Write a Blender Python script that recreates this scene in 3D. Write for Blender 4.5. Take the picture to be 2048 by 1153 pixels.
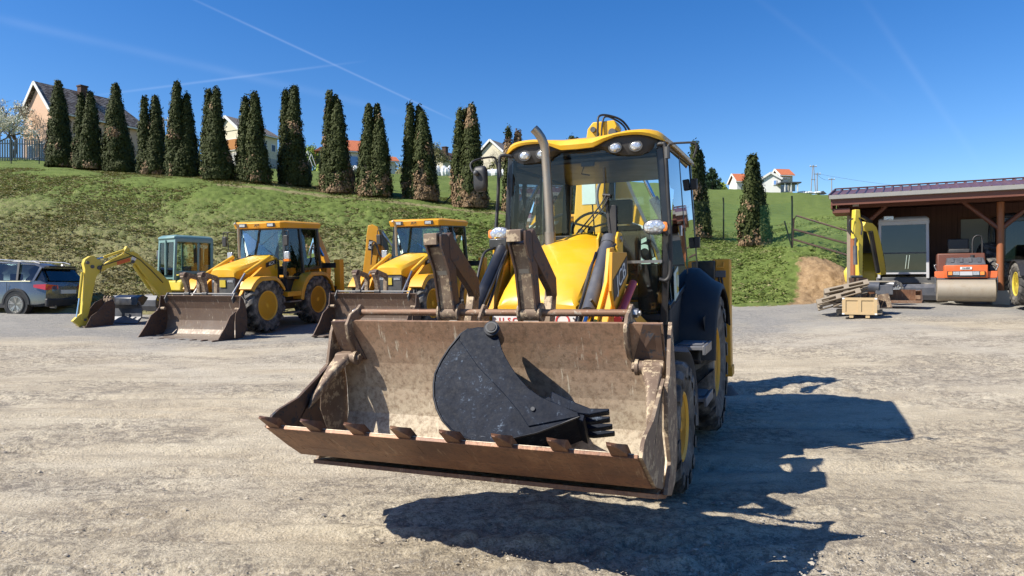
import bpy, bmesh, math, random
import numpy as np
from mathutils import Vector, Matrix, Euler
for o in list(bpy.data.objects): bpy.data.objects.remove(o, do_unlink=True)
scene = bpy.context.scene
col = scene.collection
# ---------------------------------------------------------------- camera, sky, sun
F, HC, YH = 1406.86, 1.529, 570.7          # focal length in photo pixels, eye height, horizon row
camd = bpy.data.cameras.new('camera'); cam = bpy.data.objects.new('camera', camd); col.objects.link(cam)
camd.sensor_width = 36; camd.lens = 36*F/2048; camd.clip_end = 6000; camd.clip_start = .05
cam.location = (0, 0, HC); cam.rotation_euler = (math.radians(90)-math.atan((576.5-YH)/F), 0, 0)
scene.camera = cam
SUN = Vector((-.98, -.36, 1.0)).normalized()      # towards the sun
sun_el = math.asin(SUN.z); sun_az = math.atan2(SUN.x, SUN.y)
world = bpy.data.worlds.new('World'); scene.world = world; world.use_nodes = True
wn, wl = world.node_tree.nodes, world.node_tree.links; wn.clear()
sky = wn.new('ShaderNodeTexSky'); sky.sky_type = 'NISHITA'; sky.sun_disc = False
sky.sun_elevation = sun_el; sky.sun_rotation = sun_az
sky.altitude = 300; sky.air_density = 1.0; sky.dust_density = .25; sky.ozone_density = 3.0
bg = wn.new('ShaderNodeBackground'); bg.inputs['Strength'].default_value = .096
wo = wn.new('ShaderNodeOutputWorld')
geo = wn.new('ShaderNodeNewGeometry')
def wmath(op, a, b=None, c=None):
    n = wn.new('ShaderNodeMath'); n.operation = op
    for i, v in enumerate((a, b, c)):
        if v is None: continue
        if isinstance(v, (int, float)): n.inputs[i].default_value = v
        else: wl.new(v, n.inputs[i])
    return n.outputs[0]
def skydir(px, py): return Vector(((px-1024)/F, 1, (YH-py)/F)).normalized()
tex = wn.new('ShaderNodeTexCoord')
wnz = wn.new('ShaderNodeTexNoise'); wnz.inputs['Scale'].default_value = 9; wnz.inputs['Detail'].default_value = 5
wl.new(tex.outputs['Generated'], wnz.inputs['Vector'])
acc = None                                    # thin contrails: great-circle streaks in the sky
for (a, b, wd, st, ln) in [((370, -8), (905, 240), .0013, .085, 1.), ((190, 192), (700, 127), .0014, .075, 1.), ((-60, 25), (800, 225), .005, .03, 1.),
                       ((1490, -20), (1760, 190), .004, .022, 1.), ((1720, -10), (1945, 310), .004, .03, 1.)]:
    A, B = skydir(*a), skydir(*b); N = A.cross(B).normalized(); M = (A+B).normalized()
    dn = wn.new('ShaderNodeVectorMath'); dn.operation = 'DOT_PRODUCT'; wl.new(tex.outputs['Generated'], dn.inputs[0]); dn.inputs[1].default_value = N
    dm = wn.new('ShaderNodeVectorMath'); dm.operation = 'DOT_PRODUCT'; wl.new(tex.outputs['Generated'], dm.inputs[0]); dm.inputs[1].default_value = M
    t = wmath('ABSOLUTE', dn.outputs['Value']); t = wmath('DIVIDE', t, wd); t = wmath('MULTIPLY', t, t); t = wmath('MULTIPLY', t, -1.); t = wmath('EXPONENT', t)
    c0 = A.dot(M)
    mr = wn.new('ShaderNodeMapRange'); mr.inputs['From Min'].default_value = c0-.004; mr.inputs['From Max'].default_value = c0+.012
    wl.new(dm.outputs['Value'], mr.inputs['Value'])
    t = wmath('MULTIPLY', t, mr.outputs[0]); t = wmath('MULTIPLY', t, st)
    t = wmath('MULTIPLY', t, wmath('MULTIPLY_ADD', wnz.outputs['Fac'], 1.6, .1))
    acc = t if acc is None else wmath('ADD', acc, t)
wm = wn.new('ShaderNodeMixRGB'); wm.blend_type = 'MIX'; wl.new(acc, wm.inputs[0]); wl.new(sky.outputs[0], wm.inputs[1]); wm.inputs[2].default_value = (9, 9.6, 10.4, 1)
hs = wn.new('ShaderNodeHueSaturation'); hs.inputs['Saturation'].default_value = 1.36; hs.inputs['Hue'].default_value = .510; hs.inputs['Value'].default_value = 1.0
wl.new(wm.outputs[0], hs.inputs['Color']); wl.new(hs.outputs[0], bg.inputs['Color']); wl.new(bg.outputs[0], wo.inputs['Surface'])
sd = bpy.data.lights.new('sun', 'SUN'); sd.energy = 5.0; sd.angle = math.radians(.55); sd.color = (1, .94, .83)
so = bpy.data.objects.new('sun', sd); col.objects.link(so); so.rotation_euler = (-SUN).to_track_quat('-Z', 'Y').to_euler()
so.location = (-30, 0, 40)
scene.view_settings.view_transform = 'Standard'; scene.view_settings.look = 'None'
scene.view_settings.exposure = 0.75; scene.view_settings.gamma = 1
scene.cycles.max_bounces = 8; scene.cycles.transparent_max_bounces = 24
random.seed(7); rng = np.random.default_rng(7)
PI = math.pi
# ---------------------------------------------------------------- materials
MATS = {}
class NT:
    def __init__(s, name):
        m = bpy.data.materials.new(name); m.use_nodes = True; s.m = m; s.n = m.node_tree.nodes; s.l = m.node_tree.links
        s.n.clear(); s.out = s.n.new('ShaderNodeOutputMaterial'); s.b = s.n.new('ShaderNodeBsdfPrincipled'); s.l.new(s.b.outputs[0], s.out.inputs[0])
        s.tc = s.n.new('ShaderNodeTexCoord')
    def set(s, inp, v):
        if hasattr(v, 'is_linked') or hasattr(v, 'node'): s.l.new(v, inp)
        else: inp.default_value = v
    def noise(s, scale, detail=4, rough=.55, vec=None, dist=0., stretch=None, coord='Object'):
        n = s.n.new('ShaderNodeTexNoise'); n.inputs['Scale'].default_value = scale; n.inputs['Detail'].default_value = detail
        n.inputs['Roughness'].default_value = rough; n.inputs['Distortion'].default_value = dist
        v = vec or s.tc.outputs[coord]
        if stretch:
            mp = s.n.new('ShaderNodeMapping'); mp.inputs['Scale'].default_value = stretch; s.l.new(v, mp.inputs[0]); v = mp.outputs[0]
        s.l.new(v, n.inputs['Vector']); return n.outputs['Fac']
    def ramp(s, fac, stops):
        r = s.n.new('ShaderNodeValToRGB'); e = r.color_ramp.elements
        while len(e) < len(stops): e.new(.5)
        for i, (p, c) in enumerate(stops):
            e[i].position = p; e[i].color = (c[0], c[1], c[2], 1) if not isinstance(c, (int, float)) else (c, c, c, 1)
        s.l.new(fac, r.inputs[0]); return r.outputs[0]
    def mix(s, f, a, b, mode='MIX'):
        m = s.n.new('ShaderNodeMixRGB'); m.blend_type = mode
        s.set(m.inputs[0], f)
        for i, v in ((1, a), (2, b)):
            if isinstance(v, tuple): m.inputs[i].default_value = (v[0], v[1], v[2], 1)
            else: s.l.new(v, m.inputs[i])
        return m.outputs[0]
    def math(s, op, a, b=0.):
        n = s.n.new('ShaderNodeMath'); n.operation = op; s.set(n.inputs[0], a); s.set(n.inputs[1], b); return n.outputs[0]
    def bump(s, h, strength=.3, dist=.01):
        b = s.n.new('ShaderNodeBump'); b.inputs['Strength'].default_value = strength; b.inputs['Distance'].default_value = dist
        s.l.new(h, b.inputs['Height']); s.l.new(b.outputs[0], s.b.inputs['Normal'])
def paint(name, c, rough=.35, metal=0., dirt=(.25, .2, .15), amount=.35, scale=3., spec=.5, bump=.05, coat=0., wear=None, wearamt=.1):
    """painted or bare surface with dust clouds, streaks and optional worn patches"""
    t = NT(name)
    n1 = t.noise(scale, 6, .62); n2 = t.noise(scale*9, 5, .7, stretch=(1, 1, .35))
    d = t.math('MULTIPLY', t.ramp(n1, [(.42, 0.), (.72, 1.)]), t.ramp(n2, [(.3, .3), (.7, 1.)]))
    cc = t.mix(t.ramp(n1, [(.3, 0.), (.7, 1.)]), tuple(x*.86 for x in c), c)
    f = t.math('MULTIPLY', d, amount); cc = t.mix(f, cc, dirt)
    if wear:
        w = t.ramp(t.noise(scale*4.2, 8, .75), [(.66-wearamt, 0.), (.70-wearamt, 1.)]); cc = t.mix(w, cc, wear)
    t.l.new(cc, t.b.inputs['Base Color']); t.b.inputs['Metallic'].default_value = metal
    t.l.new(t.ramp(d, [(0., rough), (1., min(1, rough+.4*amount+.12))]), t.b.inputs['Roughness'])
    t.b.inputs['Specular IOR Level'].default_value = spec; t.b.inputs['Coat Weight'].default_value = coat
    if bump: t.bump(n2, bump, .01)
    MATS[name] = t.m; return t.m
def glassmat(name, tint=(.72, .84, .80), refl=1.0, rough=.02, dust=.05):
    m = bpy.data.materials.new(name); m.use_nodes = True; n, l = m.node_tree.nodes, m.node_tree.links; n.clear()
    o = n.new('ShaderNodeOutputMaterial'); tr = n.new('ShaderNodeBsdfTransparent'); tr.inputs[0].default_value = (*tint, 1)
    gl = n.new('ShaderNodeBsdfGlossy'); gl.inputs['Roughness'].default_value = rough; gl.inputs[0].default_value = (1, 1, 1, 1)
    df = n.new('ShaderNodeBsdfDiffuse'); df.inputs[0].default_value = (.35, .33, .28, 1)
    fr = n.new('ShaderNodeFresnel'); fr.inputs[0].default_value = 1.5
    tc = n.new('ShaderNodeTexCoord'); nz = n.new('ShaderNodeTexNoise'); nz.inputs['Scale'].default_value = 2.5; nz.inputs['Detail'].default_value = 6
    l.new(tc.outputs['Object'], nz.inputs['Vector'])
    rp = n.new('ShaderNodeValToRGB'); rp.color_ramp.elements[0].position = .4; rp.color_ramp.elements[0].color = (0.0,)*3+(1,)
    rp.color_ramp.elements[1].position = .8; rp.color_ramp.elements[1].color = (dust,)*3+(1,); l.new(nz.outputs['Fac'], rp.inputs[0])
    m1 = n.new('ShaderNodeMixShader'); l.new(rp.outputs[0], m1.inputs[0]); l.new(tr.outputs[0], m1.inputs[1]); l.new(df.outputs[0], m1.inputs[2])
    mt = n.new('ShaderNodeMath'); mt.operation = 'MULTIPLY'; mt.inputs[1].default_value = refl; l.new(fr.outputs[0], mt.inputs[0])
    m2 = n.new('ShaderNodeMixShader'); l.new(mt.outputs[0], m2.inputs[0]); l.new(m1.outputs[0], m2.inputs[1]); l.new(gl.outputs[0], m2.inputs[2])
    l.new(m2.outputs[0], o.inputs[0]); MATS[name] = m; return m
paint('yellow', (.78, .43, .012), .36, amount=.38, dirt=(.46, .33, .16), coat=.12, bump=.03, scale=2.2)
paint('yellow_deep', (.74, .34, .012), .4, amount=.3, dirt=(.3, .22, .14), bump=.03)
paint('yellow_worn', (.72, .43, .02), .45, amount=.55, dirt=(.25, .18, .11), wear=(.12, .08, .05), wearamt=.06)
paint('yellow_pale', (.66, .50, .055), .38, amount=.45, dirt=(.30, .24, .12), bump=.02)
paint('black_paint', (.013, .014, .017), .3, amount=.35, dirt=(.12, .11, .10), coat=.2)
paint('black_plastic', (.02, .02, .022), .5, amount=.35, dirt=(.14, .12, .10))
paint('navy_plastic', (.017, .016, .017), .5, amount=.4, dirt=(.07, .065, .06), spec=.28, bump=.02)
paint('dark_grey', (.06, .064, .07), .5, amount=.5, dirt=(.2, .18, .15))
paint('cyl_grey', (.085, .09, .105), .38, amount=.5, dirt=(.22, .2, .18), metal=.2)
paint('steel', (.45, .44, .42), .3, metal=.9, amount=.5, dirt=(.2, .15, .1))
paint('chrome', (.8, .8, .82), .12, metal=1., amount=.1, dirt=(.3, .3, .3))
paint('exhaust', (.42, .36, .29), .34, metal=.85, amount=.5, dirt=(.22, .15, .09), bump=.04)
paint('rubber', (.032, .031, .030), .7, amount=1., dirt=(.36, .33, .29), scale=5)
paint('rubber_dusty', (.05, .047, .043), .8, amount=.9, dirt=(.27, .24, .2), scale=4)
paint('rim_yellow', (.82, .42, .02), .42, amount=.4, dirt=(.25, .18, .1))
paint('rust_pipe', (.20, .105, .06), .6, amount=.6, dirt=(.34, .27, .2), metal=.3, scale=6, wear=(.33, .28, .22), wearamt=.08)
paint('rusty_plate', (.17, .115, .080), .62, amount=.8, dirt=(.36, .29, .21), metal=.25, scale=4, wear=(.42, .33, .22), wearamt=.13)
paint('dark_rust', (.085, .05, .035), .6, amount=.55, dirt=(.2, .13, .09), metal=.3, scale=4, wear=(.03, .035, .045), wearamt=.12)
paint('red_paint', (.55, .05, .05), .4, amount=.3)
paint('white_plastic', (.72, .72, .70), .4, amount=.3)
paint('grey_step', (.17, .175, .19), .35, amount=.4, metal=.3)
paint('orange_lens', (.85, .25, .04), .2, amount=.05, coat=.5)
paint('red_lens', (.6, .02, .03), .15, amount=.05, coat=.8)
paint('decal_black', (.012, .012, .014), .4, amount=.2, bump=0)
paint('decal_white', (.75, .76, .74), .4, amount=.15, bump=0)
paint('decal_pale', (.62, .74, .66), .4, amount=.15, bump=0)
paint('green_cloth', (.01, .14, .05), .85, amount=.2, scale=8)
paint('green_paint', (.012, .10, .03), .4, amount=.3)
paint('seat_cloth', (.035, .037, .045), .85, amount=.3, scale=9)
paint('teal_paint', (.17, .29, .27), .35, amount=.3, dirt=(.3, .32, .3), coat=.3)
paint('offwhite_paint', (.5, .5, .52), .4, amount=.4)
paint('orange_paint', (.70, .13, .03), .42, amount=.4, dirt=(.3, .2, .13))
paint('concrete', (.42, .41, .38), .85, amount=.5, dirt=(.25, .23, .2))
paint('drum_steel', (.36, .31, .24), .5, amount=.7, dirt=(.20, .15, .1), metal=.25, scale=5)
glassmat('cab_glass', (.84, .93, .92), 1.1)
glassmat('clear_glass', (.95, .985, .98), .75, dust=.012)
glassmat('dark_glass', (.22, .27, .28), 1.6)
def lampmat():
    t = NT('lamp_lens'); w = t.n.new('ShaderNodeTexVoronoi'); w.inputs['Scale'].default_value = 38; t.l.new(t.tc.outputs['Object'], w.inputs['Vector'])
    t.l.new(t.ramp(w.outputs['Distance'], [(.0, (.85, .87, .88)), (.5, (.45, .47, .5))]), t.b.inputs['Base Color'])
    t.b.inputs['Metallic'].default_value = .55; t.b.inputs['Roughness'].default_value = .18; t.b.inputs['Coat Weight'].default_value = 1
    t.bump(w.outputs['Distance'], .5, .01); MATS['lamp_lens'] = t.m
lampmat()
def bucket_steel(name, top=(.31, .185, .115), mid=(.46, .38, .275), low=(.56, .49, .37), zmin=.5, zmax=1.35, streak=True):
    """worn bucket steel: rust towards the upper edge, polished tan soil colour lower down, scuffs and blue-black paint remains"""
    t = NT(name); sx = t.n.new('ShaderNodeSeparateXYZ'); t.l.new(t.tc.outputs['Object'], sx.inputs[0])
    n1 = t.noise(2.2, 7, .65, dist=.4); nf = t.noise(26, 6, .75); nv = t.noise(7, 6, .7, stretch=(3.5, 1, .5))
    z = t.math('DIVIDE', t.math('SUBTRACT', sx.outputs[2], zmin), zmax-zmin)
    z = t.math('ADD', z, t.math('MULTIPLY', t.math('SUBTRACT', n1, .5), .9)); z = t.math('ADD', z, t.math('MULTIPLY', t.math('SUBTRACT', nf, .5), .35))
    c = t.ramp(z, [(.0, low), (.38, mid), (.66, tuple((a+b)/2 for a, b in zip(mid, top))), (.95, top)])
    c = t.mix(t.ramp(nf, [(.36, .75), (.56, 0.)]), c, (.16, .10, .06))
    c = t.mix(t.ramp(nv, [(.60, 0.), (.68, .7)]), c, (.62, .55, .42))
    c = t.mix(t.ramp(t.noise(14, 8, .8, stretch=(2, 1, .7)), [(.62, 0.), (.66, .8)]), c, (.07, .05, .04))
    t.l.new(c, t.b.inputs['Base Color']); t.b.inputs['Metallic'].default_value = .2
    t.l.new(t.ramp(nv, [(.3, .42), (.7, .7)]), t.b.inputs['Roughness']); t.bump(nf, .25, .01); MATS[name] = t.m
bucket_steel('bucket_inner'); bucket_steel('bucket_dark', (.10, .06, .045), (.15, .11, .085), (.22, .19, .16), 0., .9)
def lip_rust():
    t = NT('lip_rust'); n1 = t.noise(3, 6, .6); n2 = t.noise(9, 7, .75, stretch=(1, 4, 4)); n3 = t.noise(40, 4, .7)
    mp = t.n.new('ShaderNodeMapping'); mp.inputs['Rotation'].default_value = (0, .6, 0); mp.inputs['Scale'].default_value = (9, 1, .7); t.l.new(t.tc.outputs['Object'], mp.inputs[0])
    n4 = t.noise(5, 5, .7, vec=mp.outputs[0])
    c = t.ramp(n1, [(.3, (.10, .044, .024)), (.55, (.195, .090, .044)), (.75, (.31, .17, .09))])
    c = t.mix(t.ramp(n4, [(.58, 0.), (.70, .55)]), c, (.42, .30, .19)); c = t.mix(t.ramp(n3, [(.35, .6), (.5, 0.)]), c, (.06, .03, .02))
    t.l.new(c, t.b.inputs['Base Color']); t.b.inputs['Metallic'].default_value = .3; t.b.inputs['Roughness'].default_value = .5; t.bump(n3, .2, .01); MATS['lip_rust'] = t.m
lip_rust()
def scratched_black():
    t = NT('scratched_black'); n1 = t.noise(4, 8, .8, dist=.6); n2 = t.noise(30, 6, .8)
    mp = t.n.new('ShaderNodeMapping'); mp.inputs['Rotation'].default_value = (0, .7, 0); mp.inputs['Scale'].default_value = (1, 1, 14); t.l.new(t.tc.outputs['Object'], mp.inputs[0])
    n3 = t.noise(4, 6, .8, vec=mp.outputs[0])
    c = t.ramp(n1, [(.3, (.003, .005, .011)), (.7, (.010, .015, .028))])
    m = t.math('MULTIPLY', t.ramp(n1, [(.50, 0.), (.64, .8)]), t.ramp(n2, [(.54, 0.), (.62, .9)])); c = t.mix(m, c, (.20, .25, .32))
    m2 = t.math('MULTIPLY', t.ramp(n3, [(.66, 0.), (.69, .9)]), t.ramp(n1, [(.44, 0.), (.56, 1.)])); c = t.mix(m2, c, (.34, .38, .44))
    t.l.new(c, t.b.inputs['Base Color']); t.l.new(t.ramp(n2, [(.3, .42), (.7, .62)]), t.b.inputs['Roughness']); t.b.inputs['Specular IOR Level'].default_value = .06
    t.bump(t.mix(.5, n1, n2), .18, .008); MATS['scratched_black'] = t.m
scratched_black()
# ---------------------------------------------------------------- mesh helpers
def empty(name, loc=(0, 0, 0), rot=(0, 0, 0)):
    o = bpy.data.objects.new(name, None); o.empty_display_size = .3; col.objects.link(o); o.location = loc; o.rotation_euler = rot; return o
def tag(o, label=None, cat=None, group=None, kind=None):
    if label: o['label'] = label
    if cat: o['category'] = cat
    if group: o['group'] = group
    if kind: o['kind'] = kind
    return o
class MB:
    """collects solids in (u right, v forward, z up) and links them as ONE mesh object (local x=u, y=-v)"""
    def __init__(s, flip=True): s.v = []; s.f = []; s.fm = []; s.mi = 0; s.flip = flip
    def add(s, vs, fs):
        b = len(s.v); s.v += [tuple(v) for v in vs]; s.f += [tuple(b+i for i in f) for f in fs]; s.fm += [s.mi]*len(fs); return s
    def box(s, lo, hi):
        x0, y0, z0 = lo; x1, y1, z1 = hi
        return s.add([(x0, y0, z0), (x1, y0, z0), (x1, y1, z0), (x0, y1, z0), (x0, y0, z1), (x1, y0, z1), (x1, y1, z1), (x0, y1, z1)],
                     [(0, 3, 2, 1), (4, 5, 6, 7), (0, 1, 5, 4), (1, 2, 6, 5), (2, 3, 7, 6), (3, 0, 4, 7)])
    def loft(s, rings, closed=True, cap=True):
        n = len(rings[0]); vs = [p for r in rings for p in r]; fs = []
        for i in range(len(rings)-1):
            for j in range(n if closed else n-1):
                a, b = i*n+j, i*n+(j+1) % n; fs.append((a, b, b+n, a+n))
        if cap: fs.append(tuple(range(n-1, -1, -1))); fs.append(tuple(range((len(rings)-1)*n, len(rings)*n)))
        return s.add(vs, fs)
    def prism(s, poly, ax, a, b):
        """polygon given in the two other axes, extruded along ax from a to b"""
        def P(p, t):
            return {'u': (t, p[0], p[1]), 'v': (p[0], t, p[1]), 'z': (p[0], p[1], t)}[ax]
        return s.loft([[P(p, a) for p in poly], [P(p, b) for p in poly]])
    def taper(s, polyA, ax, a, polyB, b):
        def P(p, t):
            return {'u': (t, p[0], p[1]), 'v': (p[0], t, p[1]), 'z': (p[0], p[1], t)}[ax]
        return s.loft([[P(p, a) for p in polyA], [P(p, b) for p in polyB]])
    def tube(s, pts, r, n=10, cap=True):
        pts = [Vector(p) for p in pts]; rs = r if isinstance(r, (list, tuple)) else [r]*len(pts); rings = []; up = None
        for i, p in enumerate(pts):
            d = (pts[min(i+1, len(pts)-1)]-pts[max(i-1, 0)]).normalized()
            if up is None: up = d.orthogonal().normalized()
            up = (up-d*up.dot(d)); up = up.normalized() if up.length > 1e-6 else d.orthogonal().normalized(); w = d.cross(up)
            rings.append([p+(up*math.cos(2*PI*k/n)+w*math.sin(2*PI*k/n))*rs[i] for k in range(n)])
        return s.loft(rings, cap=cap)
    def cyl(s, a, b, r, r2=None, n=20): return s.tube([a, b], [r, r if r2 is None else r2], n)
    def bar(s, a, b, w, h, up=(0, 0, 1), w2=None, h2=None):
        a, b = Vector(a), Vector(b); d = (b-a).normalized(); up = Vector(up); sd = d.cross(up).normalized(); up = sd.cross(d)
        R = []
        for p, ww, hh in ((a, w, h), (b, w2 or w, h2 or h)):
            R.append([p+sd*x*ww/2+up*y*hh/2 for x, y in ((-1, -1), (1, -1), (1, 1), (-1, 1))])
        return s.loft(R)
    def plate(s, poly, t):
        """planar 3-D polygon given thickness t about its plane"""
        P = [Vector(p) for p in poly]; n = Vector((0, 0, 0))
        for i in range(len(P)): n += P[i].cross(P[(i+1) % len(P)])
        n.normalize(); return s.loft([[p-n*t/2 for p in P], [p+n*t/2 for p in P]])
    def strip(s, line, ax, a, b, t):
        """bent sheet: polyline in the two other axes, thickness t, extruded along ax"""
        L = [Vector((p[0], p[1])) for p in line]; A, B = [], []
        for i, p in enumerate(L):
            d = (L[min(i+1, len(L)-1)]-L[max(i-1, 0)]).normalized(); n = Vector((-d.y, d.x)); A.append(p+n*t/2); B.append(p-n*t/2)
        for i in range(len(L)-1): s.prism([A[i], A[i+1], B[i+1], B[i]], ax, a, b)
        return s
    def lathe(s, prof, c, axis='u', n=32):
        """profile (radius, along) turned about axis through c"""
        rings = []
        c = Vector(c)
        for r, a in prof:
            ring = []
            for k in range(n):
                q = 2*PI*k/n; x, y = r*math.cos(q), r*math.sin(q)
                ring.append(c+Vector({'u': (a, x, y), 'v': (x, a, y), 'z': (x, y, a)}[axis]))
            rings.append(ring)
        return s.loft(rings)
    def sphere(s, c, r, n=14, m=9):
        c = Vector(c); r = r if isinstance(r, (tuple, list)) else (r, r, r); rings = []
        for i in range(m+1):
            q = PI*i/m; q = min(max(q, .02), PI-.02)
            rings.append([c+Vector((r[0]*math.sin(q)*math.cos(2*PI*k/n), r[1]*math.sin(q)*math.sin(2*PI*k/n), r[2]*math.cos(q))) for k in range(n)])
        return s.loft(rings)
    def mat(s, i): s.mi = i; return s
    def build(s, name, mats, parent=None, bevel=0., smooth=35, loc=None):
        me = bpy.data.meshes.new(name); k = -1 if s.flip else 1
        me.from_pydata([(x, k*y, z) for x, y, z in s.v], [], s.f)
        if not isinstance(mats, (list, tuple)): mats = [mats]
        for m in mats: me.materials.append(MATS[m] if isinstance(m, str) else m)
        me.polygons.foreach_set('material_index', s.fm)
        bm = bmesh.new(); bm.from_mesh(me); bmesh.ops.recalc_face_normals(bm, faces=bm.faces[:]); bm.to_mesh(me); bm.free()
        if smooth:
            me.polygons.foreach_set('use_smooth', [True]*len(me.polygons)); me.set_sharp_from_angle(angle=math.radians(smooth))
        o = bpy.data.objects.new(name, me); col.objects.link(o)
        if parent: o.parent = parent
        if loc: o.location = (loc[0], -loc[1] if s.flip else loc[1], loc[2])
        if bevel:
            b = o.modifiers.new('bevel', 'BEVEL'); b.width = bevel; b.segments = 2; b.limit_method = 'ANGLE'; b.angle_limit = math.radians(40)
        return o
def text(name, s, size, mat, parent, origin, right, up, bold=.0, shear=0., depth=.002, sx=1.):
    """lettering lying on a surface; origin/right/up in (u,v,z)"""
    cu = bpy.data.curves.new(name, 'FONT'); cu.body = s; cu.size = size; cu.offset = bold; cu.shear = shear; cu.extrude = depth
    cu.align_x = 'CENTER'; cu.align_y = 'CENTER'
    o = bpy.data.objects.new(name, cu); col.objects.link(o)
    me = bpy.data.meshes.new_from_object(o.evaluated_get(bpy.context.evaluated_depsgraph_get())); bpy.data.objects.remove(o)
    fl = lambda p: Vector((p[0], -p[1], p[2]))
    R = fl(right).normalized(); U = fl(up); U = (U-R*U.dot(R)).normalized(); N = R.cross(U); O = fl(origin)
    M = Matrix((R*sx, U, N)).transposed().to_4x4(); M.translation = O; me.transform(M)
    me.materials.clear(); me.materials.append(MATS[mat]); ob = bpy.data.objects.new(name, me); col.objects.link(ob); ob.parent = parent; return ob
def copy_tree(o, parent=None):
    c = o.copy(); col.objects.link(c); c.parent = parent
    for ch in list(o.children): copy_tree(ch, c)
    return c
def W(px, py, Y): return Vector(((px-1024)/F*Y, Y, HC+(YH-py)*Y/F))     # point seen at that photo pixel, Y metres away
# ---------------------------------------------------------------- noise for terrain
def _hash(ix, iy, seed):
    h = (ix.astype(np.int64)*374761393+iy.astype(np.int64)*668265263+seed*1274126177) & 0xffffffff
    h = ((h ^ (h >> 13))*1274126177) & 0xffffffff; return ((h ^ (h >> 16)) & 0xffff)/65535.
def vnoise(x, y, seed=0):
    ix, iy = np.floor(x), np.floor(y); fx, fy = x-ix, y-iy; fx = fx*fx*(3-2*fx); fy = fy*fy*(3-2*fy)
    a, b, c, d = _hash(ix, iy, seed), _hash(ix+1, iy, seed), _hash(ix, iy+1, seed), _hash(ix+1, iy+1, seed)
    return (a*(1-fx)+b*fx)*(1-fy)+(c*(1-fx)+d*fx)*fy
def fbm(x, y, oct=4, seed=0, g=.5):
    t = 0; a = 1; s = 0
    for i in range(oct): t = t+a*vnoise(x*2**i+i*17.3, y*2**i-i*9.1, seed+i); s += a; a *= g
    return t/s
# ---------------------------------------------------------------- terrain
def ztab(px, rows): return ((px-1024)/F, rows)
def zy(Y, py): return HC+(YH-py)*Y/F
YARD = [ztab(-200, [(2, -.12), (6, -.05), (8, 0), (12, .12), (16, .30), (18, .40), (20, .58), (22, .72), (26, .8)]),
        ztab(500, [(2, -.12), (6, -.05), (8, 0), (12, .12), (16, .24), (18, .29), (20, .42), (22, .60), (26, .7)]),
        ztab(1024, [(2, -.12), (6, -.05), (8, 0), (12, .13), (16, .30), (18, .40), (20, .52), (22, .7), (26, .8)]),
        ztab(1500, [(2, -.12), (6, -.05), (8, 0), (12, .2), (16, .5), (18, .70), (20, .9), (22, 1.0), (26, 1.1)]),
        ztab(1800, [(2, -.12), (6, -.05), (8, 0), (12, .28), (16, .72), (18, .93), (20, 1.05), (22, 1.12), (26, 1.15)]),
        ztab(2300, [(2, -.12), (6, -.05), (8, 0.02), (12, .32), (16, .8), (18, 1.0), (20, 1.08), (22, 1.14), (26, 1.16)])]
HILL = [ztab(-900, [(18, -.6), (22, .7), (30, 4.2), (40, 8.2), (46, 9.2), (60, zy(60, 318)), (80, 15), (110, 17), (160, 15), (300, 5), (1500, -60)]),
        ztab(0, [(18, -.7), (22, .7), (30, 4.3), (40, zy(40, 345)), (46, 9.4), (60, zy(60, 318)), (80, 15), (110, 17), (160, 15), (300, 5), (1500, -60)]),
        ztab(400, [(18, -.7), (22, .6), (30, 3.6), (38.5, zy(38.5, 360)), (44, zy(44, 350)), (60, zy(60, 335)), (72, zy(72, 330)), (90, 15.5), (110, 16), (160, 15), (300, 5), (1500, -60)]),
        ztab(700, [(18, -.8), (22, .65), (30, 3.4), (38, zy(38, 390)), (44, zy(44, 375)), (60, zy(60, 352)), (75, zy(75, 345)), (90, 14.6), (110, 15), (160, 15), (300, 5), (1500, -60)]),
        ztab(945, [(18, -.8), (22, .7), (30, 3.2), (37, zy(37, 418)), (44, zy(44, 398)), (60, zy(60, 370)), (80, zy(80, 350)), (90, 14.4), (110, 15.5), (160, 17), (300, 8), (1500, -60)]),
        ztab(1250, [(18, -.6), (22, .85), (28, 2.5), (36, zy(36, 450)), (44, zy(44, 432)), (60, zy(60, 402)), (80, zy(80, 376)), (95, zy(95, 362)), (120, 17), (160, 18), (300, 8), (1500, -60)]),
        ztab(1510, [(16, .05), (20, .88), (26, 1.95), (33, zy(33, 492)), (44, zy(44, 462)), (60, zy(60, 425)), (80, zy(80, 398)), (98, zy(98, 381)), (125, 16), (160, 15), (300, 6), (1500, -60)]),
        ztab(1590, [(16, .05), (20.4, .95), (23, 1.55), (25.5, zy(25.5, 512)), (33, 4.0), (44, 5.6), (60, zy(60, 435)), (80, zy(80, 402)), (98, zy(98, 383)), (125, 15.5), (160, 15), (300, 6), (1500, -60)]),
        ztab(1680, [(16, .05), (21.4, .98), (23.5, 2.2), (25.5, zy(25.5, 528)), (33, 4.2), (44, 6), (60, zy(60, 438)), (80, zy(80, 408)), (98, zy(98, 389)), (125, 15), (160, 14), (300, 6), (1500, -60)]),
        ztab(1760, [(16, .1), (25, 1.05), (27, 1.1), (30, 3.4), (35, 4.6), (44, 6), (60, 7.4), (80, 10.5), (98, 13.5), (125, 15), (160, 14), (300, 6), (1500, -60)]),
        ztab(3000, [(16, .1), (25, 1.05), (27, 1.1), (30, 3.4), (35, 4.6), (44, 6), (60, 7.2), (80, 10), (98, 12.5), (125, 14), (160, 13), (300, 6), (1500, -60)])]
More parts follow.
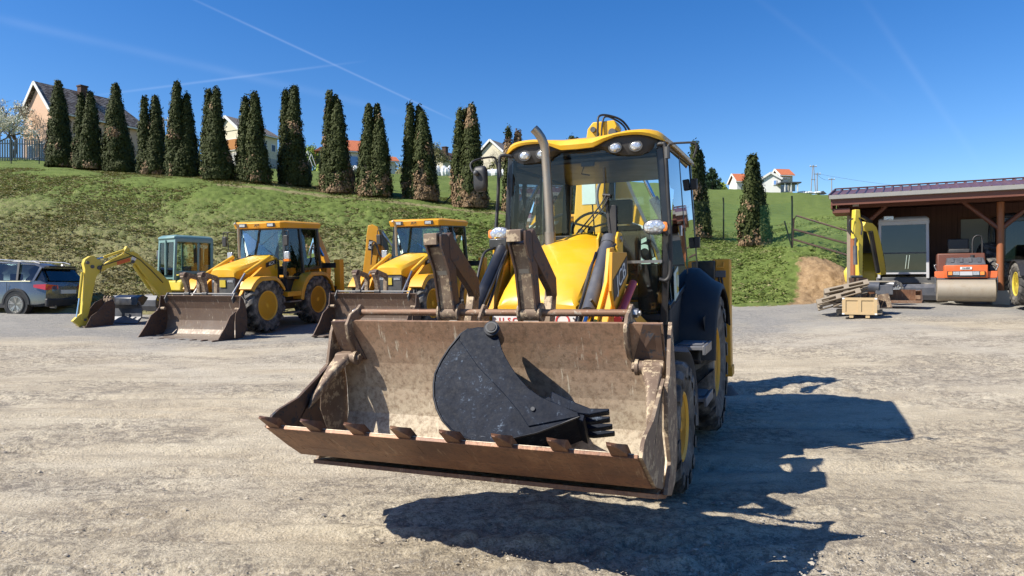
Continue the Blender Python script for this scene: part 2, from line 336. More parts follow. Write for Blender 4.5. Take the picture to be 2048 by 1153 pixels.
def table(tab, X, Y):
    Yc = np.maximum(Y, 5.); k = X/Yc; ks = [t[0] for t in tab]
    Z = np.stack([np.interp(Y, [r[0] for r in t[1]], [r[1] for r in t[1]]) for t in tab])
    kk = np.clip(k, ks[0], ks[-1]); i = np.clip(np.searchsorted(ks, kk, side='right')-1, 0, len(ks)-2)
    ka = np.array(ks); t = (kk-ka[i])/(ka[i+1]-ka[i]); t = t*t*(3-2*t)
    a = np.take_along_axis(Z, i[None], 0)[0]; b = np.take_along_axis(Z, (i+1)[None], 0)[0]; return a*(1-t)+b*t
def yardz(X, Y):
    X, Y = np.asarray(X, float).ravel(), np.asarray(Y, float).ravel()
    z = sum(table(YARD, X+dx, Y+dy) for dx, dy in ((0, 0), (.7, 0), (-.7, 0), (0, .7), (0, -.7)))/5
    return z
def hillz(X, Y):
    X, Y = np.asarray(X, float).ravel(), np.asarray(Y, float).ravel(); e = np.clip(Y*.03, .5, 6)
    return sum(table(HILL, X+dx*e, Y+dy*e) for dx, dy in ((0, 0), (1, 0), (-1, 0), (0, 1), (0, -1)))/5
def gz(x, y):
    a = float(yardz([x], [y])[0]); b = float(hillz([x], [y])[0]); return max(a, b) if y > 17 else a
def grid_mesh(name, X, Y, Z, mat):
    ny, nx = X.shape; me = bpy.data.meshes.new(name); V = np.stack([X, Y, Z], -1).reshape(-1, 3)
    idx = np.arange(nx*ny).reshape(ny, nx); Q = np.stack([idx[:-1, :-1], idx[:-1, 1:], idx[1:, 1:], idx[1:, :-1]], -1).reshape(-1, 4)
    me.vertices.add(len(V)); me.vertices.foreach_set('co', V.ravel()); me.loops.add(Q.size); me.loops.foreach_set('vertex_index', Q.ravel())
    me.polygons.add(len(Q)); me.polygons.foreach_set('loop_start', np.arange(len(Q))*4); me.polygons.foreach_set('use_smooth', [True]*len(Q))
    me.update(); me.validate(); me.materials.append(mat); o = bpy.data.objects.new(name, me); col.objects.link(o); return o
def face_mesh(name, V, Q, mats, mi=None, parent=None, smooth=False):
    me = bpy.data.meshes.new(name); V = np.asarray(V, float); Q = np.asarray(Q); k = Q.shape[1]
    me.vertices.add(len(V)); me.vertices.foreach_set('co', V.ravel()); me.loops.add(Q.size); me.loops.foreach_set('vertex_index', Q.ravel())
    me.polygons.add(len(Q)); me.polygons.foreach_set('loop_start', np.arange(len(Q))*k)
    for m in mats: me.materials.append(MATS[m] if isinstance(m, str) else m)
    if mi is not None: me.polygons.foreach_set('material_index', np.asarray(mi, np.int32))
    if smooth: me.polygons.foreach_set('use_smooth', [True]*len(Q))
    me.update(); o = bpy.data.objects.new(name, me); col.objects.link(o)
    if parent: o.parent = parent
    return o
def ground_mat():
    t = NT('yard_dirt'); P = t.tc.outputs['Object']
    big = t.noise(.22, 5, .6, dist=.8); med = t.noise(1.1, 8, .7, stretch=(.5, 1.3, 1)); fine = t.noise(14, 8, .8); grit = t.noise(75, 4, .75)
    c = t.ramp(med, [(.28, (.32, .265, .19)), (.48, (.46, .39, .282)), (.68, (.58, .505, .375))])
    c = t.mix(t.ramp(big, [(.47, 0.), (.66, .45)]), c, (.40, .37, .325))
    c = t.mix(t.ramp(t.noise(.5, 6, .7, stretch=(.35, 1.6, 1)), [(.56, 0.), (.68, .55)]), c, (.55, .44, .29))
    rgh = t.n.new('ShaderNodeAttribute'); rgh.attribute_name = 'rough'; R_ = t.ramp(t.math('ADD', rgh.outputs['Fac'], t.math('MULTIPLY', t.math('SUBTRACT', t.noise(2.4, 6, .7), .5), .9)), [(.28, .16), (.62, .85)])
    crumb = t.math('MULTIPLY', t.ramp(fine, [(.42, 1.), (.54, 0.)]), R_); c = t.mix(crumb, c, (.17, .142, .108))
    crk = t.math('MULTIPLY', t.ramp(t.noise(4.5, 8, .82, dist=.6, stretch=(.5, 1.6, 1)), [(.40, .85), (.47, 0.)]), t.math('ADD', R_, .25)); c = t.mix(crk, c, (.20, .17, .135)); c = t.mix(t.ramp(grit, [(.54, 0.), (.68, .6)]), c, (.62, .58, .5)); c = t.mix(t.ramp(grit, [(.36, .55), (.45, 0.)]), c, (.17, .15, .125))
    sx = t.n.new('ShaderNodeSeparateXYZ'); t.l.new(P, sx.inputs[0])       # darker chippings towards the parked machines
    yy = t.math('ADD', sx.outputs[1], t.math('MULTIPLY', t.math('SUBTRACT', big, .5), 6.))
    c = t.mix(t.ramp(t.math('DIVIDE', yy, 30.), [(.50, 0.), (.57, .72)]), c, t.mix(grit, (.10, .10, .10), (.33, .33, .32)))
    t.l.new(c, t.b.inputs['Base Color']); t.b.inputs['Roughness'].default_value = .93; t.b.inputs['Specular IOR Level'].default_value = .2
    vo = t.n.new('ShaderNodeTexVoronoi'); vo.inputs['Scale'].default_value = 38; t.l.new(P, vo.inputs['Vector'])
    h = t.math('ADD', t.math('MULTIPLY', fine, 1.2), t.math('MULTIPLY', grit, .45)); h = t.math('ADD', h, t.math('MULTIPLY', vo.outputs['Distance'], .35))
    t.bump(h, .75, .03); return t.m
def hill_mat():
    t = NT('hill_grass'); P = t.tc.outputs['Object']; at = t.n.new('ShaderNodeAttribute'); at.attribute_name = 'soil'
    big = t.noise(.25, 5, .65); med = t.noise(2.2, 7, .75, stretch=(.6, 1.2, 1)); fine = t.noise(13, 6, .8)
    green = t.ramp(med, [(.3, (.075, .110, .024)), (.55, (.120, .160, .040)), (.75, (.180, .205, .065))])
    dry = t.ramp(fine, [(.30, (.11, .088, .048)), (.48, (.20, .178, .088)), (.68, (.27, .265, .125))])  # dark stop paints shaded crevices into the soil colour
    f = t.math('ADD', at.outputs['Fac'], t.math('MULTIPLY', t.math('SUBTRACT', med, .5), .45)); f = t.math('ADD', f, t.math('MULTIPLY', t.math('SUBTRACT', fine, .5), 1.1))
    c = t.mix(t.ramp(f, [(.38, 0.), (.62, 1.)]), green, dry)
    at2 = t.n.new('ShaderNodeAttribute'); at2.attribute_name = 'earth'
    earth = t.ramp(fine, [(.3, (.20, .125, .065)), (.6, (.36, .25, .14)), (.8, (.45, .34, .21))])
    f2 = t.math('ADD', at2.outputs['Fac'], t.math('MULTIPLY', t.math('SUBTRACT', med, .5), .8)); c = t.mix(t.ramp(f2, [(.42, 0.), (.58, 1.)]), c, earth)
    t.l.new(c, t.b.inputs['Base Color']); t.b.inputs['Roughness'].default_value = .95; t.b.inputs['Specular IOR Level'].default_value = .15
    t.bump(t.math('ADD', fine, t.math('MULTIPLY', med, 1.5)), .8, .05); return t.m
def geoms(a, b, n, p): return a+(b-a)*np.linspace(0, 1, n)**p
# yard sheet
ys = np.concatenate([[-60, -30, -12, -5, -1], np.arange(1, 12, .045), np.arange(12, 28, .12), [29.]])
xs = np.concatenate([[-120, -60, -34], np.arange(-22, -7, .14), np.arange(-7, 8, .055), np.arange(8, 24, .14), [34, 60, 120]])
X, Y = np.meshgrid(xs, ys); Z = yardz(X, Y).reshape(X.shape)
near = np.exp(-np.maximum(Y-9, 0)/8)
mask = fbm(X*.55, Y*1.1, 4, 3)
Z = Z+(fbm(X*.8, Y*1.6, 4, 11)-.5)*.05+(fbm(X*4.5, Y*7, 4, 21)-.5)*.075*np.clip(mask*2.6-.8, .15, 1)*near**.3+(fbm(X*11, Y*13, 3, 5)-.5)*.045*near**.5*np.clip(mask*2.4-.7, .25, 1)
for (x0, y0, ang, off) in [(-2.2, 3.9, 2.93, 0), (-2.2, 3.9, 2.93, .36), (-2.0, 4.9, 2.98, 0), (-2.0, 4.9, 3.02, .4), (-4, 6.6, 3.05, 0), (-4, 8.0, 3.10, 0), (4.5, 4.2, .10, 0), (4.5, 4.2, .12, .5), (4.5, 6.2, .05, 0), (4, 9., .02, 0), (4, 9., .02, .5)]:   # wheel ruts
    dx, dy = math.cos(ang), math.sin(ang); d = (X-x0)*-dy+(Y-y0)*dx-off+(fbm(X*.6, Y*.6, 2, 8)-.5)*.35
    Z -= .026*np.exp(-(d/.13)**2)*near; Z += .010*np.sign(np.sin(2*PI*((X-x0)*dx+(Y-y0)*dy+np.abs(d)*.9)/.17))*np.exp(-(d/.15)**4)*near*(fbm(X*1.2, Y*1.2, 2, 14) > .48); Z += .016*np.exp(-((np.abs(d)-.2)/.06)**2)*near*(fbm(X*9, Y*9, 2, 4)+.3)
Z = np.where(Y > 27, Z-.5, Z)
yard = grid_mesh('yard_ground', X, Y, Z, ground_mat()); tag(yard, kind='structure')
a = yard.data.attributes.new('rough', 'FLOAT', 'POINT'); a.data.foreach_set('value', np.clip(mask*2.6-.8, 0, 1).ravel().astype(np.float32))
# hillside sheet
ys = np.concatenate([np.arange(18.5, 26, .10), np.arange(26, 42, .14), np.arange(42, 60, .4), geoms(60, 1500, 60, 2.2)])
kx = np.concatenate([[-6, -3, -1.8], np.linspace(-1.25, .95, 670), [1.2, 1.8, 3, 6]])
KX, Y = np.meshgrid(kx, ys); X = KX*np.maximum(Y, 18)
hz = hillz(X, Y).reshape(X.shape)
toe = np.interp(KX, [-1, -.7, -.05, .3, .40, .47, .52, .6], [22, 22, 22, 20.2, 20.3, 21.2, 25, 25])
top = np.interp(KX, [-1, -.7, -.45, -.23, -.05, .2, .34, .5], [40, 40, 38, 37.5, 36.5, 34, 31, 30])
tt = np.clip((Y-toe)/(top-toe), -.1, 1.6)
bank = np.clip((tt+.02)*8, 0, 1)*np.clip((1.05-tt)*5, 0, 1)
cl = (fbm(X*1.3, Y*2.0, 3, 31)-.5)*.08*bank+(fbm(X*5.5, Y*6.5, 2, 33, .8)-.5)*.30*bank+(fbm(X*.4, Y*.4, 3, 37)-.5)*.5*np.clip((Y-24)/10, 0, 1)*np.clip((170-Y)/60, 0, 1)
hz = hz+cl
hill = grid_mesh('hill', X, Y, hz, hill_mat()); tag(hill, kind='structure')
left = np.clip((.12-KX)/.35, 0, 1)
soil = np.clip(1.05-tt*1.02, 0, 1)*.50*left+.24*left*(fbm(X*.12, Y*.2, 3, 41)>.0)*np.clip((.93-tt)*6, 0, 1)
soil = soil*np.clip((.95-tt)*7, 0, 1)+.9*np.exp(-((tt-.98-.0*X)/.022)**2)*(KX > -.42)*(KX < .28)+.35*np.exp(-((tt-1.12)/.05)**2)*(KX < -.3)*0
soil += .30*np.clip((KX-.1)/.1, 0, 1)*np.clip((.25-tt)*4, 0, 1)
earth = np.clip((KX-(.375+.028*fbm(X*.5, Y*.5, 3, 51)))*26, 0, 1)*(Y < 28)*np.clip((26.3-Y)*1.2, 0, 1)+np.clip((.07-tt)*10, 0, 1)*.75*(KX > .15)
for nm, arr in (('soil', soil), ('earth', np.clip(earth, 0, 1))):
    a = hill.data.attributes.new(nm, 'FLOAT', 'POINT'); a.data.foreach_set('value', arr.ravel().astype(np.float32))
# ---------------------------------------------------------------- setting things on the hill: fences, trees, houses
def leafmat(name, a, b, c, sc=1.5, trans=.25):
    t = NT(name); n1 = t.noise(sc, 3, .6); n2 = t.noise(sc*9, 2, .6)
    cc = t.mix(t.ramp(n2, [(.3, 0.), (.7, 1.)]), t.mix(t.ramp(n1, [(.35, 0.), (.65, 1.)]), a, b), c)
    t.l.new(cc, t.b.inputs['Base Color']); t.b.inputs['Roughness'].default_value = .75; t.b.inputs['Specular IOR Level'].default_value = .2
    MATS[name] = t.m
leafmat('thuja_green', (.013, .021, .005), (.028, .040, .009), (.055, .064, .016))
leafmat('thuja_brown', (.10, .055, .030), (.19, .115, .06), (.27, .19, .11))
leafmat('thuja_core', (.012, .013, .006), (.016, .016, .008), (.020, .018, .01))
leafmat('blossom', (.70, .68, .60), (.80, .78, .70), (.55, .56, .42))
leafmat('young_leaf', (.22, .30, .04), (.30, .38, .06), (.16, .22, .05))
leafmat('bush_tan', (.19, .18, .075), (.26, .23, .11), (.14, .15, .06))
leafmat('pine_needle', (.018, .04, .022), (.03, .06, .03), (.045, .075, .035))
leafmat('grass_blade', (.10, .155, .028), (.15, .205, .045), (.24, .27, .085), sc=.6)
leafmat('dry_blade', (.34, .30, .15), (.40, .36, .19), (.26, .23, .11), sc=.6)
paint('bark', (.075, .055, .045), .9, amount=.4, scale=6, bump=.3)
paint('fence_green', (.008, .022, .016), .5, amount=.2)
paint('pole_grey', (.28, .27, .26), .8, amount=.4)
paint('tarp_white', (.75, .76, .77), .5, amount=.3, dirt=(.45, .45, .42))
def ground_at(px, py, y0=18.5, y1=200):
    Ys = np.arange(y0, y1, .1); X = (px-1024)/F*Ys; z = np.maximum(hillz(X, Ys), np.where(Ys < 27, yardz(X, Ys), -99)); rows = YH-F*(z-HC)/Ys
    i = np.nonzero(rows <= py)[0]; Yv = float(Ys[i[0]]) if len(i) else float(Ys[np.argmin(np.abs(rows-py))]); x = (px-1024)/F*Yv
    return Vector((x, Yv, gz(x, Yv)))
def leaf_quads(C, N, size, asp=1.6, up=.7, nj=.45):
    """diamond leaves at centres C with outward normals N"""
    n = len(C); T = rng.normal(size=(n, 3))*.55; T[:, 2] += up*1.4; N = N+rng.normal(size=(n, 3))*nj
    N /= np.linalg.norm(N, axis=1)[:, None]; T -= N*(T*N).sum(1)[:, None]; T /= np.linalg.norm(T, axis=1)[:, None]+1e-9; B = np.cross(N, T)
    s = (size*rng.uniform(.6, 1.3, n))[:, None]
    V = np.stack([C-T*s*asp*.5, C+B*s*.5, C+T*s*asp*.6, C-B*s*.5], 1).reshape(-1, 3); return V, np.arange(n*4).reshape(-1, 4)
def thuja(base, spires, label, cat='conifer', brown=.5, sparse=1., size=.088, group='columnar conifers in the row on the bank'):
    """spires: (dx, top height, half width, offset towards the back)"""
    root = empty('columnar_conifer', base); tag(root, label, cat, group)
    C, N, K = [], [], []; core = MB(False)
    for (dx, H, hw, dy) in spires:
        sd = rng.integers(0, 999)
        def R(t, th):
            p = np.where(t < .16, .88+.12*t/.16, np.clip(1-((t-.16)/.84)**1.45, 0, 1)**.86)
            wob = 1+.26*(fbm(th*1.1+5, t*H*.75, 3, int(sd))-.5)*2+.10*(vnoise(th*4+9, t*H*2.6, int(sd)+5)-.5)*2
            return hw*p*wob
        n = int(150*H*hw*sparse)+60
        t = rng.uniform(0.0, .985, n)**1.05; th = rng.uniform(0, 2*PI, n); r = R(t, th)*rng.uniform(.9, 1.05, n)
        lean = .04*np.sin(t*3+sd)
        P = np.stack([dx*np.clip(1-t*.1, 0, 1)+lean+r*np.cos(th), dy+r*np.sin(th), t*H], 1); D = np.stack([np.cos(th), np.sin(th), np.full(n, .25)], 1)
        m = 30; o = rng.normal(size=(n, m, 3))*np.array([.075, .075, .12]); PC = (P[:, None]+o).reshape(-1, 3); DN = np.repeat(D, m, 0)+o.reshape(-1, 3)*3
        C.append(PC); N.append(DN)
        b = fbm(P[:, 0]*1.3+sd, P[:, 2]*.9, 3, 77)+.5*np.clip(.42-t, 0, 1)*brown*2.0+(brown-.5)*.22+rng.normal(size=n)*.05
        K.append(np.repeat(b > .80, m))
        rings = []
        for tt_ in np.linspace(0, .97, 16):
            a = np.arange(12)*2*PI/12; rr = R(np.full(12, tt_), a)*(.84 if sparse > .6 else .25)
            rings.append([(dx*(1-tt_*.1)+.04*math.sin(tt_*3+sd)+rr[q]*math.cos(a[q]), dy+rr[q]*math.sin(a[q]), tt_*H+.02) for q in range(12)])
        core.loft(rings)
    C, N, K = np.concatenate(C), np.concatenate(N), np.concatenate(K)
    C[:, 2] = np.maximum(C[:, 2], .03); V, Q = leaf_quads(C, N, size, nj=.3)
    nv = len(V); q2 = np.array([f if len(f) == 4 else (f[0], f[0], f[0], f[0]) for f in core.f if len(f) == 4])
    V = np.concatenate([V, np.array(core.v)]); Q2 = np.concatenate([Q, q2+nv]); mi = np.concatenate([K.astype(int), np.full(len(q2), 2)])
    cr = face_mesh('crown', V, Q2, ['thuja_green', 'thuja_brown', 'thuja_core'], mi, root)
    tr = MB(False)
    for (dx, H, hw, dy) in spires: tr.tube([(dx, dy, -.3), (dx, dy, H*.4), (dx*.95, dy, H*.8)], [.12, .08, .03], 7)
    tr.build('trunk', 'bark', root); return root
TH = [  # base row, base left/right px, spires (top px, top row, half width px), brown, label
 (335, 97, 148, [(114, 165, 21)], .50, 'tall single-tipped conifer leaning right, leftmost of the row, before the pink house'),
 (340, 148, 210, [(160, 190, 12), (173, 196, 12), (184, 189, 18)], .35, 'three-tipped dark conifer second from the left, in front of the brown-tiled roof'),
 (345, 211, 270, [(230, 170, 22), (247, 262, 18)], .40, 'sharp single-pointed conifer third from the left end of the row'),
 (351, 278, 333, [(287, 198, 11), (304, 193, 19)], .55, 'twin-tipped conifer left of the wooden A-frame pole'),
 (355, 337, 395, [(351, 167, 17), (369, 189, 17)], .45, 'tall conifer with a lower right tip, right of the wooden A-frame pole'),
 (361, 407, 465, [(414, 182, 12), (424, 190, 11), (433, 181, 20)], .45, 'conifer with two equal flat-topped tips, left of the cream gable'),
 (367, 475, 541, [(490, 198, 15), (501, 186, 12), (513, 193, 18)], .50, 'broad three-tipped conifer standing over the cream gabled house'),
 (374, 560, 620, [(569, 184, 12), (579, 175, 14), (588, 178, 20)], .45, 'dense conifer with a bunched triple top left of the yellow-green tree'),
 (388, 647, 707, [(653, 186, 12), (661, 191, 11), (674, 207, 21)], .80, 'conifer with browned foot and a lower right tip, left of the orange-roofed house'),
 (394, 720, 783, [(732, 214, 17), (755, 211, 12), (761, 238, 19)], .85, 'forked conifer with a deep gap, right of the orange hipped roof'),
 (403, 808, 875, [(817, 210, 13), (833, 213, 15), (846, 229, 24)], .80, 'conifer with three stepped tips and a red-brown tip in the middle'),
 (417, 906, 974, [(917, 224, 14), (930, 219, 15), (944, 215, 24)], .85, 'wide conifer with a red-brown foot just left of the big round mirror'),
 (428, 1008, 1052, [(1016, 258, 9), (1036, 262, 15)], 1.35, 'mostly dead red-brown conifer seen left of the cab windscreen'),
 (450, 1128, 1172, [(1141, 279, 13), (1158, 281, 12)], .8, 'conifer hidden behind the cab roof, only its tips showing above it'),
 (476, 1375, 1421, [(1384, 288, 13), (1399, 303, 18)], .85, 'dark conifer with bare brown foot right behind the cab'),
 (492, 1487, 1537, [(1494, 319, 17), (1511, 314, 23)], .80, 'lone squat conifer with dry tan foot between the two bent fence posts')]
for (by, l, r, sp, br, lab) in TH:
    b = ground_at((l+r)/2, by, 26 if l < 1480 else 24, 46); s = b.y/F
    cx = (l+r)/2; out = []
    H0 = [(by-t[1])*s for t in sp]; n = len(sp)
    for i, (tx, ty, hw) in enumerate(sp):
        bx = l+hw*1.15+(r-l-2.3*hw)*(i/(n-1) if n > 1 else .5) if n > 1 else cx
        x = (.35*bx+.65*tx-cx) if n > 1 else (tx-cx)*.6
        out.append((x*s, H0[i], hw*s*1.0, (.0, .25, -.2)[i % 3]))
    if n > 1: out.append(((r-l)*.14*s, min(H0)*.5, (r-l)*.36*s, 0)); out.append((-(r-l)*.12*s, min(H0)*.42, (r-l)*.34*s, 0))
    else: out.append((3*s, H0[0]*.42, (r-l)*.48*s, 0))
    thuja(b, out, lab, brown=br, sparse=1. if l != 1008 else .55)
# ---- bare and blossoming trees
def twig_tree(base, H, seed, label, name='bare_tree', blossom=0, leaf='blossom', spread=.5, levels=5, fullness=3, trunk=.035, lsize=.1, lm=5, side=0.):
    rnd = random.Random(seed); root = empty(name, base); tag(root, label, 'tree'); wood = MB(False); tips = []
    def grow(p, d, L, r, lv):
        q = p; pts = [p]; dd = d
        for i in range(3):
            dd = (dd+Vector((rnd.uniform(-1, 1), rnd.uniform(-1, 1), rnd.uniform(-.5, .9)))*.16).normalized(); q = q+dd*L/3; pts.append(q)
        wood.tube(pts, [r, r*.85, r*.72, r*.6], 5 if lv < 3 else 3, cap=False)
        if lv >= 2: tips.extend(pts[1:])
        if lv >= levels: return
        for k in range(fullness if lv else fullness+1):
            ax = dd.orthogonal().normalized(); ax.rotate(Matrix.Rotation(rnd.uniform(0, 2*PI), 3, dd))
            nd = (dd+ax*rnd.uniform(.6, 1.3)*spread*1.5+Vector((side*(.3 if lv < 1 else 0), 0, .1))).normalized(); grow(pts[-1] if k else pts[2], nd, L*rnd.uniform(.6, .85), r*.58, lv+1)
    grow(Vector((0, 0, -.1)), Vector((.05, 0, 1)), H*.24, H*trunk, 0)
    wood.build('branches', 'bark', root, smooth=0)
    if blossom:
        T = np.array([tuple(t) for t in tips]); keep = rng.random(len(T)) < blossom
        if side: keep &= (T[:, 0] < H*.12+rng.normal(size=len(T))*H*.1) & (T[:, 2] < H*.78)
        T = T[keep]; T = np.repeat(T, lm, 0)+rng.normal(size=(len(T)*lm, 3))*lsize*1.3
        V, Q = leaf_quads(T, rng.normal(size=T.shape), lsize, 1.1, .1); face_mesh('leaves' if leaf != 'blossom' else 'blossom', V, Q, [leaf], None, root)
    return root
def at(px, Y): x = (px-1024)/F*Y; return Vector((x, Y, gz(x, Y)))
twig_tree(ground_at(27, 318, 40, 80), 7.0, 5, 'gnarled fruit tree with white blossom and bare upper twigs at the left edge', 'blossoming_tree', .5, 'blossom', .55, 5, 3, .028, .10, 5, side=-1)
twig_tree(at(0-10, 55), 6.0, 8, 'white blossoming tree cut off by the left edge of the picture', 'blossoming_tree', .7, 'blossom', .55, 5, 3, .02, .11, 4)
twig_tree(at(622, 84), 5.2, 11, 'round yellow-green leafing tree between two conifers', 'leafing_tree', 1., 'young_leaf', .6, 5, 3, .02, .16, 5)
twig_tree(at(615, 95), 8.8, 12, 'thin bare tree rising behind the yellow-green tree', 'bare_tree', 0, spread=.45, trunk=.012)
twig_tree(at(712, 100), 8.5, 13, 'thin bare tree behind the orange hipped roof', 'bare_tree', 0, spread=.4, trunk=.012)
twig_tree(at(872, 84), 5.4, 14, 'pale green blossoming tree beside the brown-roofed cottage', 'leafing_tree', .6, 'bush_tan', .5, 5, 3, .018, .11, 4)
twig_tree(at(985, 90), 5.8, 15, 'bare spreading tree between the mirror and the dead conifer', 'bare_tree', 0, spread=.55, trunk=.014)
twig_tree(at(1002, 88), 5.6, 16, 'bare tree with dry leaves behind the dead conifer', 'bare_tree', .3, 'bush_tan', .55, 5, 3, .014, .08, 3)
twig_tree(at(1038, 60), 5.2, 17, 'grey twiggy tree rising just left of the cab roof', 'bare_tree', .25, 'thuja_brown', .45, 5, 3, .016, .08, 3)
def bush(base, r, h, leafm, label, n=1500, size=.2, name='bush', kind=None, cat='bush'):
    u = rng.normal(size=(n, 3)); u /= np.linalg.norm(u, axis=1)[:, None]; u[:, 2] = np.abs(u[:, 2]); k = rng.uniform(.6, 1.05, n)[:, None]*(1+.3*(fbm(u[:, 0]*3+r, u[:, 2]*3+u[:, 1]*2, 2, 3)-.5))[:, None]*1.0
    C = u*np.array([r, r, h])*k; V, Q = leaf_quads(C, u, size, 1.2, .2)
    root = empty(name, base); tag(root, label, cat); face_mesh('crown', V, Q, [leafm], None, root)
    s = MB(False); [s.tube([(0, 0, -.1), (math.cos(a)*r*.3, math.sin(a)*r*.3, h*.5), (math.cos(a)*r*.5, math.sin(a)*r*.5, h*.8)], [.06, .04, .02], 5) for a in (0, 2, 4)]
    s.build('stem', 'bark', root); return root
for (px, Y, r, h, lm_, lab) in [(786, 105, 3.6, 5.4, 'bush_tan', 'tall tan-green thicket behind the low orange roof'), (804, 100, 2.6, 3.4, 'bush_tan', 'low tan-green thicket left of the three-stepped conifer'),
      (1010, 82, 2.0, 2.4, 'bush_tan', 'dry thicket beside the white-wrapped bales'), (952, 100, 3, 3.6, 'bush_tan', 'hazy dry thicket behind the wide conifer near the mirror'),
      (655, 82, 1.6, 1.6, 'young_leaf', 'low green hedge behind the wooden playhouse'), (1441, 118, 1.3, 3.0, 'young_leaf', 'bright yellow-green bush on the skyline beside the pine'),
      (1175, 100, 3, 3.5, 'bush_tan', 'thicket on the skyline behind the cab')]:
    bush(at(px, Y), r, h, lm_, lab, 1400, .3)
def pine(base, H, label):
    root = empty('pine_tree', base); tag(root, label, 'tree'); C = []; tr = MB(False); tr.tube([(0, 0, -.2), (0, 0, H*.95)], [.14, .03], 6)
    for i in range(46):
        t = random.uniform(.12, 1); a = random.uniform(0, 2*PI); L = (1.05-t)*H*.42*random.uniform(.6, 1.15); p0 = Vector((0, 0, t*H*.92)); p1 = p0+Vector((math.cos(a)*L, math.sin(a)*L, L*.35))
        tr.tube([p0, p1], [.04, .015], 4); m = int(26*L)+6; s = rng.uniform(.2, 1.05, m)[:, None]; C.append(np.array(p0)*(1-s)+np.array(p1)*s+rng.normal(size=(m, 3))*.12)
    C = np.concatenate(C); C = np.repeat(C, 3, 0)+rng.normal(size=(len(C)*3, 3))*.07; V, Q = leaf_quads(C, rng.normal(size=C.shape), .17, 2.2, .5)
    face_mesh('crown', V, Q, ['pine_needle'], None, root); tr.build('trunk', 'bark', root)
pine(at(1424, 112), 4.9, 'dark pine on the skyline right of the cab'); pine(at(1413, 114), 3.4, 'small dark pine half hidden behind the cab mirror')
# ---- houses
def tiles(name, a, b, row=2.2):
    t = NT(name); w = t.n.new('ShaderNodeTexBrick'); w.inputs['Scale'].default_value = row; w.inputs['Color1'].default_value = (*a, 1); w.inputs['Color2'].default_value = (*b, 1)
    w.inputs['Mortar'].default_value = (*[x*.35 for x in a], 1); w.inputs['Mortar Size'].default_value = .04; t.l.new(t.tc.outputs['UV'], w.inputs['Vector'])
    t.l.new(t.mix(t.ramp(t.noise(1.3, 5, .7), [(.4, 0.), (.75, .5)]), w.outputs[0], tuple(x*.6 for x in a)), t.b.inputs['Base Color']); t.b.inputs['Roughness'].default_value = .85; MATS[name] = t.m
def wallm(name, c, amt=.4): paint(name, c, .9, amount=amt, dirt=tuple(x*.6 for x in c), scale=.8, bump=.05)
tiles('tile_brown', (.085, .06, .05), (.44, .38, .34), 1.6); tiles('tile_greybrown', (.26, .21, .18), (.33, .28, .25)); tiles('tile_orange', (.62, .19, .08), (.52, .14, .06)); tiles('tile_dark', (.16, .08, .06), (.22, .11, .08))
wallm('wall_pink', (.60, .40, .28)); wallm('wall_cream', (.62, .56, .42)); wallm('wall_white', (.66, .66, .64)); wallm('wall_bluegrey', (.42, .46, .50)); wallm('wood_orange', (.40, .17, .05)); wallm('stone', (.38, .37, .34))
paint('window_dark', (.03, .04, .06), .1, amount=.05, bump=0); paint('window_blue', (.18, .32, .62), .15, amount=.05, bump=0)
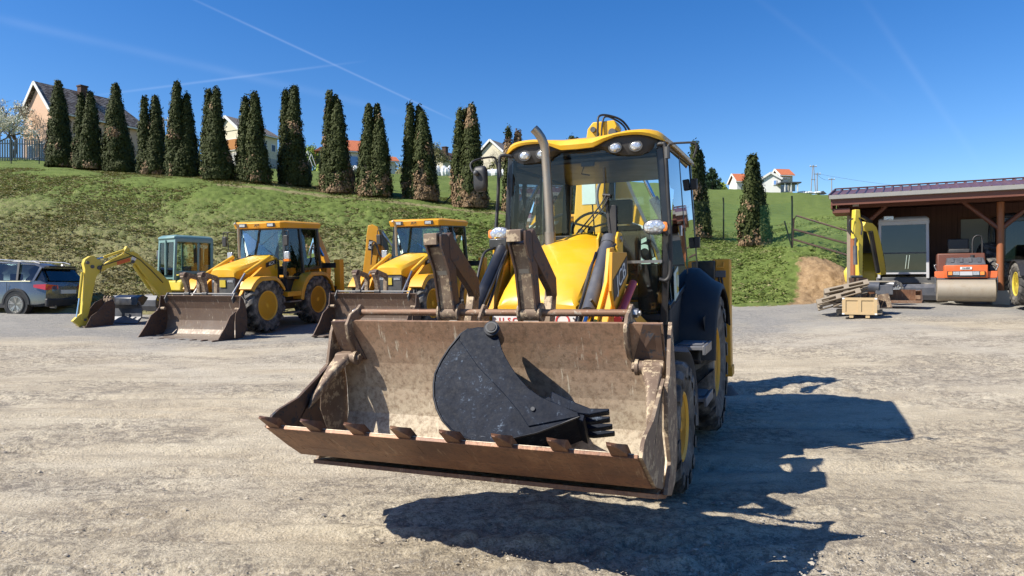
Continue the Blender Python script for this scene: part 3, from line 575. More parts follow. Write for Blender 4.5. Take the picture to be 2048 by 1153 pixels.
def house(base, A, L, Wd, wh, rise, roofm, wallmat, label, hip=0., wins=(), chim=None, skirt=None, over=.35, gable=None, dx=None):
    """A = unit direction of the ridge; base = near front corner; the gable runs towards -perp; wins: (face, along, z, w, h, mat)"""
    A = Vector(A).normalized(); ang = math.atan2(A.y, A.x); root = empty('house', base, (0, 0, ang)); tag(root, label, 'house')
    w = MB(False); w.prism([(0, 0), (0, wh), (Wd/2, wh+rise*(Wd/(Wd+2*over))), (Wd, wh), (Wd, 0)], 'u', 0, .25)
    w.box((.25, 0, 0), (L, .25, wh)); w.box((.25, Wd-.25, 0), (L, Wd, wh)); w.box((L-.25, .25, 0), (L, Wd-.25, wh)); w.box((0, .0, -1.5), (L, Wd, 0)); w.build('wall', wallmat, root, smooth=0)
    if gable:
        g = MB(False); g.prism([(.05, wh), (Wd/2, wh+rise*.93*(Wd/(Wd+2*over))), (Wd-.05, wh)], 'u', -.06, -.003); g.build('gable_boarding', gable, root, smooth=0)
    if skirt: s = MB(False); s.box((-.04, -.04, -1.), (L+.04, Wd+.04, skirt[1])); s.build('plinth', skirt[0], root, smooth=0)
    r = MB(False); e0, e1 = -over, L+over; y0, y1 = -over, Wd+over; ym = Wd/2; z0, z1 = wh-.05, wh+rise; hx = e1-hip*L
    def slab(pts, t=.14): r.loft([[Vector(p) for p in pts], [Vector(p)+Vector((0, 0, t)) for p in pts]])
    slab([(e0, y0, z0), (e1, y0, z0), (hx, ym, z1), (e0, ym, z1)]); slab([(e0, y1, z0), (e0, ym, z1), (hx, ym, z1), (e1, y1, z0)])
    if hip: slab([(e1, y0, z0), (e1, y1, z0), (hx, ym, z1)])
    ro = r.build('roof', roofm, root, smooth=0); me = ro.data; uv = me.uv_layers.new(name='UVMap')
    for p in me.polygons:
        for li in p.loop_indices:
            c = me.vertices[me.loops[li].vertex_index].co; uv.data[li].uv = (c.x, c.z*1.6+abs(c.y-ym)*.1)
    tr = MB(False); tr.bar((e0-.03, y0-.02, z0+.0), (e0-.03, ym, z1+.05), .05, .28); tr.bar((e0-.03, y1+.02, z0), (e0-.03, ym, z1+.05), .05, .28); tr.bar((e0, y0-.06, z0+.0), (e1, y0-.06, z0+.0), .12, .12)
    tr.build('eaves_board', 'wall_white', root, smooth=0)
    if chim: c = MB(False); c.box((chim[0]-.3, chim[1]-.3, wh+rise*.3), (chim[0]+.3, chim[1]+.3, wh+rise+chim[2])); c.box((chim[0]-.36, chim[1]-.36, wh+rise+chim[2]), (chim[0]+.36, chim[1]+.36, wh+rise+chim[2]+.12)); c.build('chimney', 'tile_dark', ro, smooth=0)
    for (fc, al, z, ww, hh, mt) in wins:
        f = MB(False); p = MB(False)
        if fc == 'long': f.box((al-ww/2-.08, -.05, z-hh/2-.08), (al+ww/2+.08, .02, z+hh/2+.08)); p.box((al-ww/2, -.07, z-hh/2), (al+ww/2, -.03, z+hh/2))
        else: f.box((-.10, al-ww/2-.08, z-hh/2-.08), (.02, al+ww/2+.08, z+hh/2+.08)); p.box((-.12, al-ww/2, z-hh/2), (-.08, al+ww/2, z+hh/2))
        wo_ = f.build('window', 'wall_white', root, smooth=0); p.build('pane', mt, wo_, smooth=0)
    return root
DA = (.49, .87)
house(W(105, 322, 60), DA, 8.6, 4.6, 4.15, 2.75, 'tile_brown', 'wall_pink', 'pink rendered house with weathered brown tiled roof at the top left of the hill', hip=.28, over=.3,
      wins=[('gable', 1.2, 1.0, .8, 1.1, 'window_dark'), ('gable', 3.2, 1.0, .8, 1.1, 'window_dark'), ('long', 3.1, 1.0, .9, 1.0, 'window_dark'), ('long', 5.9, 2.1, .6, .9, 'window_blue')], chim=(3.6, 1.9, .5), skirt=('wall_bluegrey', .5))
house(W(478, 334, 74), DA, 5.2, 3.6, 3.9, 1.5, 'tile_greybrown', 'wall_cream', 'cream house with grey-brown roof and orange timber front behind the conifers', hip=.35, over=.3, gable='wall_cream',
      wins=[('gable', 1.4, 2.4, 2.6, 1.1, 'wood_orange'), ('long', 3.4, 2.7, .45, .7, 'window_dark'), ('long', 4.6, 2.7, .45, .7, 'window_dark')], skirt=('stone', 1.5))
house(W(688, 346, 86), (.93, .36), 4.6, 4.2, 2.6, 1.7, 'tile_orange', 'wall_white', 'white bungalow with an orange hipped roof and blue window', hip=.45, over=.45, wins=[('long', 1.2, 1.5, .9, 1.1, 'window_blue')])
house(W(752, 350, 87), (.93, .36), 2.4, 3.2, 1.7, .8, 'tile_orange', 'wall_white', 'low white outbuilding with orange lean roof right of the forked conifer', over=.45)
house(W(886, 347, 92), DA, 6.0, 3.2, 1.8, 1.5, 'tile_dark', 'wall_cream', 'small cream cottage with dark brown roof and chimney left of the mirror', over=.3, chim=(2.2, 1.2, .5))
house(W(1008, 340, 96), DA, 6, 4.2, 2.2, 2.0, 'tile_greybrown', 'wall_cream', 'pale gabled house half hidden behind the dead conifer', over=.3)
house(W(1560, 380, 99), (.96, .28), 1.2, 3.2, 1.7, .01, 'tile_dark', 'wall_white', 'low dark-roofed connecting shed of the white hilltop house', over=.2)
hb = W(1561, 379, 98); house(Vector((hb.x, hb.y, hb.z-.1)), (.34, .94), 6.5, 2.55, 1.55, .85, 'tile_dark', 'wall_white', 'white gabled hilltop house with a dark verge on the skyline at right', over=.22, wins=[('gable', .75, 1.05, .3, .55, 'window_blue')])
house(W(1562, 378, 103), (1, .1), 1.75, 3, 1.95, 1.05, 'tile_orange', 'wall_cream', 'small house with bright orange roof behind the white hilltop gable', over=.25)
house(W(1474, 378, 108), (1, .1), 2.2, 3, 1.1, 1.3, 'tile_orange', 'wall_white', 'orange-roofed house mostly hidden behind the lone squat conifer', over=.25)
# carport on the hilltop
r_ = empty('carport', W(1563, 381, 96.5)); tag(r_, 'flat-roofed carport with white posts beside the hilltop house', 'carport')
m = MB(False); m.box((-.2, -.3, .95), (2.6, 1.6, 1.12)); m.build('roof', 'dark_grey', r_); m = MB(False); m.box((1.5, 1.1, 0), (2.3, 1.2, .95)); m.build('back_wall', 'wall_bluegrey', r_)
for x in (.4, 1.25, 2.15): m = MB(False); m.box((x-.07, -.2, -.2), (x+.07, -.06, .95)); m.build('post', 'wall_white', r_)
# white wrapped bales / tarps
def tarp(p, sx, sy, sz, lab, cat='bales'):
    r = empty('tarp_covered_pile', p); tag(r, lab, cat); m = MB(False)
    rnd = random.Random(int(sx*100)+int(p.x*7))
    for i in range(9): m.sphere(((i-4)*sx*.22, rnd.uniform(-.2, .2)*sy, sz*.12), (sx*rnd.uniform(.18, .34), sy*.45, sz*rnd.uniform(.32, .58)), 7, 6)
    m.build('tarpaulin', 'tarp_white', r, smooth=0)
tarp(W(888, 349, 79), 1.5, 1.4, 1.5, 'white tarpaulin heap in front of the dark-roofed cottage')
tarp(W(985, 351, 79), 2.0, 1.5, 1.3, 'long white-wrapped bale pile beside the big mirror'); tarp(W(1000, 351, 79.5), 1.3, 1.2, .8, 'smaller white-wrapped pile left of the dead conifer')
tarp(W(1622, 387, 97), 1.2, 1, .4, 'white bags on the skyline at the foot of the poles'); tarp(W(1607, 387, 97), .7, .8, .5, 'white heap beside the carport on the skyline')
tarp(W(728, 340, 84), 1.1, 1, .8, 'white covered heap under the blue window of the bungalow')
r_ = empty('ridge_tent', W(1643, 389, 97)); tag(r_, 'small dark tent-shaped cover on the skyline', 'tent'); m = MB(False); m.prism([(-.5, 0), (0, .42), (.5, 0)], 'v', -.5, .5); m.build('cover', 'dark_grey', r_)
# playhouse and swing
r_ = empty('playhouse', W(645, 333, 83)); tag(r_, 'small red-brown wooden playhouse left of the browned conifer', 'playhouse'); m = MB(False); m.prism([(-.9, 1.7), (0, 2.2), (.9, 1.7)], 'v', -.6, .6); m.build('roof', 'tile_orange', r_)
for x in (-.7, 0, .7):
    m = MB(False); m.box((x-.06, -.5, -.2), (x+.06, -.4, 1.75)); m.build('post', 'wood_orange', r_)
m = MB(False); [m.box((-.75, -.5, z), (.75, -.44, z+.08)) for z in (.2, .45, .7, .95)]; m.build('railing', 'dark_rust', r_)
r_ = empty('swing_frame', W(615, 331, 80)); tag(r_, 'white A-shaped garden swing frame under the yellow-green tree', 'swing'); m = MB(False)
for sx in (-1, 1): m.tube([(sx*.6, 0, -.1), (0, 0, 1.6)], .05, 6); m.tube([(sx*.6, 1.6, -.1), (0, 1.6, 1.6)], .05, 6)
m.tube([(0, 0, 1.6), (0, 1.6, 1.6)], .05, 6); m.build('frame', 'wall_white', r_)
# ---- utility poles
def pole(px, pyb, pyt, Y, lab, aframe=False, r=.09):
    b = W(px, pyb, Y); H = (pyb-pyt)/F*Y; root = empty('utility_pole', b); tag(root, lab, 'pole'); m = MB(False)
    if aframe: m.tube([(-.35, 0, -.5), (-.05, 0, H)], [r*1.2, r*.8], 7); m.tube([(.35, 0, -.5), (.05, 0, H)], [r*1.2, r*.8], 7); m.box((-.3, -.05, H*.45), (.3, .05, H*.47))
    else: m.tube([(0, 0, -.5), (0, 0, H)], [r, r*.7], 7)
    m.build('shaft', 'pole_grey', root)
    m = MB(False); m.box((-.5, -.04, H-.25), (.5, .04, H-.15)); m.build('crossarm', 'pole_grey', root)
    for x in (-.42, .42): m = MB(False); m.cyl((x, 0, H-.15), (x, 0, H+.02), .04, n=6); m.build('insulator', 'white_plastic', root)
    return root
pole(326, 338, 236, 58, 'wooden A-frame power pole standing between two conifers', True)
pole(1626, 384, 331, 100, 'tallest slender double pole on the skyline left of the shed roof', True, .06); pole(1634, 387, 346, 100, 'middle power pole on the skyline left of the shed roof'); pole(1663, 386, 357, 112, 'shortest pole on the skyline, rising over the shed roof edge')
pole(1, 320, 215, 85, 'distant grey pole behind the blossoming tree', False, .07)
def wire(a, b, sag, lab):
    m = MB(False); pts = []
    for i in range(13): t = i/12; p = a.lerp(b, t); p.z -= sag*4*t*(1-t); pts.append(p)
    m.tube(pts, .018, 4); o = m.build('power_line', 'black_plastic'); tag(o, lab, 'cable')
wire(W(1634, 348, 100), W(2100, 392, 75), .6, 'thin power line running from the middle skyline pole over the shed'); wire(W(1634, 350, 100), W(1663, 359, 112), .4, 'short power line between the two lower skyline poles')
# ---- wire mesh fence with bent posts
def fmesh_mat():
    m = bpy.data.materials.new('wire_mesh'); m.use_nodes = True; n, l = m.node_tree.nodes, m.node_tree.links; n.clear(); o = n.new('ShaderNodeOutputMaterial')
    tc = n.new('ShaderNodeTexCoord'); sp = n.new('ShaderNodeSeparateXYZ'); l.new(tc.outputs['UV'], sp.inputs[0]); outs = []
    for op in ('ADD', 'SUBTRACT'):
        a = n.new('ShaderNodeMath'); a.operation = op; l.new(sp.outputs[0], a.inputs[0]); l.new(sp.outputs[1], a.inputs[1])
        f = n.new('ShaderNodeMath'); f.operation = 'FRACT'; l.new(a.outputs[0], f.inputs[0]); g = n.new('ShaderNodeMath'); g.operation = 'LESS_THAN'; g.inputs[1].default_value = .06; l.new(f.outputs[0], g.inputs[0]); outs.append(g.outputs[0])
    mx = n.new('ShaderNodeMath'); mx.operation = 'MAXIMUM'; l.new(outs[0], mx.inputs[0]); l.new(outs[1], mx.inputs[1])
    t = n.new('ShaderNodeBsdfTransparent'); d = n.new('ShaderNodeBsdfPrincipled'); d.inputs['Base Color'].default_value = (.02, .10, .06, 1); d.inputs['Roughness'].default_value = .4
    x = n.new('ShaderNodeMixShader'); l.new(mx.outputs[0], x.inputs[0]); l.new(t.outputs[0], x.inputs[1]); l.new(d.outputs[0], x.inputs[2]); l.new(x.outputs[0], o.inputs[0]); MATS['wire_mesh'] = m
fmesh_mat()
def fence(pts, H, label, bent=True, brace=()):
    root = empty('mesh_fence', pts[0]); tag(root, label, 'fence'); o0 = Vector(pts[0])
    V, Q, U = [], [], []; d = 0
    for i in range(len(pts)-1):
        a, b = Vector(pts[i])-o0, Vector(pts[i+1])-o0; L = (b-a).length; k = len(V); n = max(2, int(L/1.2))
        for j in range(n+1):
            t = j/n; p = a.lerp(b, t); g = gz(p.x+o0.x, p.y+o0.y)-o0.z; V += [(p.x, p.y, g), (p.x, p.y, g+H)]; U += [((d+L*t)*12, 0), ((d+L*t)*12, H*12)]
        Q += [(k+2*j, k+2*j+2, k+2*j+3, k+2*j+1) for j in range(n)]; d += L
    me = bpy.data.meshes.new('wire_mesh'); me.from_pydata(V, [], Q); uv = me.uv_layers.new(name='UVMap')
    for lp in me.loops: uv.data[lp.index].uv = U[lp.vertex_index]
    me.materials.append(MATS['wire_mesh']); o = bpy.data.objects.new('wire_mesh', me); col.objects.link(o); o.parent = root
    for i, p in enumerate(pts):
        p = Vector(p)-o0; m = MB(False)
        pl = [(p.x, p.y, p.z-.3), (p.x, p.y, p.z+H)]+([(p.x-.06, p.y-.12, p.z+H+.25)] if bent else []); m.tube(pl, .035, 6); m.build('post', 'fence_green', root)
    for (p, q) in brace: m = MB(False); m.tube([Vector(p)-o0, Vector(q)-o0], .03, 6); m.build('brace', 'fence_green', root)
gp = lambda px, Y: tuple(at(px, Y))
def paling(p0, p1, H, label):
    r = empty('paling_fence', p0); tag(r, label, 'fence'); a, b = Vector((0, 0, 0)), Vector(p1)-Vector(p0); n = int(b.length/.16); rnd = random.Random(4)
    for i in range(min(n, 95)):
        q = b*(i/n); g_ = gz(q.x+p0[0], q.y+p0[1])-p0[2]; m = MB(False); m.box((q.x-.055, q.y, g_-.1), (q.x+.055, q.y+.02, g_+H*rnd.uniform(.94, 1.04))); m.build('picket', 'pole_grey', r)
    for z in (.3, H-.3): m = MB(False); m.bar(Vector((0, .04, z)), b+Vector((0, .04, z)), .03, .07); m.build('rail', 'pole_grey', r)
paling(gp(-40, 54), gp(178, 57), 1.7, 'weathered grey paling fence in front of the pink house and blossoming tree')
fence([gp(px, Y) for px, Y in ((-260, 44), (-110, 46), (23, 47.5), (79, 48), (190, 50), (300, 52), (400, 54), (530, 57), (640, 60), (740, 64), (850, 66), (960, 68), (1060, 70), (1160, 72))], 1.75, 'long green wire-mesh fence on bent posts behind the conifer row')
b1, b2 = gp(885, 38.5), gp(912, 38.8); m = MB(False); m.tube([(b1[0], b1[1], b1[2]), (b2[0], b2[1], b2[2]+.75)], .035, 6); tag(m.build('leaning_post', 'fence_green'), 'dark leaning brace post between the last two conifers left of the mirror', 'post')
pa, pb, pc = ground_at(1447, 482, 28, 40), ground_at(1584, 498, 23, 36), ground_at(1690, 520, 23, 36)
fence([gp(1330, 33), tuple(pa), gp(1515, pa.y*.93), tuple(pb)], 1.85, 'green wire-mesh fence with two bent posts beside the lone conifer', True, [(tuple(pb), (pb.x-.35, pb.y-.1, pb.z+1.1))])
# field gate of round bars, sloping down to the shed
root = empty('field_gate', pb); tag(root, 'dark tubular field gate with wire mesh sloping down to the shed', 'gate'); g0, g1 = W(1588, 432, pb.y)-pb, W(1712, 468, pb.y-1.5)-pb
h0, h1 = W(1584, 492, pb.y)-pb, W(1712, 522, pb.y-1.5)-pb; m = MB(False)
m.tube([h0, g0+Vector((-.02, 0, -.15)), g0+Vector((.1, 0, 0)), g1], .04, 6); m.tube([h0.lerp(g0, .55), h1.lerp(g1, .55)], .04, 6); m.tube([h0.lerp(g0, .22), h1.lerp(g1, .12)], .04, 6); m.build('frame', 'dark_rust', root)
me = bpy.data.meshes.new('wire_mesh'); me.from_pydata([h0, h1, g1, g0], [], [(0, 1, 2, 3)]); uv = me.uv_layers.new(name='UVMap')
for i, c in enumerate([(0, 0), (22, 0), (22, 13), (0, 13)]): uv.data[i].uv = c
me.materials.append(MATS['wire_mesh']); o = bpy.data.objects.new('wire_mesh', me); col.objects.link(o); o.parent = root
# ---- grass tufts on the bank and field, stones on the yard
def tufts(name, n, xr, dens, mats, h=(.06, .16), seed=1, w=.035):
    r2 = np.random.default_rng(seed); K = r2.uniform(*xr[0], n); Yy = r2.uniform(*xr[1], n); Xx = K*Yy; keep = dens(K, Yy, Xx) > r2.random(n); K, Yy, Xx = K[keep], Yy[keep], Xx[keep]
    zz = np.maximum(hillz(Xx, Yy), -9); n = len(Xx); m = 4; C = np.repeat(np.stack([Xx, Yy, zz], 1), m, 0)+r2.normal(size=(n*m, 3))*np.array([.06, .06, 0]); C[:, 2] += .02
    a = r2.uniform(0, 2*PI, n*m); hh = r2.uniform(*h, n*m); d = np.stack([np.cos(a), np.sin(a), np.zeros(n*m)], 1); ln = r2.normal(size=(n*m, 3))*np.array([.10, .10, 0])
    V = np.stack([C-d*w, C+d*w, C+ln*1.2+np.array([0, 0, 1])*hh[:, None]], 1).reshape(-1, 3); f = np.arange(n*m*3).reshape(-1, 3)
    mi = np.repeat((fbm(Xx*4, Yy*5, 2, 61)*.6+.2+r2.normal(size=n)*.15 > .50+.3*np.clip((K+.1)*3, -.5, .7)).astype(int), m)
    o = face_mesh(name, V, f, mats, mi); tag(o, kind='stuff'); return o
def dens_bank(K, Yy, Xx): return np.clip(fbm(Xx*6, Yy*7.0, 2, 71)*2.0-.45, .1, 1)*np.where(K > .12, .45, 1.)*np.where(K > .39, .3*(Yy > 25.5)+0., 1.)*np.where(Yy < 22.3-1.6*(K > .2), 0, 1)
g1_ = tufts('bank_grass', 190000, ((-1.15, .5), (20.5, 43)), dens_bank, ['grass_blade', 'dry_blade'], (.02, .06), 3, .03)
tag(g1_, 'short patchy grass on the steep bank below the conifers', 'grass')
# ---------------------------------------------------------------- wheels
def tyre_mesh(R, w, rr, lugs=18, lug_h=.035, flip=True, pat='lug'):
    """tyre round the u axis: carcass and moulded lugs in one mesh"""
    m = MB(flip); h = w/2; Rt = R-lug_h
    m.lathe([(rr, -h*.62), (rr+.02, -h*.78), (rr+(Rt-rr)*.45, -h*.98), (rr+(Rt-rr)*.8, -h*.96), (Rt-.015, -h*.80), (Rt, -h*.5), (Rt, h*.5), (Rt-.015, h*.80), (rr+(Rt-rr)*.8, h*.96), (rr+(Rt-rr)*.45, h*.98), (rr+.02, h*.78), (rr, h*.62)], (0, 0, 0), 'u', 48)
    if pat == 'lug':
        for sd in (-1, 1):
            for k in range(lugs):
                a0 = 2*PI*(k+(0 if sd > 0 else .5))/lugs; rings = []
                for (t, ro_, ri, hw) in ((-.06, R, Rt-.01, .040), (.5, R, Rt-.01, .046), (.84, R-.008, Rt-.03, .054), (1.0, R-.045, Rt-.075, .056), (1.0, R-.125, R-.14, .036)):
                    a = a0-(t*.30)*sd*0+t*w*.42/R*1.0; x = sd*t*h*(1.03 if t > .9 else 1); hw_ = hw*R/.6/R
                    rings.append([(x, ro_*math.cos(a-hw_), ro_*math.sin(a-hw_)), (x, ro_*math.cos(a+hw_), ro_*math.sin(a+hw_)), (x, ri*math.cos(a+hw_*1.25), ri*math.sin(a+hw_*1.25)), (x, ri*math.cos(a-hw_*1.25), ri*math.sin(a-hw_*1.25))])
                m.loft(rings)
    return m
def wheel(parent, c, R, w, rr, side, mat_rim='rim_yellow', mat_t='rubber', lugs=18, flip=True, style='disc', lug_h=.035, steer=0., name='wheel', pat='lug'):
    """side=+1: outer face towards +u. wheel > tyre, rim; hub is the wheel mesh"""
    m = MB(flip); m.cyl((-w*.2*side, 0, 0), (w*.20*side, 0, 0), rr*.30, n=20); m.cyl((w*.18*side, 0, 0), (w*.36*side, 0, 0), rr*.24, rr*.17, 16)
    for k in range(8): a = k*PI/4; m.cyl((-w*.10*side, rr*.60*math.cos(a), rr*.60*math.sin(a)), (-w*.05*side, rr*.58*math.cos(a), rr*.58*math.sin(a)), .016*rr/.3, n=6)
    o = m.build(name, mat_rim if style == 'disc' else 'dark_grey', parent, loc=c)
    if steer: o.rotation_euler = (0, 0, steer)
    t = tyre_mesh(R, w, rr, lugs, lug_h, flip, pat).build('tyre', mat_t, o, smooth=40)
    r = MB(flip); h = w/2*side
    if style == 'disc':
        r.lathe([(rr+.012, h*.70), (rr+.03, h*.80), (rr+.012, h*.82), (rr-.01, h*.72), (rr-.025, h*.40), (rr*.93, h*.30), (rr*.88, -h*.15), (rr*.80, -h*.25), (rr*.62, -h*.18), (rr*.46, h*.16), (rr*.36, h*.20), (0.01, h*.22), (0.01, -h*.30), (rr*.5, -h*.32), (rr-.02, -h*.34), (rr-.01, -h*.75), (rr+.012, -h*.8), (rr+.012, h*.70)], (0, 0, 0), 'u', 40)
    else:
        r.lathe([(rr+.008, h*.75), (rr+.015, h*.84), (rr-.005, h*.85), (rr-.02, h*.6), (rr-.03, -h*.7), (rr+.008, -h*.8), (rr+.008, h*.75)], (0, 0, 0), 'u', 36)
        for k in range(5):
            a = k*2*PI/5+.3
            for da in (-.16, .16): r.bar((h*.62, rr*.2*math.cos(a), rr*.2*math.sin(a)), (h*.74, (rr-.01)*math.cos(a+da), (rr-.01)*math.sin(a+da)), rr*.16, .03, up=(side, 0, 0))
        r.cyl((h*.5, 0, 0), (h*.72, 0, 0), rr*.24, n=16)
    r.build('rim', mat_rim, o, smooth=35); return o
def hose(parent, pts, r=.012, mat='black_plastic', name='hose', n=7, sm=6):
    P = [Vector(p) for p in pts]; out = []
    for i in range(len(P)-1):
        p0, p1, p2, p3 = P[max(i-1, 0)], P[i], P[i+1], P[min(i+2, len(P)-1)]
        for k in range(sm):
            t = k/sm; out.append(.5*((2*p1)+(p2-p0)*t+(2*p0-5*p1+4*p2-p3)*t*t+(3*p1-p0-3*p2+p3)*t**3))
    out.append(P[-1]); m = MB(); m.tube(out, r, n); return m.build(name, mat, parent, smooth=60)
def window_pane(parent, poly, name='window', mat='cab_glass', t=.006):
    m = MB(); m.plate(poly, t); return m.build(name, mat, parent, smooth=0)
def ellipse(cx, cz, a, b, n=20, e=2.): return [(cx+a*abs(math.cos(k*2*PI/n))**(2/e)*(1 if math.cos(k*2*PI/n) >= 0 else -1), cz+b*abs(math.sin(k*2*PI/n))**(2/e)*(1 if math.sin(k*2*PI/n) >= 0 else -1)) for k in range(n)]
# ---------------------------------------------------------------- 4-in-1 shovel (shared shape), built in (u,v,z)
def shovel(parent, Wd, mats, teeth=8, name='loader_shovel', low=None, tooth_mat=None, back=None, side_rear=None, clam_side=None, lip=None, under=None):
    inner, outer, dark = mats
    b = MB(); b.strip(back, 'u', -Wd+.02, Wd-.02, .018); root = b.build(name, inner, parent)
    for s in (-1, 1):
        m = MB(); m.prism(side_rear, 'u', s*Wd, s*(Wd-.022)); m.build('rear_side_plate', outer, root, bevel=.003)
        m = MB(); m.prism(clam_side, 'u', s*(Wd-.002-.0), s*(Wd-.030)) if False else m.prism(clam_side, 'u', s*(Wd+.001), s*(Wd-.020)); m.build('front_side_plate', outer, root, bevel=.003)
    m = MB(); m.strip(lip, 'u', -Wd+.012, Wd-.012, .022); m.build('clam_plate', 'lip_rust', root, bevel=.002)
    m = MB(); m.strip(under, 'u', -Wd*.93, Wd-.015, .028); m.build('cutting_edge', 'lip_rust', root, bevel=.003)
    return root
# ================================================================ the backhoe loader in front
TH0 = .395
JB = empty('backhoe_loader', (1.211, 7.749, 0), (.027, -.012, -TH0))
tag(JB, 'large yellow backhoe loader in the foreground with a rusty toothed shovel and folded forks', 'backhoe loader')
# chassis
m = MB(); m.box((-.32, -1.0, .50), (.32, 2.45, .95)); m.box((-.12, 2.0, .42), (.12, 2.35, .6)); m.build('chassis', 'black_paint', JB, bevel=.01)
m = MB(); m.cyl((-.72, 2.17, .5), (.72, 2.17, .5), .09, n=14); m.box((-.25, 2.05, .4), (.25, 2.3, .62)); m.build('front_axle', 'dark_grey', JB, bevel=.01)
m = MB(); m.cyl((-.66, 0, .72), (.66, 0, .72), .13, n=14); m.sphere((0, 0, .70), (.25, .22, .22)); m.build('rear_axle', 'dark_grey', JB)
# hood
def hring(v, w, zt, zb, r=.07, cr=.02):
    L = [(-w, zb), (-w, zt-r), (-w+.02, zt-r*.5), (-w+r, zt-.012), (-w*.45, zt+cr*.7), (0, zt+cr), (w*.45, zt+cr*.7), (w-r, zt-.012), (w-.02, zt-r*.5), (w, zt-r), (w, zb)]
    return [(x, v, z) for x, z in L]
m = MB(); m.loft([hring(1.36, .345, 1.99, 1.45), hring(1.62, .345, 1.955, 1.43), hring(1.9, .345, 1.885, 1.42), hring(2.15, .34, 1.785, 1.41), hring(2.33, .338, 1.69, 1.41, .08), hring(2.46, .335, 1.60, 1.41, .08), hring(2.56, .33, 1.515, 1.41, .06), hring(2.60, .315, 1.455, 1.415, .02, .005)])
hood = m.build('engine_hood', 'yellow', JB, bevel=.006, smooth=30)
m = MB(); m.loft([hring(1.35, .15, 2.03, 1.96, .02), hring(1.50, .15, 2.005, 1.93, .02), hring(1.60, .12, 1.965, 1.92, .02)]); m.build('hood_rib', 'yellow', hood)
m = MB(); m.box((-.30, 1.4, .95), (.30, 2.50, 1.408)); m.box((-.325, 2.40, 1.375), (.325, 2.585, 1.41)); g = m.build('front_grille', 'black_plastic', JB, bevel=.01)
m = MB()
for i in range(9): m.box((-.28, 2.50, 1.0+i*.04), (.28, 2.515, 1.018+i*.04))
m.build('slats', 'dark_grey', g)
m = MB(); m.box((-.33, 2.66, 1.20), (.34, 2.672, 1.372)); pl = m.build('notice_plate', 'white_plastic', JB, bevel=.002)
for cx in (.235,):
    m = MB(); ring = [(cx+.05*math.cos(a), 1.335+.05*math.sin(a)) for a in np.linspace(0, 2*PI, 21)]; m.strip(ring, 'v', 2.672, 2.676, .012); m.build('red_ring', 'red_paint', pl)
text('lettering', 'I L S C', .055, 'red_paint', pl, (-.20, 2.674, 1.335), (1, 0, 0), (0, 0, 1), .001)
m = MB(); [m.cyl((x, 2.672, 1.355), (x, 2.680, 1.355), .006, n=8) for x in (-.31, .32)]; m.build('screw', 'dark_grey', pl)
# exhaust
P = [(-.205, 1.66, 1.93), (-.210, 1.66, 2.2), (-.222, 1.66, 2.5), (-.235, 1.66, 2.76), (-.243, 1.67, 2.83), (-.262, 1.69, 2.885), (-.288, 1.71, 2.93), (-.315, 1.73, 2.962)]
m = MB(); m.tube(P, .040, 16, cap=False); m.tube([Vector(p)+Vector((0, 0, .0)) for p in P[-3:]], .034, 16, cap=False); e = m.build('exhaust_pipe', 'exhaust', JB, smooth=60)
m = MB(); m.cyl((-.205, 1.66, 1.90), (-.207, 1.66, 2.04), .047, n=16); m.cyl((-.207, 1.66, 2.035), (-.207, 1.66, 2.05), .049, n=16); m.build('collar', 'exhaust', e)
# cab: floor body, frame, roof, glass
m = MB(); m.box((-.70, -.50, .80), (.70, 1.10, 1.32)); m.box((-.66, 1.10, 1.0), (-.36, 1.30, 1.30)); m.box((.36, 1.10, 1.0), (.66, 1.30, 1.30)); m.box((-.35, 1.2, 1.2), (.35, 1.34, 1.97)); m.build('cab_floor', 'black_plastic', JB, bevel=.015)
for s in (-1, 1): m = MB(); m.prism([(1.28, 1.0), (1.28, 1.34), (.62, 1.45), (.40, 1.52), (.40, 1.0)], 'u', s*.70, s*.775); m.build('sill', 'black_plastic', JB, bevel=.01)
fr = MB(); A = lambda s, a, b, w=.075, h=.075, **k: fr.bar((s*a[0], a[1], a[2]), (s*b[0], b[1], b[2]), w, h, up=(1, 0, 0), **k)
for s in (-1, 1):
    A(s, (.705, 1.29, 2.84), (.755, 1.31, 2.05), .055, .065); A(s, (.755, 1.31, 2.05), (.72, 1.30, 1.20), .055, .065)      # A pillar
    A(s, (.70, .36, 2.86), (.775, .30, 1.45), .045, .05); A(s, (.69, -.44, 2.88), (.755, -.44, 1.60), .07, .06)             # B, C pillars
    A(s, (.70, 1.3, 2.83), (.69, -.47, 2.86), .05, .07); A(s, (.77, .33, 1.62), (.755, -.47, 1.66), .06, .06)
    A(s, (.755, 1.3, 1.36), (.775, .33, 1.56), .05, .05)
fr.box((-.70, 1.27, 2.76), (.70, 1.33, 2.86)); fr.box((-.69, -.50, 2.74), (.69, -.42, 2.86)); fr.box((-.74, -.50, 1.58), (.74, -.42, 1.70))
fr.box((.33, 1.285, 1.24), (.70, 1.325, 1.30)); fr.box((-.70, 1.285, 1.24), (-.33, 1.325, 1.30)); fr.box((-.38, 1.27, 1.94), (.38, 1.32, 2.03))
fr.box((-.20, -.49, 1.7), (-.15, -.44, 2.76))
fr.build('cab_frame', 'black_paint', JB, bevel=.008)
m = MB(); m.box((.36, 1.33, 1.755), (.72, 1.345, 1.78)); m.build('glass_rail', 'steel', JB)
W1 = lambda u, z: (u, 1.335+.035*(1-(u/.7)**2), z)
m = MB(); n = 12; zs = [(2.83, .68), (2.55, .70), (2.05, .735)]; rings = []
for (z, hw) in zs: rings.append([W1(-hw+2*hw*i/n, z)[:1]+(W1(-hw+2*hw*i/n, z)[1], z) for i in range(n+1)])
m.loft(rings, closed=False, cap=False); m.build('windscreen', 'clear_glass', JB, smooth=60)
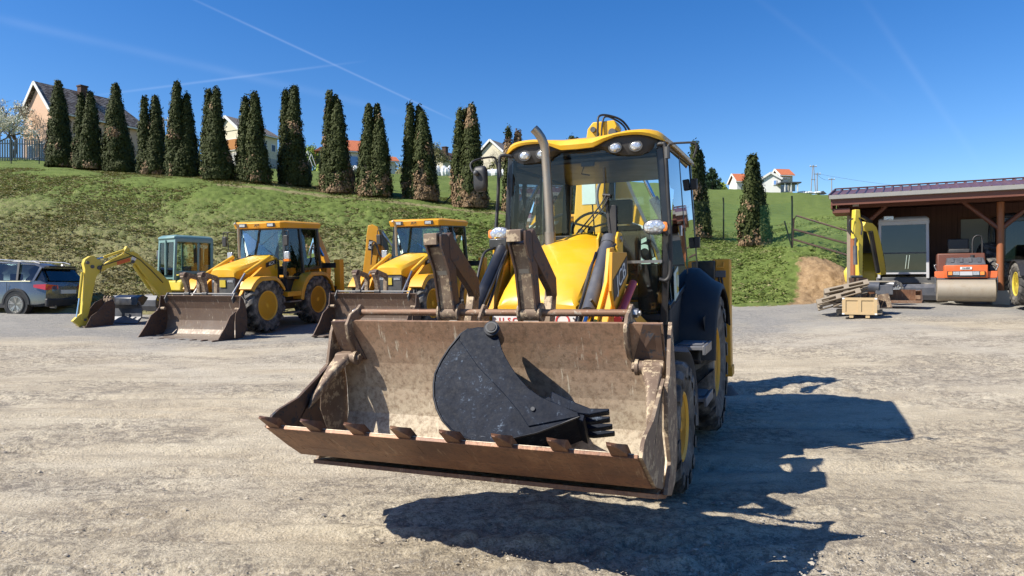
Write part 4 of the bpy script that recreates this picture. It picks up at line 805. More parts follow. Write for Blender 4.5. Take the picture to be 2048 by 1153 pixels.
for s in (-1, 1): window_pane(JB, [(s*.35, 1.345, 2.045), (s*.735, 1.335, 2.045), (s*.71, 1.33, 1.40), (s*.66, 1.33, 1.30), (s*.42, 1.33, 1.29), (s*.35, 1.33, 1.38)], 'lower_windscreen')
for s in (-1, 1):
    window_pane(JB, [(s*.722, 1.25, 2.80), (s*.775, 1.27, 2.03), (s*.768, 1.25, 1.40), (s*.785, .36, 1.60), (s*.722, .40, 2.81)], 'door_window', 'dark_glass')
    window_pane(JB, [(s*.718, .33, 2.81), (s*.785, .27, 1.66), (s*.775, -.40, 1.68), (s*.71, -.40, 2.82)], 'side_window', 'dark_glass')
window_pane(JB, [(-.66, -.48, 2.74), (.66, -.48, 2.74), (.70, -.48, 1.70), (-.70, -.48, 1.70)], 'rear_window', 'clear_glass')
# lower door glass with a decal panel painted as a yellow reflection in the pane
m = MB(); m.prism([(1.12, 1.40), (1.14, 1.66), (.92, 1.72), (.90, 1.46)], 'u', .785, .789); st = m.build('reflection_panel', 'decal_pale', JB)
m = MB(); m.prism([(1.0, 1.47), (1.02, 1.66), (.93, 1.68), (.92, 1.49)], 'u', .790, .792); m.build('yellow_reflection', 'yellow_pale', st)
text('reflection_oval', '0', .16, 'decal_pale', st, (.794, .97, 1.58), (0, -1, 0), (0, 0, 1), .002)
m = MB(); m.prism([(.60, 2.02), (.60, 2.12), (.52, 2.12), (.52, 2.02)], 'u', .768, .771); m.build('sticker', 'decal_white', JB)
# roof
def zb_(u):
    a = abs(u); return float(np.interp(a, [0, .15, .26, .36, .52, .62, .70, .76], [2.790, 2.795, 2.845, 2.876, 2.878, 2.866, 2.838, 2.82]))
def zt_(u):
    a = abs(u); return float(np.interp(a, [0, .15, .30, .45, .6, .68, .735, .76], [2.89, 2.89, 2.905, 2.925, 2.926, 2.918, 2.885, 2.84]))
rings = []
for u in np.concatenate([[-.76, -.745, -.72], np.linspace(-.69, .69, 29), [.72, .745, .76]]):
    q = max(0, (abs(u)-.45)/.31); fv = 1.50-.15*q**2.5-.05*abs(u); t, b = zt_(u), zb_(u); e = .10*q**3; hb = min(.06, (t-b)*.5)
    rings.append([(u, fv, b), (u, fv+.012, b+hb*.8), (u, fv-.02, t-hb*.25), (u, fv-.10, t+.012), (u, .6, t+.028), (u, -.4+e*0, t+.022), (u, -.60+e, t-.02), (u, -.62+e, b+.03), (u, -.5+e, b+.015), (u, .6, b+.02), (u, fv-.10, b+.012)])
m = MB(); m.loft(rings); roof = m.build('roof', 'yellow', JB, smooth=28)
m = MB(); m.box((-.68, -.40, 2.70), (.68, 1.26, 2.755)); m.build('headlining', 'decal_black', roof, bevel=.02)
m = MB(); rings = []
for u in np.linspace(-.70, .70, 31):
    a = abs(u); lo = float(np.interp(a, [0, .18, .28, .42, .58, .66, .70], [2.80, 2.80, 2.745, 2.715, 2.715, 2.76, 2.82])); q = max(0, (a-.45)/.31); fv = 1.475-.15*q**2.5-.05*a
    rings.append([(u, fv-.02, zb_(u)+.01), (u, fv-.015, (lo+zb_(u))/2), (u, fv-.05, lo), (u, 1.32, lo+.0), (u, 1.32, zb_(u)+.01)])
m.loft(rings); m.build('light_visor', 'black_plastic', roof, smooth=40)
for u in (-.523, -.343, .343, .523):
    m = MB(); v0 = 1.462-.05*abs(u)-(.01 if abs(u) > .5 else 0)
    rings = [[(x, v0+dv, z) for x, z in ellipse(u, 2.782, a, b, 24)] for dv, a, b in ((-.06, .055, .045), (0, .062, .050), (.012, .060, .048), (.012, .053, .042), (.004, .05, .04))]
    m.loft(rings); wl_ = m.build('work_light', 'dark_grey', roof); m = MB(); m.loft([[(x, v0+dv, z) for x, z in ellipse(u, 2.782, a, b, 24)] for dv, a, b in ((.004, .050, .040), (.014, .046, .036), (.020, .03, .024))]); m.build('lens', 'lamp_lens', wl_, smooth=60)
# mirrors and lamp brackets
hose(JB, [(-.69, 1.36, 2.80), (-.76, 1.39, 2.81), (-.795, 1.40, 2.76), (-.81, 1.42, 2.4), (-.82, 1.46, 2.12)], .017, name='lamp_bracket')
hose(JB, [(-.80, 1.40, 2.62), (-.815, 1.42, 2.73), (-.83, 1.43, 2.79), (-.90, 1.50, 2.785), (-.975, 1.60, 2.745), (-.995, 1.62, 2.70), (-.97, 1.63, 2.64)], .010, name='mirror_arm')
m = MB(); m.cyl((-.800, 1.40, 2.60), (-.800, 1.40, 2.74), .022, n=10); m.build('arm_clamp', 'dark_grey', JB)
def mirror(c, a, b, face=1):
    m = MB(); rings = []
    for dv, k in ((-.035, .55), (-.03, .8), (-.012, .96), (.012, 1.), (.02, .97)): rings.append([(c[0]+x, c[1]-dv*face, c[2]+z) for x, z in ellipse(0, 0, a*k, b*k, 28, 4.)])
    m.loft(rings); o = m.build('mirror', 'black_plastic', JB, smooth=50)
    m = MB(); m.loft([[(c[0]+x, c[1]-.021*face, c[2]+z) for x, z in ellipse(0, 0, a*.9, b*.93, 24, 4.)], [(c[0]+x, c[1]-.024*face, c[2]+z) for x, z in ellipse(0, 0, a*.9, b*.93, 24, 4.)]]); m.build('mirror_glass', 'chrome', o); return o
mo = mirror((-.905, 1.60, 2.575), .070, .122)
m = MB(); m.sphere((-.925, 1.655, 2.625), .026); m.build('ball_joint', 'dark_grey', mo)
hose(JB, [(.70, 1.36, 2.79), (.745, 1.37, 2.79), (.768, 1.37, 2.75), (.785, 1.37, 2.4), (.80, 1.36, 1.95), (.795, 1.36, 1.68), (.76, 1.37, 1.60), (.70, 1.37, 1.61)], .018, name='lamp_bracket')
hose(JB, [(.785, 1.37, 2.66), (.79, 1.37, 2.75), (.815, 1.36, 2.785), (.93, 1.33, 2.79), (1.0, 1.31, 2.785), (1.025, 1.30, 2.75), (.995, 1.29, 2.66)], .010, name='mirror_arm')
m = MB(); m.cyl((.785, 1.37, 2.66), (.785, 1.37, 2.76), .026, n=10); m.build('arm_clamp', 'dark_grey', JB)
for (v, z) in ((-.36, 2.62), (-.36, 1.98)):
    m = MB(); m.box((.76-.03*(z > 2.3), v-.035, z-.06), (.82-.02*(z > 2.3), v+.035, z+.06)); m.build('hinge', 'black_plastic', JB, bevel=.008)
for (cu, sg) in ((.71, 1), (-.76, -1)):
    m = MB(); rings = []
    def lo(k, dv, sx=1.): return [(cu+sg*.0+x*sx, 1.52+dv, 2.06+z*(1-.25*(x*sg > .05))) for x, z in ellipse(0, 0, .112*k, .066*k, 28, 2.6)]
    m.loft([lo(.6, -.08), lo(.9, -.04), lo(1., .0), lo(1., .018)]); hl = m.build('headlamp', 'black_plastic', JB, smooth=50)
    m = MB(); m.loft([[(x, v, z) for x, v, z in lo(.92, .018)], lo(.88, .03), lo(.6, .040)]); m.build('lens', 'lamp_lens', hl, smooth=60)
    m = MB(); m.loft([[(cu+sg*.076+x, 1.54+dv, 2.06+z) for x, z in ellipse(0, 0, .024*k, .040*k, 16, 3)] for dv, k in ((.0, 1.), (.012, 1.), (.016, .7))]); m.build('indicator_lens', 'orange_lens', hl)
    m = MB(); m.tube([(cu+sg*.03, 1.47, 2.04), (cu+sg*.07, 1.40, 2.0)], .015, 8); m.build('stay', 'black_plastic', hl)
# wipers, aerial
hose(JB, [(.245, 1.42, 2.37), (.20, 1.43, 2.29), (.05, 1.43, 2.12), (-.05, 1.43, 2.02)], .007, name='wiper_arm', sm=2); hose(JB, [(.265, 1.42, 2.35), (.22, 1.43, 2.26), (.07, 1.43, 2.10), (-.02, 1.43, 2.00)], .006, name='wiper_arm', sm=2)
m = MB(); m.bar((.235, 1.40, 2.37), (.27, 1.40, 2.02), .014, .02); m.build('wiper_blade', 'black_plastic', JB); m = MB(); m.cyl((.21, 1.40, 2.375), (.28, 1.40, 2.365), .016, n=8); m.tube([(.23, 1.40, 2.37), (.225, 1.40, 2.62)], .006, 6); m.build('aerial', 'black_plastic', JB)
m = MB(); m.box((.27, 1.365, 1.93), (.33, 1.40, 2.28)); m.build('washer_box', 'black_plastic', JB, bevel=.005)
# interior
m = MB(); m.box((-.20, .0, 1.55), (.24, .50, 1.68)); m.build('seat_cushion', 'seat_cloth', JB, bevel=.03)
m = MB(); m.loft([[(x, v, z) for x, v in ((-.20, a), (.24, a), (.24, b), (-.20, b))] for a, b, z in ((-.02, .10, 1.66), (-.06, .05, 1.95), (-.10, .0, 2.18))]); bk = m.build('seat_back', 'seat_cloth', JB, bevel=.03)
m = MB(); m.loft([[(x, v, z) for x, v in ((-.11, a), (.14, a), (.14, b), (-.11, b))] for a, b, z in ((-.11, -.02, 2.20), (-.13, -.02, 2.36), (-.14, -.06, 2.47))]); m.build('headrest', 'seat_cloth', bk, bevel=.025)
m = MB(); c = Vector((-.06, .86, 2.12)); ring = []
for k in range(25): a = 2*PI*k/24; ring.append(c+Vector((.19*math.cos(a), -.11*math.sin(a), .155*math.sin(a))))
m.tube(ring, .014, 8, cap=False)
for a in (0.3, 2.8, 4.7): m.tube([c, c+Vector((.19*math.cos(a), -.11*math.sin(a), .155*math.sin(a)))], .011, 6)
m.cyl(c, (-.06, 1.1, 1.75), .03, n=10); m.build('steering_wheel', 'black_plastic', JB)
m = MB(); m.box((-.25, 1.0, 1.3), (.15, 1.22, 1.93)); m.box((.42, .3, 1.3), (.62, 1.0, 1.75)); m.build('console', 'black_plastic', JB, bevel=.02)
m = MB(); m.tube([(.50, .7, 1.75), (.48, .72, 1.95)], .01, 6); m.sphere((.48, .72, 1.97), .025); m.tube([(-.33, -.3, 1.7), (-.36, -.25, 2.45)], .008, 6); m.build('levers', 'black_plastic', JB)
m = MB(); [m.sphere((.66+.02*i, .38-.03*i, 1.50+.13*i), (.09, .10, .13)) for i in range(3)]; m.build('green_jacket', 'green_cloth', JB)
m = MB(); m.box((-.02, 1.26, 2.66), (.10, 1.29, 2.70)); m.tube([(.0, 1.27, 2.66), (-.03, 1.25, 2.60), (.05, 1.25, 2.58)], .006, 6); m.build('cab_mirror_bracket', 'black_plastic', JB)
# fenders
for s in (-1, 1):
    m = MB(); rings = []
    for i in range(15):
        a = math.radians(8+i*10.5); k = 1+.10*math.sin(a)
        pr = lambda r, u: (s*u, r*math.cos(a), .72+r*math.sin(a))
        ri = .90*k if i < 12 else .88
        rings.append([pr(ri, .755), pr(ri-.012, .86), pr(.855, 1.00), pr(.81, 1.085), pr(.765, 1.10), pr(.76, 1.085), pr(.80, 1.06), pr(.83, .99), pr(.86, .86), pr(.86, .755)])
    m.loft(rings); f = m.build('rear_fender', 'navy_plastic', JB, smooth=50)
    m = MB(); m.prism([(.40, 1.0), (.92, 1.0), (.98, .84), (.86, .80), (.40, .80)], 'u', s*.70, s*.98); m.build('fender_apron', 'navy_plastic', f, bevel=.02)
    m = MB(); tri = [(.86, 1.235), (.70, 1.25), (.76, 1.10)]
    m.prism([(a, b) for a, b in tri], 'u', s*1.0, s*1.003)
    m.build('triangle_mark', 'decal_black', f)
# steps
for s in (-1, 1):
    for (z, v0, v1) in ((.52, .80, 1.25), (.98, .86, 1.30)):
        m = MB(); m.box((s*.80, v0, z), (s*1.06, v1, z+.035)); m.box((s*1.05, v0-.01, z-.04), (s*1.075, v1+.01, z+.045)); [m.box((s*.82, v0+.03+.06*i, z+.035), (s*1.04, v0+.05+.06*i, z+.048)) for i in range(6)]; m.build('step', 'grey_step', JB, bevel=.006)
    m = MB(); m.box((s*.70, .84, .50), (s*.80, 1.20, 1.02)); m.build('step_side', 'black_plastic', JB, bevel=.01)
    # front mudguard
    m = MB(); rings = []
    for i in range(8):
        a = math.radians(150-i*13.0-0); a = math.radians(178-(78+i*13)); r = .60
        a = math.radians(100+i*13); c_, s_ = math.cos(a), math.sin(a); rings.append([(s*.70, 2.17+r*c_, .5+r*s_), (s*1.03, 2.17+r*c_, .5+r*s_), (s*1.05, 2.17+(r-.03)*c_, .5+(r-.03)*s_), (s*1.035, 2.17+(r-.035)*c_, .5+(r-.035)*s_), (s*.70, 2.17+(r-.02)*c_, .5+(r-.02)*s_)])
    m.loft(rings); m.build('front_mudguard', 'grey_step', JB, smooth=40)
    m = MB(); m.box((s*.35, 1.45, .62), (s*.80, 1.62, 1.0)); m.build('fuel_tank', 'black_plastic', JB, bevel=.03)
for s in (-1, 1):
    wheel(JB, (s*.88, 2.17, .5), .5, .34, .235, s, lugs=15, lug_h=.042)
    wheel(JB, (s*.84, 0, .72), .72, .44, .335, s, lugs=18, lug_h=.05)
# loader arms
for s in (-1, 1):
    side = [(1.5, 1.05), (1.5, 1.22), (2.2, 1.42), (2.42, 1.60), (2.40, 1.80), (2.56, 1.83), (2.64, 1.60), (2.90, 1.36), (3.13, .95), (3.12, .62), (2.96, .60), (2.82, 1.0), (2.66, 1.20), (2.45, 1.30), (1.9, 1.10)]
    ua, ub = (.54, .64) if s > 0 else (.40, .50)
    if s < 0: side = [(1.5, 1.05), (1.5, 1.3), (1.85, 1.6), (1.95, 1.85), (2.10, 1.86), (2.25, 1.75), (2.45, 1.42), (3.10, .95), (3.12, .62), (2.96, .60), (2.4, 1.0), (1.9, 1.05)]
    m = MB(); m.prism(side, 'u', s*ua, s*ub); arm = m.build('loader_arm', 'yellow_deep', JB, bevel=.008)
    m = MB(); m.prism([(2.43, 1.83), (2.85, 1.825), (2.89, 1.56), (2.80, 1.40), (2.70, 1.38), (2.40, 1.66)] if s > 0 else [(1.95, 1.84), (2.2, 1.82), (2.3, 1.6), (2.1, 1.5), (1.9, 1.6)], 'u', s*(ub+.002), s*(ub+.025)); m.build('cover_plate', 'yellow_deep', arm, bevel=.004)
    m = MB(); m.cyl((s*.42, 3.02, .72), (s*.68, 3.02, .72), .05, n=12); m.build('pivot_pin', 'dark_grey', arm)
    # tilt ram on top
    m = MB(); m.cyl((s*.45, 2.12, 1.93), (s*.45, 2.72, 1.40), .058, n=18); m.cyl((s*.45, 2.10, 1.945), (s*.45, 2.16, 1.89), .066, n=18); r1 = m.build('tilt_ram', 'cyl_grey' if s > 0 else 'black_paint', JB, smooth=40)
    m = MB(); m.cyl((s*.45, 2.72, 1.40), (s*.45, 3.25, .93), .030, n=12); m.build('ram_rod', 'chrome', r1, smooth=40)
    for du in (-.075, .075):
        m = MB(); m.prism([(2.02, 1.62), (2.00, 1.96), (2.05, 2.0), (2.14, 2.0), (2.19, 1.95), (2.17, 1.62)], 'u', s*.45+du-.009, s*.45+du+.009); m.build('ram_bracket', 'yellow', JB, bevel=.004)
    m = MB(); m.cyl((s*.45-.1, 2.10, 1.945), (s*.45+.1, 2.10, 1.945), .025, n=12); m.build('ram_pin', 'steel', r1)
    hose(JB, [(s*.52, 2.20, 1.90), (s*.53, 2.36, 1.86), (s*.52, 2.5, 1.70), (s*.515, 2.6, 1.50), (s*.53, 2.72, 1.42), (s*.50, 2.84, 1.5)], .011, name='hydraulic_hose')
    hose(JB, [(s*.40, 2.20, 1.88), (s*.375, 2.4, 1.72), (s*.37, 2.58, 1.52), (s*.38, 2.74, 1.36), (s*.40, 2.86, 1.25)], .012, name='hydraulic_hose')
    m = MB(); m.tube([(s*.385, 2.28, 1.84), (s*.385, 2.86, 1.32)], .009, 6); m.build('hydraulic_pipe', 'black_paint', JB)
    m = MB(); m.cyl((s*.70, 1.7, .95), (s*.70, 2.6, 1.35), .045, n=14); l1 = m.build('lift_ram', 'black_paint', JB, smooth=40)
    if s > 0: m = MB(); m.cyl((s*.70, 2.40, 1.60), (s*.70, 2.88, 1.36), .030, n=12); m.build('ram_lock', 'red_paint', l1)
# inner (sunlit) front strips of the arms
for s in (-1, 1):
    dv_ = 0 if s > 0 else -.45
    m = MB(); m.prism([(a+dv_, b) for a, b in ((2.44, 1.87), (2.57, 1.86), (2.66, 1.62), (2.95, 1.36), (3.06, .70), (2.94, .70), (2.80, 1.25), (2.5, 1.6))], 'u', s*.548 if s > 0 else s*.44, s*.575 if s > 0 else s*.50); m.build('arm_web', 'yellow', JB, bevel=.004)
m = MB(); m.cyl((-.55, 2.72, 1.22), (.55, 2.72, 1.22), .06, n=16); m.build('cross_tube', 'yellow_deep', JB)
m = MB(); m.box((-.56, 2.10, 1.905), (-.40, 2.20, 1.985)); m.build('ram_cover', 'black_paint', JB, bevel=.01)
# arm decal
arm_r = [c for c in JB.children if c.name.startswith('loader_arm') and c.bound_box[0][0] > 0][0]
D = Vector((0, -.45, .20)).normalized()      # reading direction: bottom-front to top-rear
m = MB(); c0 = Vector((.667, 2.645, 1.650)); R_, U_ = D, Vector((0, .20, .45)).normalized()
quad = [c0+R_*a+U_*b for a, b in ((-.245, -.07), (.20, -.065), (.245, .06), (-.20, .07))]
m.plate(quad, .003); dc = m.build('decal', 'decal_black', arm_r)
text('lettering', 'JCB', .155, 'decal_white', dc, c0+Vector((.004, 0, 0)), R_, U_, .0, .15, .001, 1.22)
# ---- backhoe: kingpost frame, stabilisers, boom and dipper folded upright
m = MB(); m.box((-.86, -1.18, .62), (.86, -.98, .82)); m.box((-.86, -1.18, 1.32), (.86, -1.0, 1.50)); m.box((.70, -1.20, 1.55), (.90, -1.0, 1.78)); m.box((-.90, -1.20, 1.55), (-.70, -1.0, 1.78)); m.build('backhoe_frame', 'black_paint', JB, bevel=.01)
for s in (-1, 1):
    m = MB(); m.box((s*.86, -1.32, .42), (s*1.06, -1.10, 1.80)); st_ = m.build('stabiliser_leg', 'yellow_deep', JB, bevel=.012)
    m = MB(); m.box((s*.845, -1.335, .40), (s*1.075, -1.085, .52)); m.build('collar', 'yellow_deep', st_, bevel=.008)
    m = MB(); m.cyl((s*.96, -1.21, .24), (s*.96, -1.21, .42), .05, n=12); m.taper(ellipse(s*.96, -1.21, .17, .15, 14), 'z', .17, ellipse(s*.96, -1.21, .10, .09, 14), .27); m.build('foot_pad', 'dark_grey', st_)
    m = MB(); m.box((s*.895, -1.10, 1.58), (s*1.015, -1.06, 1.66)); m.build('valve_block', 'cyl_grey', st_, bevel=.006)
    hose(st_, [(s*.94, -1.07, 1.58), (s*.95, -1.05, 1.45), (s*.955, -1.04, 1.35), (s*.90, -1.02, 1.22)], .012, name='hose')
    hose(st_, [(s*.97, -1.07, 1.58), (s*.985, -1.05, 1.45), (s*.98, -1.04, 1.33), (s*.92, -1.02, 1.18)], .012, name='hose')
    m = MB(); m.tube([(s*.91, -1.09, 1.76), (s*.91, -1.07, 1.70), (s*.99, -1.07, 1.70), (s*.99, -1.09, 1.76)], .012, 6); m.build('lifting_eye', 'yellow_deep', st_)
m = MB(); m.prism([(-.36, 1.0), (.36, 1.0), (.20, 1.25), (.26, 1.7), (-.85, 1.7), (-.9, 1.2), (-.36, 1.2)], 'v', -1.42, -1.22) if False else m.box((-.55, -1.45, .9), (.15, -1.2, 1.5)); m.build('kingpost', 'yellow_deep', JB, bevel=.02)
boom = [(-.30, 1.05), (.24, 1.20), (.20, 1.62), (.03, 2.15), (-.22, 2.72), (-.34, 3.05), (-.42, 3.28), (-.62, 3.28), (-.60, 2.9), (-.50, 2.3), (-.45, 1.8)]
m = MB(); m.prism(boom, 'v', -1.78, -1.52); bo = m.build('boom', 'yellow', JB, bevel=.012)
dip = [(-.92, 1.35), (-.70, 1.20), (-.58, 1.7), (-.50, 2.6), (-.42, 3.30), (-.30, 3.52), (-.34, 3.60), (-.62, 3.60), (-.69, 3.52), (-.73, 3.30), (-.86, 2.8), (-.93, 2.0)]
m = MB(); m.prism(dip, 'v', -1.49, -1.24); dp = m.build('dipper', 'yellow', JB, bevel=.012)
for x, z, r in ((-.61, 3.50, .035), (-.36, 3.44, .05), (-.80, 2.2, .04)): m = MB(); m.cyl((x, -1.50, z), (x, -1.20, z), r, n=14); m.build('pivot_pin', 'dark_grey', dp)
hose(JB, [(-.55, -1.18, 3.05), (-.535, -1.17, 3.5), (-.52, -1.2, 3.66), (-.40, -1.3, 3.67), (-.26, -1.4, 3.6), (-.16, -1.5, 3.42), (-.12, -1.55, 3.25)], .014, name='boom_hose')
hose(JB, [(-.50, -1.19, 3.3), (-.47, -1.22, 3.63), (-.36, -1.35, 3.63), (-.24, -1.42, 3.52), (-.2, -1.5, 3.3)], .012, name='boom_hose')
hose(JB, [(-.46, -1.2, 2.95), (-.55, -1.15, 2.7), (-.50, -1.12, 2.45), (-.30, -1.2, 2.35), (-.05, -1.45, 2.2), (.15, -1.5, 1.9)], .020, 'cyl_grey', name='boom_hose')
m = MB(); m.cyl((-.05, -1.46, 2.95), (.13, -1.46, 2.55), .028, n=12); m.build('ram_rod', 'chrome', bo); m = MB(); m.cyl((.10, -1.46, 2.60), (.42, -1.46, 1.95), .062, n=16); m.build('boom_ram', 'cyl_grey', bo)
m = MB(); m.cyl((-.43, -1.50, 3.0), (-.50, -1.50, 2.2), .05, n=12); m.build('dipper_ram', 'cyl_grey', bo)
m = MB(); m.plate([(-.19, -1.517, 2.28), (.02, -1.517, 2.20), (.16, -1.517, 1.62), (-.22, -1.517, 1.50)], .003); bd = m.build('decal', 'decal_black', bo)
m = MB(); m.plate([(-.24, -1.514, 2.33), (.0, -1.514, 2.24), (-.02, -1.514, 2.20), (-.22, -1.514, 2.28)], .003); m.build('white_patch', 'decal_pale', bo)
text('lettering', 'JCB', .27, 'decal_pale', bd, (-.03, -1.513, 1.87), (.28, 0, -.66), (.66, 0, .28), .01, .0, .001, 1.1)
m = MB(); m.box((-.78, -1.237, 2.55), (-.60, -1.233, 2.85)); m.build('sticker', 'decal_pale', dp)
# ---- shovel
S = JB
back = [(3.55, 1.395), (3.50, 1.26), (3.45, 1.10), (3.42, .92), (3.415, .74), (3.45, .60), (3.53, .50), (3.65, .46), (3.85, .487)]
side_rear = [(3.52, 1.400), (3.565, 1.31), (3.615, 1.10), (3.68, 1.06), (3.70, .80), (3.62, .62), (3.75, .47), (3.62, .43), (3.50, .47), (3.42, .58), (3.395, .74), (3.40, .93), (3.43, 1.12), (3.48, 1.28)]
clam_side = [(3.63, 1.09), (3.95, .925), (4.13, .885), (4.19, .86), (4.245, .80), (4.06, .66), (3.93, .565), (3.74, .50), (3.66, .64), (3.74, .82), (3.71, 1.05)]
Wd = 1.15
b = MB(); b.strip(back, 'u', -Wd+.02, Wd-.02, .02); sh = b.build('loader_shovel', 'bucket_inner', JB, smooth=50)
for s in (-1, 1):
    m = MB(); m.prism([(a-.008 if i < 3 else a, b_) for i, (a, b_) in enumerate(side_rear)], 'u', s*(Wd+.028), s*(Wd+.004)); m.build('rear_side_plate', 'rusty_plate', sh, bevel=.003)
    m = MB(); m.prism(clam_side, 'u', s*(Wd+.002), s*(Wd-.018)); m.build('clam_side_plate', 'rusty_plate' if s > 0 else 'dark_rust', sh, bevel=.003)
    # back corner gusset and clam pivot arm
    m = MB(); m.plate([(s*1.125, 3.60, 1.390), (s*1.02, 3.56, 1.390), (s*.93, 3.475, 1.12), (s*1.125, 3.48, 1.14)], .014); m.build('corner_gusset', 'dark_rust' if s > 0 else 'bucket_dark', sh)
    m = MB(); m.cyl((s*1.13, 3.53, 1.135), (s*.985, 3.53, 1.135), .040, n=18); m.cyl((s*.985, 3.53, 1.135), (s*.965, 3.53, 1.135), .048, n=18); m.cyl((s*.965, 3.53, 1.135), (s*.945, 3.53, 1.135), .028, n=6); m.build('clam_pivot', 'rusty_plate', sh)
    rr_ = [(1.01, 3.54, 1.135, .048, .05), (1.03, 3.60, 1.10, .05, .055), (1.065, 3.68, 1.03, .058, .055), (1.08, 3.76, .955, .062, .045), (1.10, 3.86, .88, .045, .03)]
    m = MB(); m.loft([[(s*u_, v_+.03*x, z_+h_*y) for u_, x, y in ((1.129, -1, 1), (uu, -.5, 1), (uu-.008, .6, .2), (uu, .9, -.8), (1.129, .6, -1))] for uu, v_, z_, h_, w_ in rr_]); m.build('clam_arm', 'rusty_plate', sh, bevel=.012, smooth=50)
    # bar bracket
    br = [(3.47, 1.475), (3.44, 1.50), (3.40, 1.48), (3.39, 1.42), (3.47, 1.39), (3.475, 1.25), (3.46, 1.16), (3.53, 1.19), (3.59, 1.27), (3.61, 1.37), (3.56, 1.44)]
    bu = .925 if s > 0 else 1.0; m = MB(); m.prism(br, 'u', s*(bu-.012), s*(bu+.012)); m.build('bar_bracket', 'rusty_plate', sh, bevel=.004)
    m = MB(); m.cyl((s*(bu+.012), 3.44, 1.445), (s*(bu+.04), 3.44, 1.445), .028, n=6); m.cyl((s*(bu+.03), 3.44, 1.445), (s*(bu+.055), 3.44, 1.445), .016, n=10); m.build('bolt', 'steel', sh)
m = MB(); m.cyl((-1.01, 3.44, 1.445), (.93, 3.44, 1.445), .0225, n=16); bar_ = m.build('fork_bar', 'rust_pipe', sh, smooth=50)
br = [(3.47, 1.47), (3.44, 1.50), (3.39, 1.48), (3.36, 1.36), (3.42, 1.30), (3.50, 1.36), (3.515, 1.42)]
m = MB(); m.prism(br, 'u', -.035, -.055); m.build('bar_bracket', 'rusty_plate', sh, bevel=.004)
lipp = [(4.25, .805), (4.06, .655), (3.94, .570), (3.82, .535)]
m = MB(); m.strip(lipp, 'u', -Wd+.018, Wd-.018, .022); cl_ = m.build('clam_plate', 'lip_rust', sh, bevel=.003)
m = MB(); m.strip([(4.24, .812), (3.96, .60), (3.6, .52), (3.5, .52)], 'u', -Wd+.02, Wd-.02, .008); m.build('clam_floor', 'bucket_inner', sh)
m = MB(); m.strip([(3.52, .435), (3.64, .43), (3.87, .497)], 'u', -Wd*.95, Wd, .026); m.build('rear_cutting_edge', 'lip_rust', sh, bevel=.003)
m = MB(); m.prism([(3.90, .550), (3.84, .525), (3.72, .50), (3.72, .46), (3.84, .47), (3.90, .505)], 'u', -Wd*.93, Wd-.02); m.build('edge_gap', 'decal_black', sh) if False else None
for i in range(8):
    u = -1.125+i*(2.25-.14)/7+.0
    w0, w1 = u+.02, u+.095
    m = MB(); tip = Vector((u+.055, 4.345, .862))
    rings = [[(w0+.010, 4.02, .645), (w1+.004, 4.02, .645), (w1+.004, 4.035, .622), (w0+.010, 4.035, .622)], [(w0-.004, 4.17, .785), (w1+.008, 4.17, .785), (w1+.008, 4.19, .742), (w0-.004, 4.19, .742)],
             [(w0-.006, 4.25, .862), (w1+.002, 4.25, .862), (w1+.002, 4.275, .822), (w0-.006, 4.275, .822)], [(w0-.012, 4.32, .885), (w1-.028, 4.32, .880), (w1-.028, 4.33, .862), (w0-.006, 4.33, .867)], [(w0+.004, 4.345, .880), (w1-.055, 4.345, .878), (w1-.055, 4.347, .873), (w0+.004, 4.347, .875)]]
    m.loft(rings); m.build('tooth', 'lip_rust', sh)
# ---- folded pallet forks hinged on the bar
for c in (-.285, .285):
    m = MB(); f = [(3.50, 1.46), (3.56, 1.72), (3.66, 1.88), (3.66, 1.95), (3.58, 1.955), (3.55, 1.93), (3.47, 1.74), (3.42, 1.46)]
    fk = MB(); fk.prism([(3.488, 1.47), (3.545, 1.72), (3.62, 1.87), (3.55, 1.90), (3.455, 1.72), (3.42, 1.47)], 'u', c-.05, c+.05); fo = fk.build('pallet_fork', 'rusty_plate', JB, bevel=.004)
    m = MB(); m.prism([(3.549, 1.735), (3.503, 1.545), (3.495, 1.548), (3.541, 1.738)], 'u', c-.036, c+.030); m.build('wear_patch', 'drum_steel', fo)
    for s in (-1, 1):
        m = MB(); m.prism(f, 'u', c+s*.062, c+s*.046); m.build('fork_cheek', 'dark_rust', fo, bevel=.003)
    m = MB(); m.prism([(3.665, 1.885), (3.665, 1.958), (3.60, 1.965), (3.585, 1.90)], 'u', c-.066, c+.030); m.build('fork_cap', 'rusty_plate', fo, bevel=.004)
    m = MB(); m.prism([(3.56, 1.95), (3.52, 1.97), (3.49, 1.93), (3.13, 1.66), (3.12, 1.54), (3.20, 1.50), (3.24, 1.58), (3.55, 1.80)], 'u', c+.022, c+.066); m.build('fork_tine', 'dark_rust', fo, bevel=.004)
    m = MB(); m.prism([(3.20, 1.60), (3.13, 1.54), (3.17, 1.38), (3.24, 1.30), (3.28, 1.36)], 'u', c+.010, c+.066); m.build('fork_tip', 'rusty_plate', fo, bevel=.004)
    m = MB(); m.cyl((c-.062, 3.44, 1.445), (c+.062, 3.44, 1.445), .052, n=22); m.build('fork_hub', 'rusty_plate', fo, bevel=.004)
    for s in (-1, 1): m = MB(); m.cyl((c+s*.062, 3.44, 1.445), (c+s*.078, 3.44, 1.445), .062, n=22); m.build('hub_flange', 'rusty_plate', fo, bevel=.003)
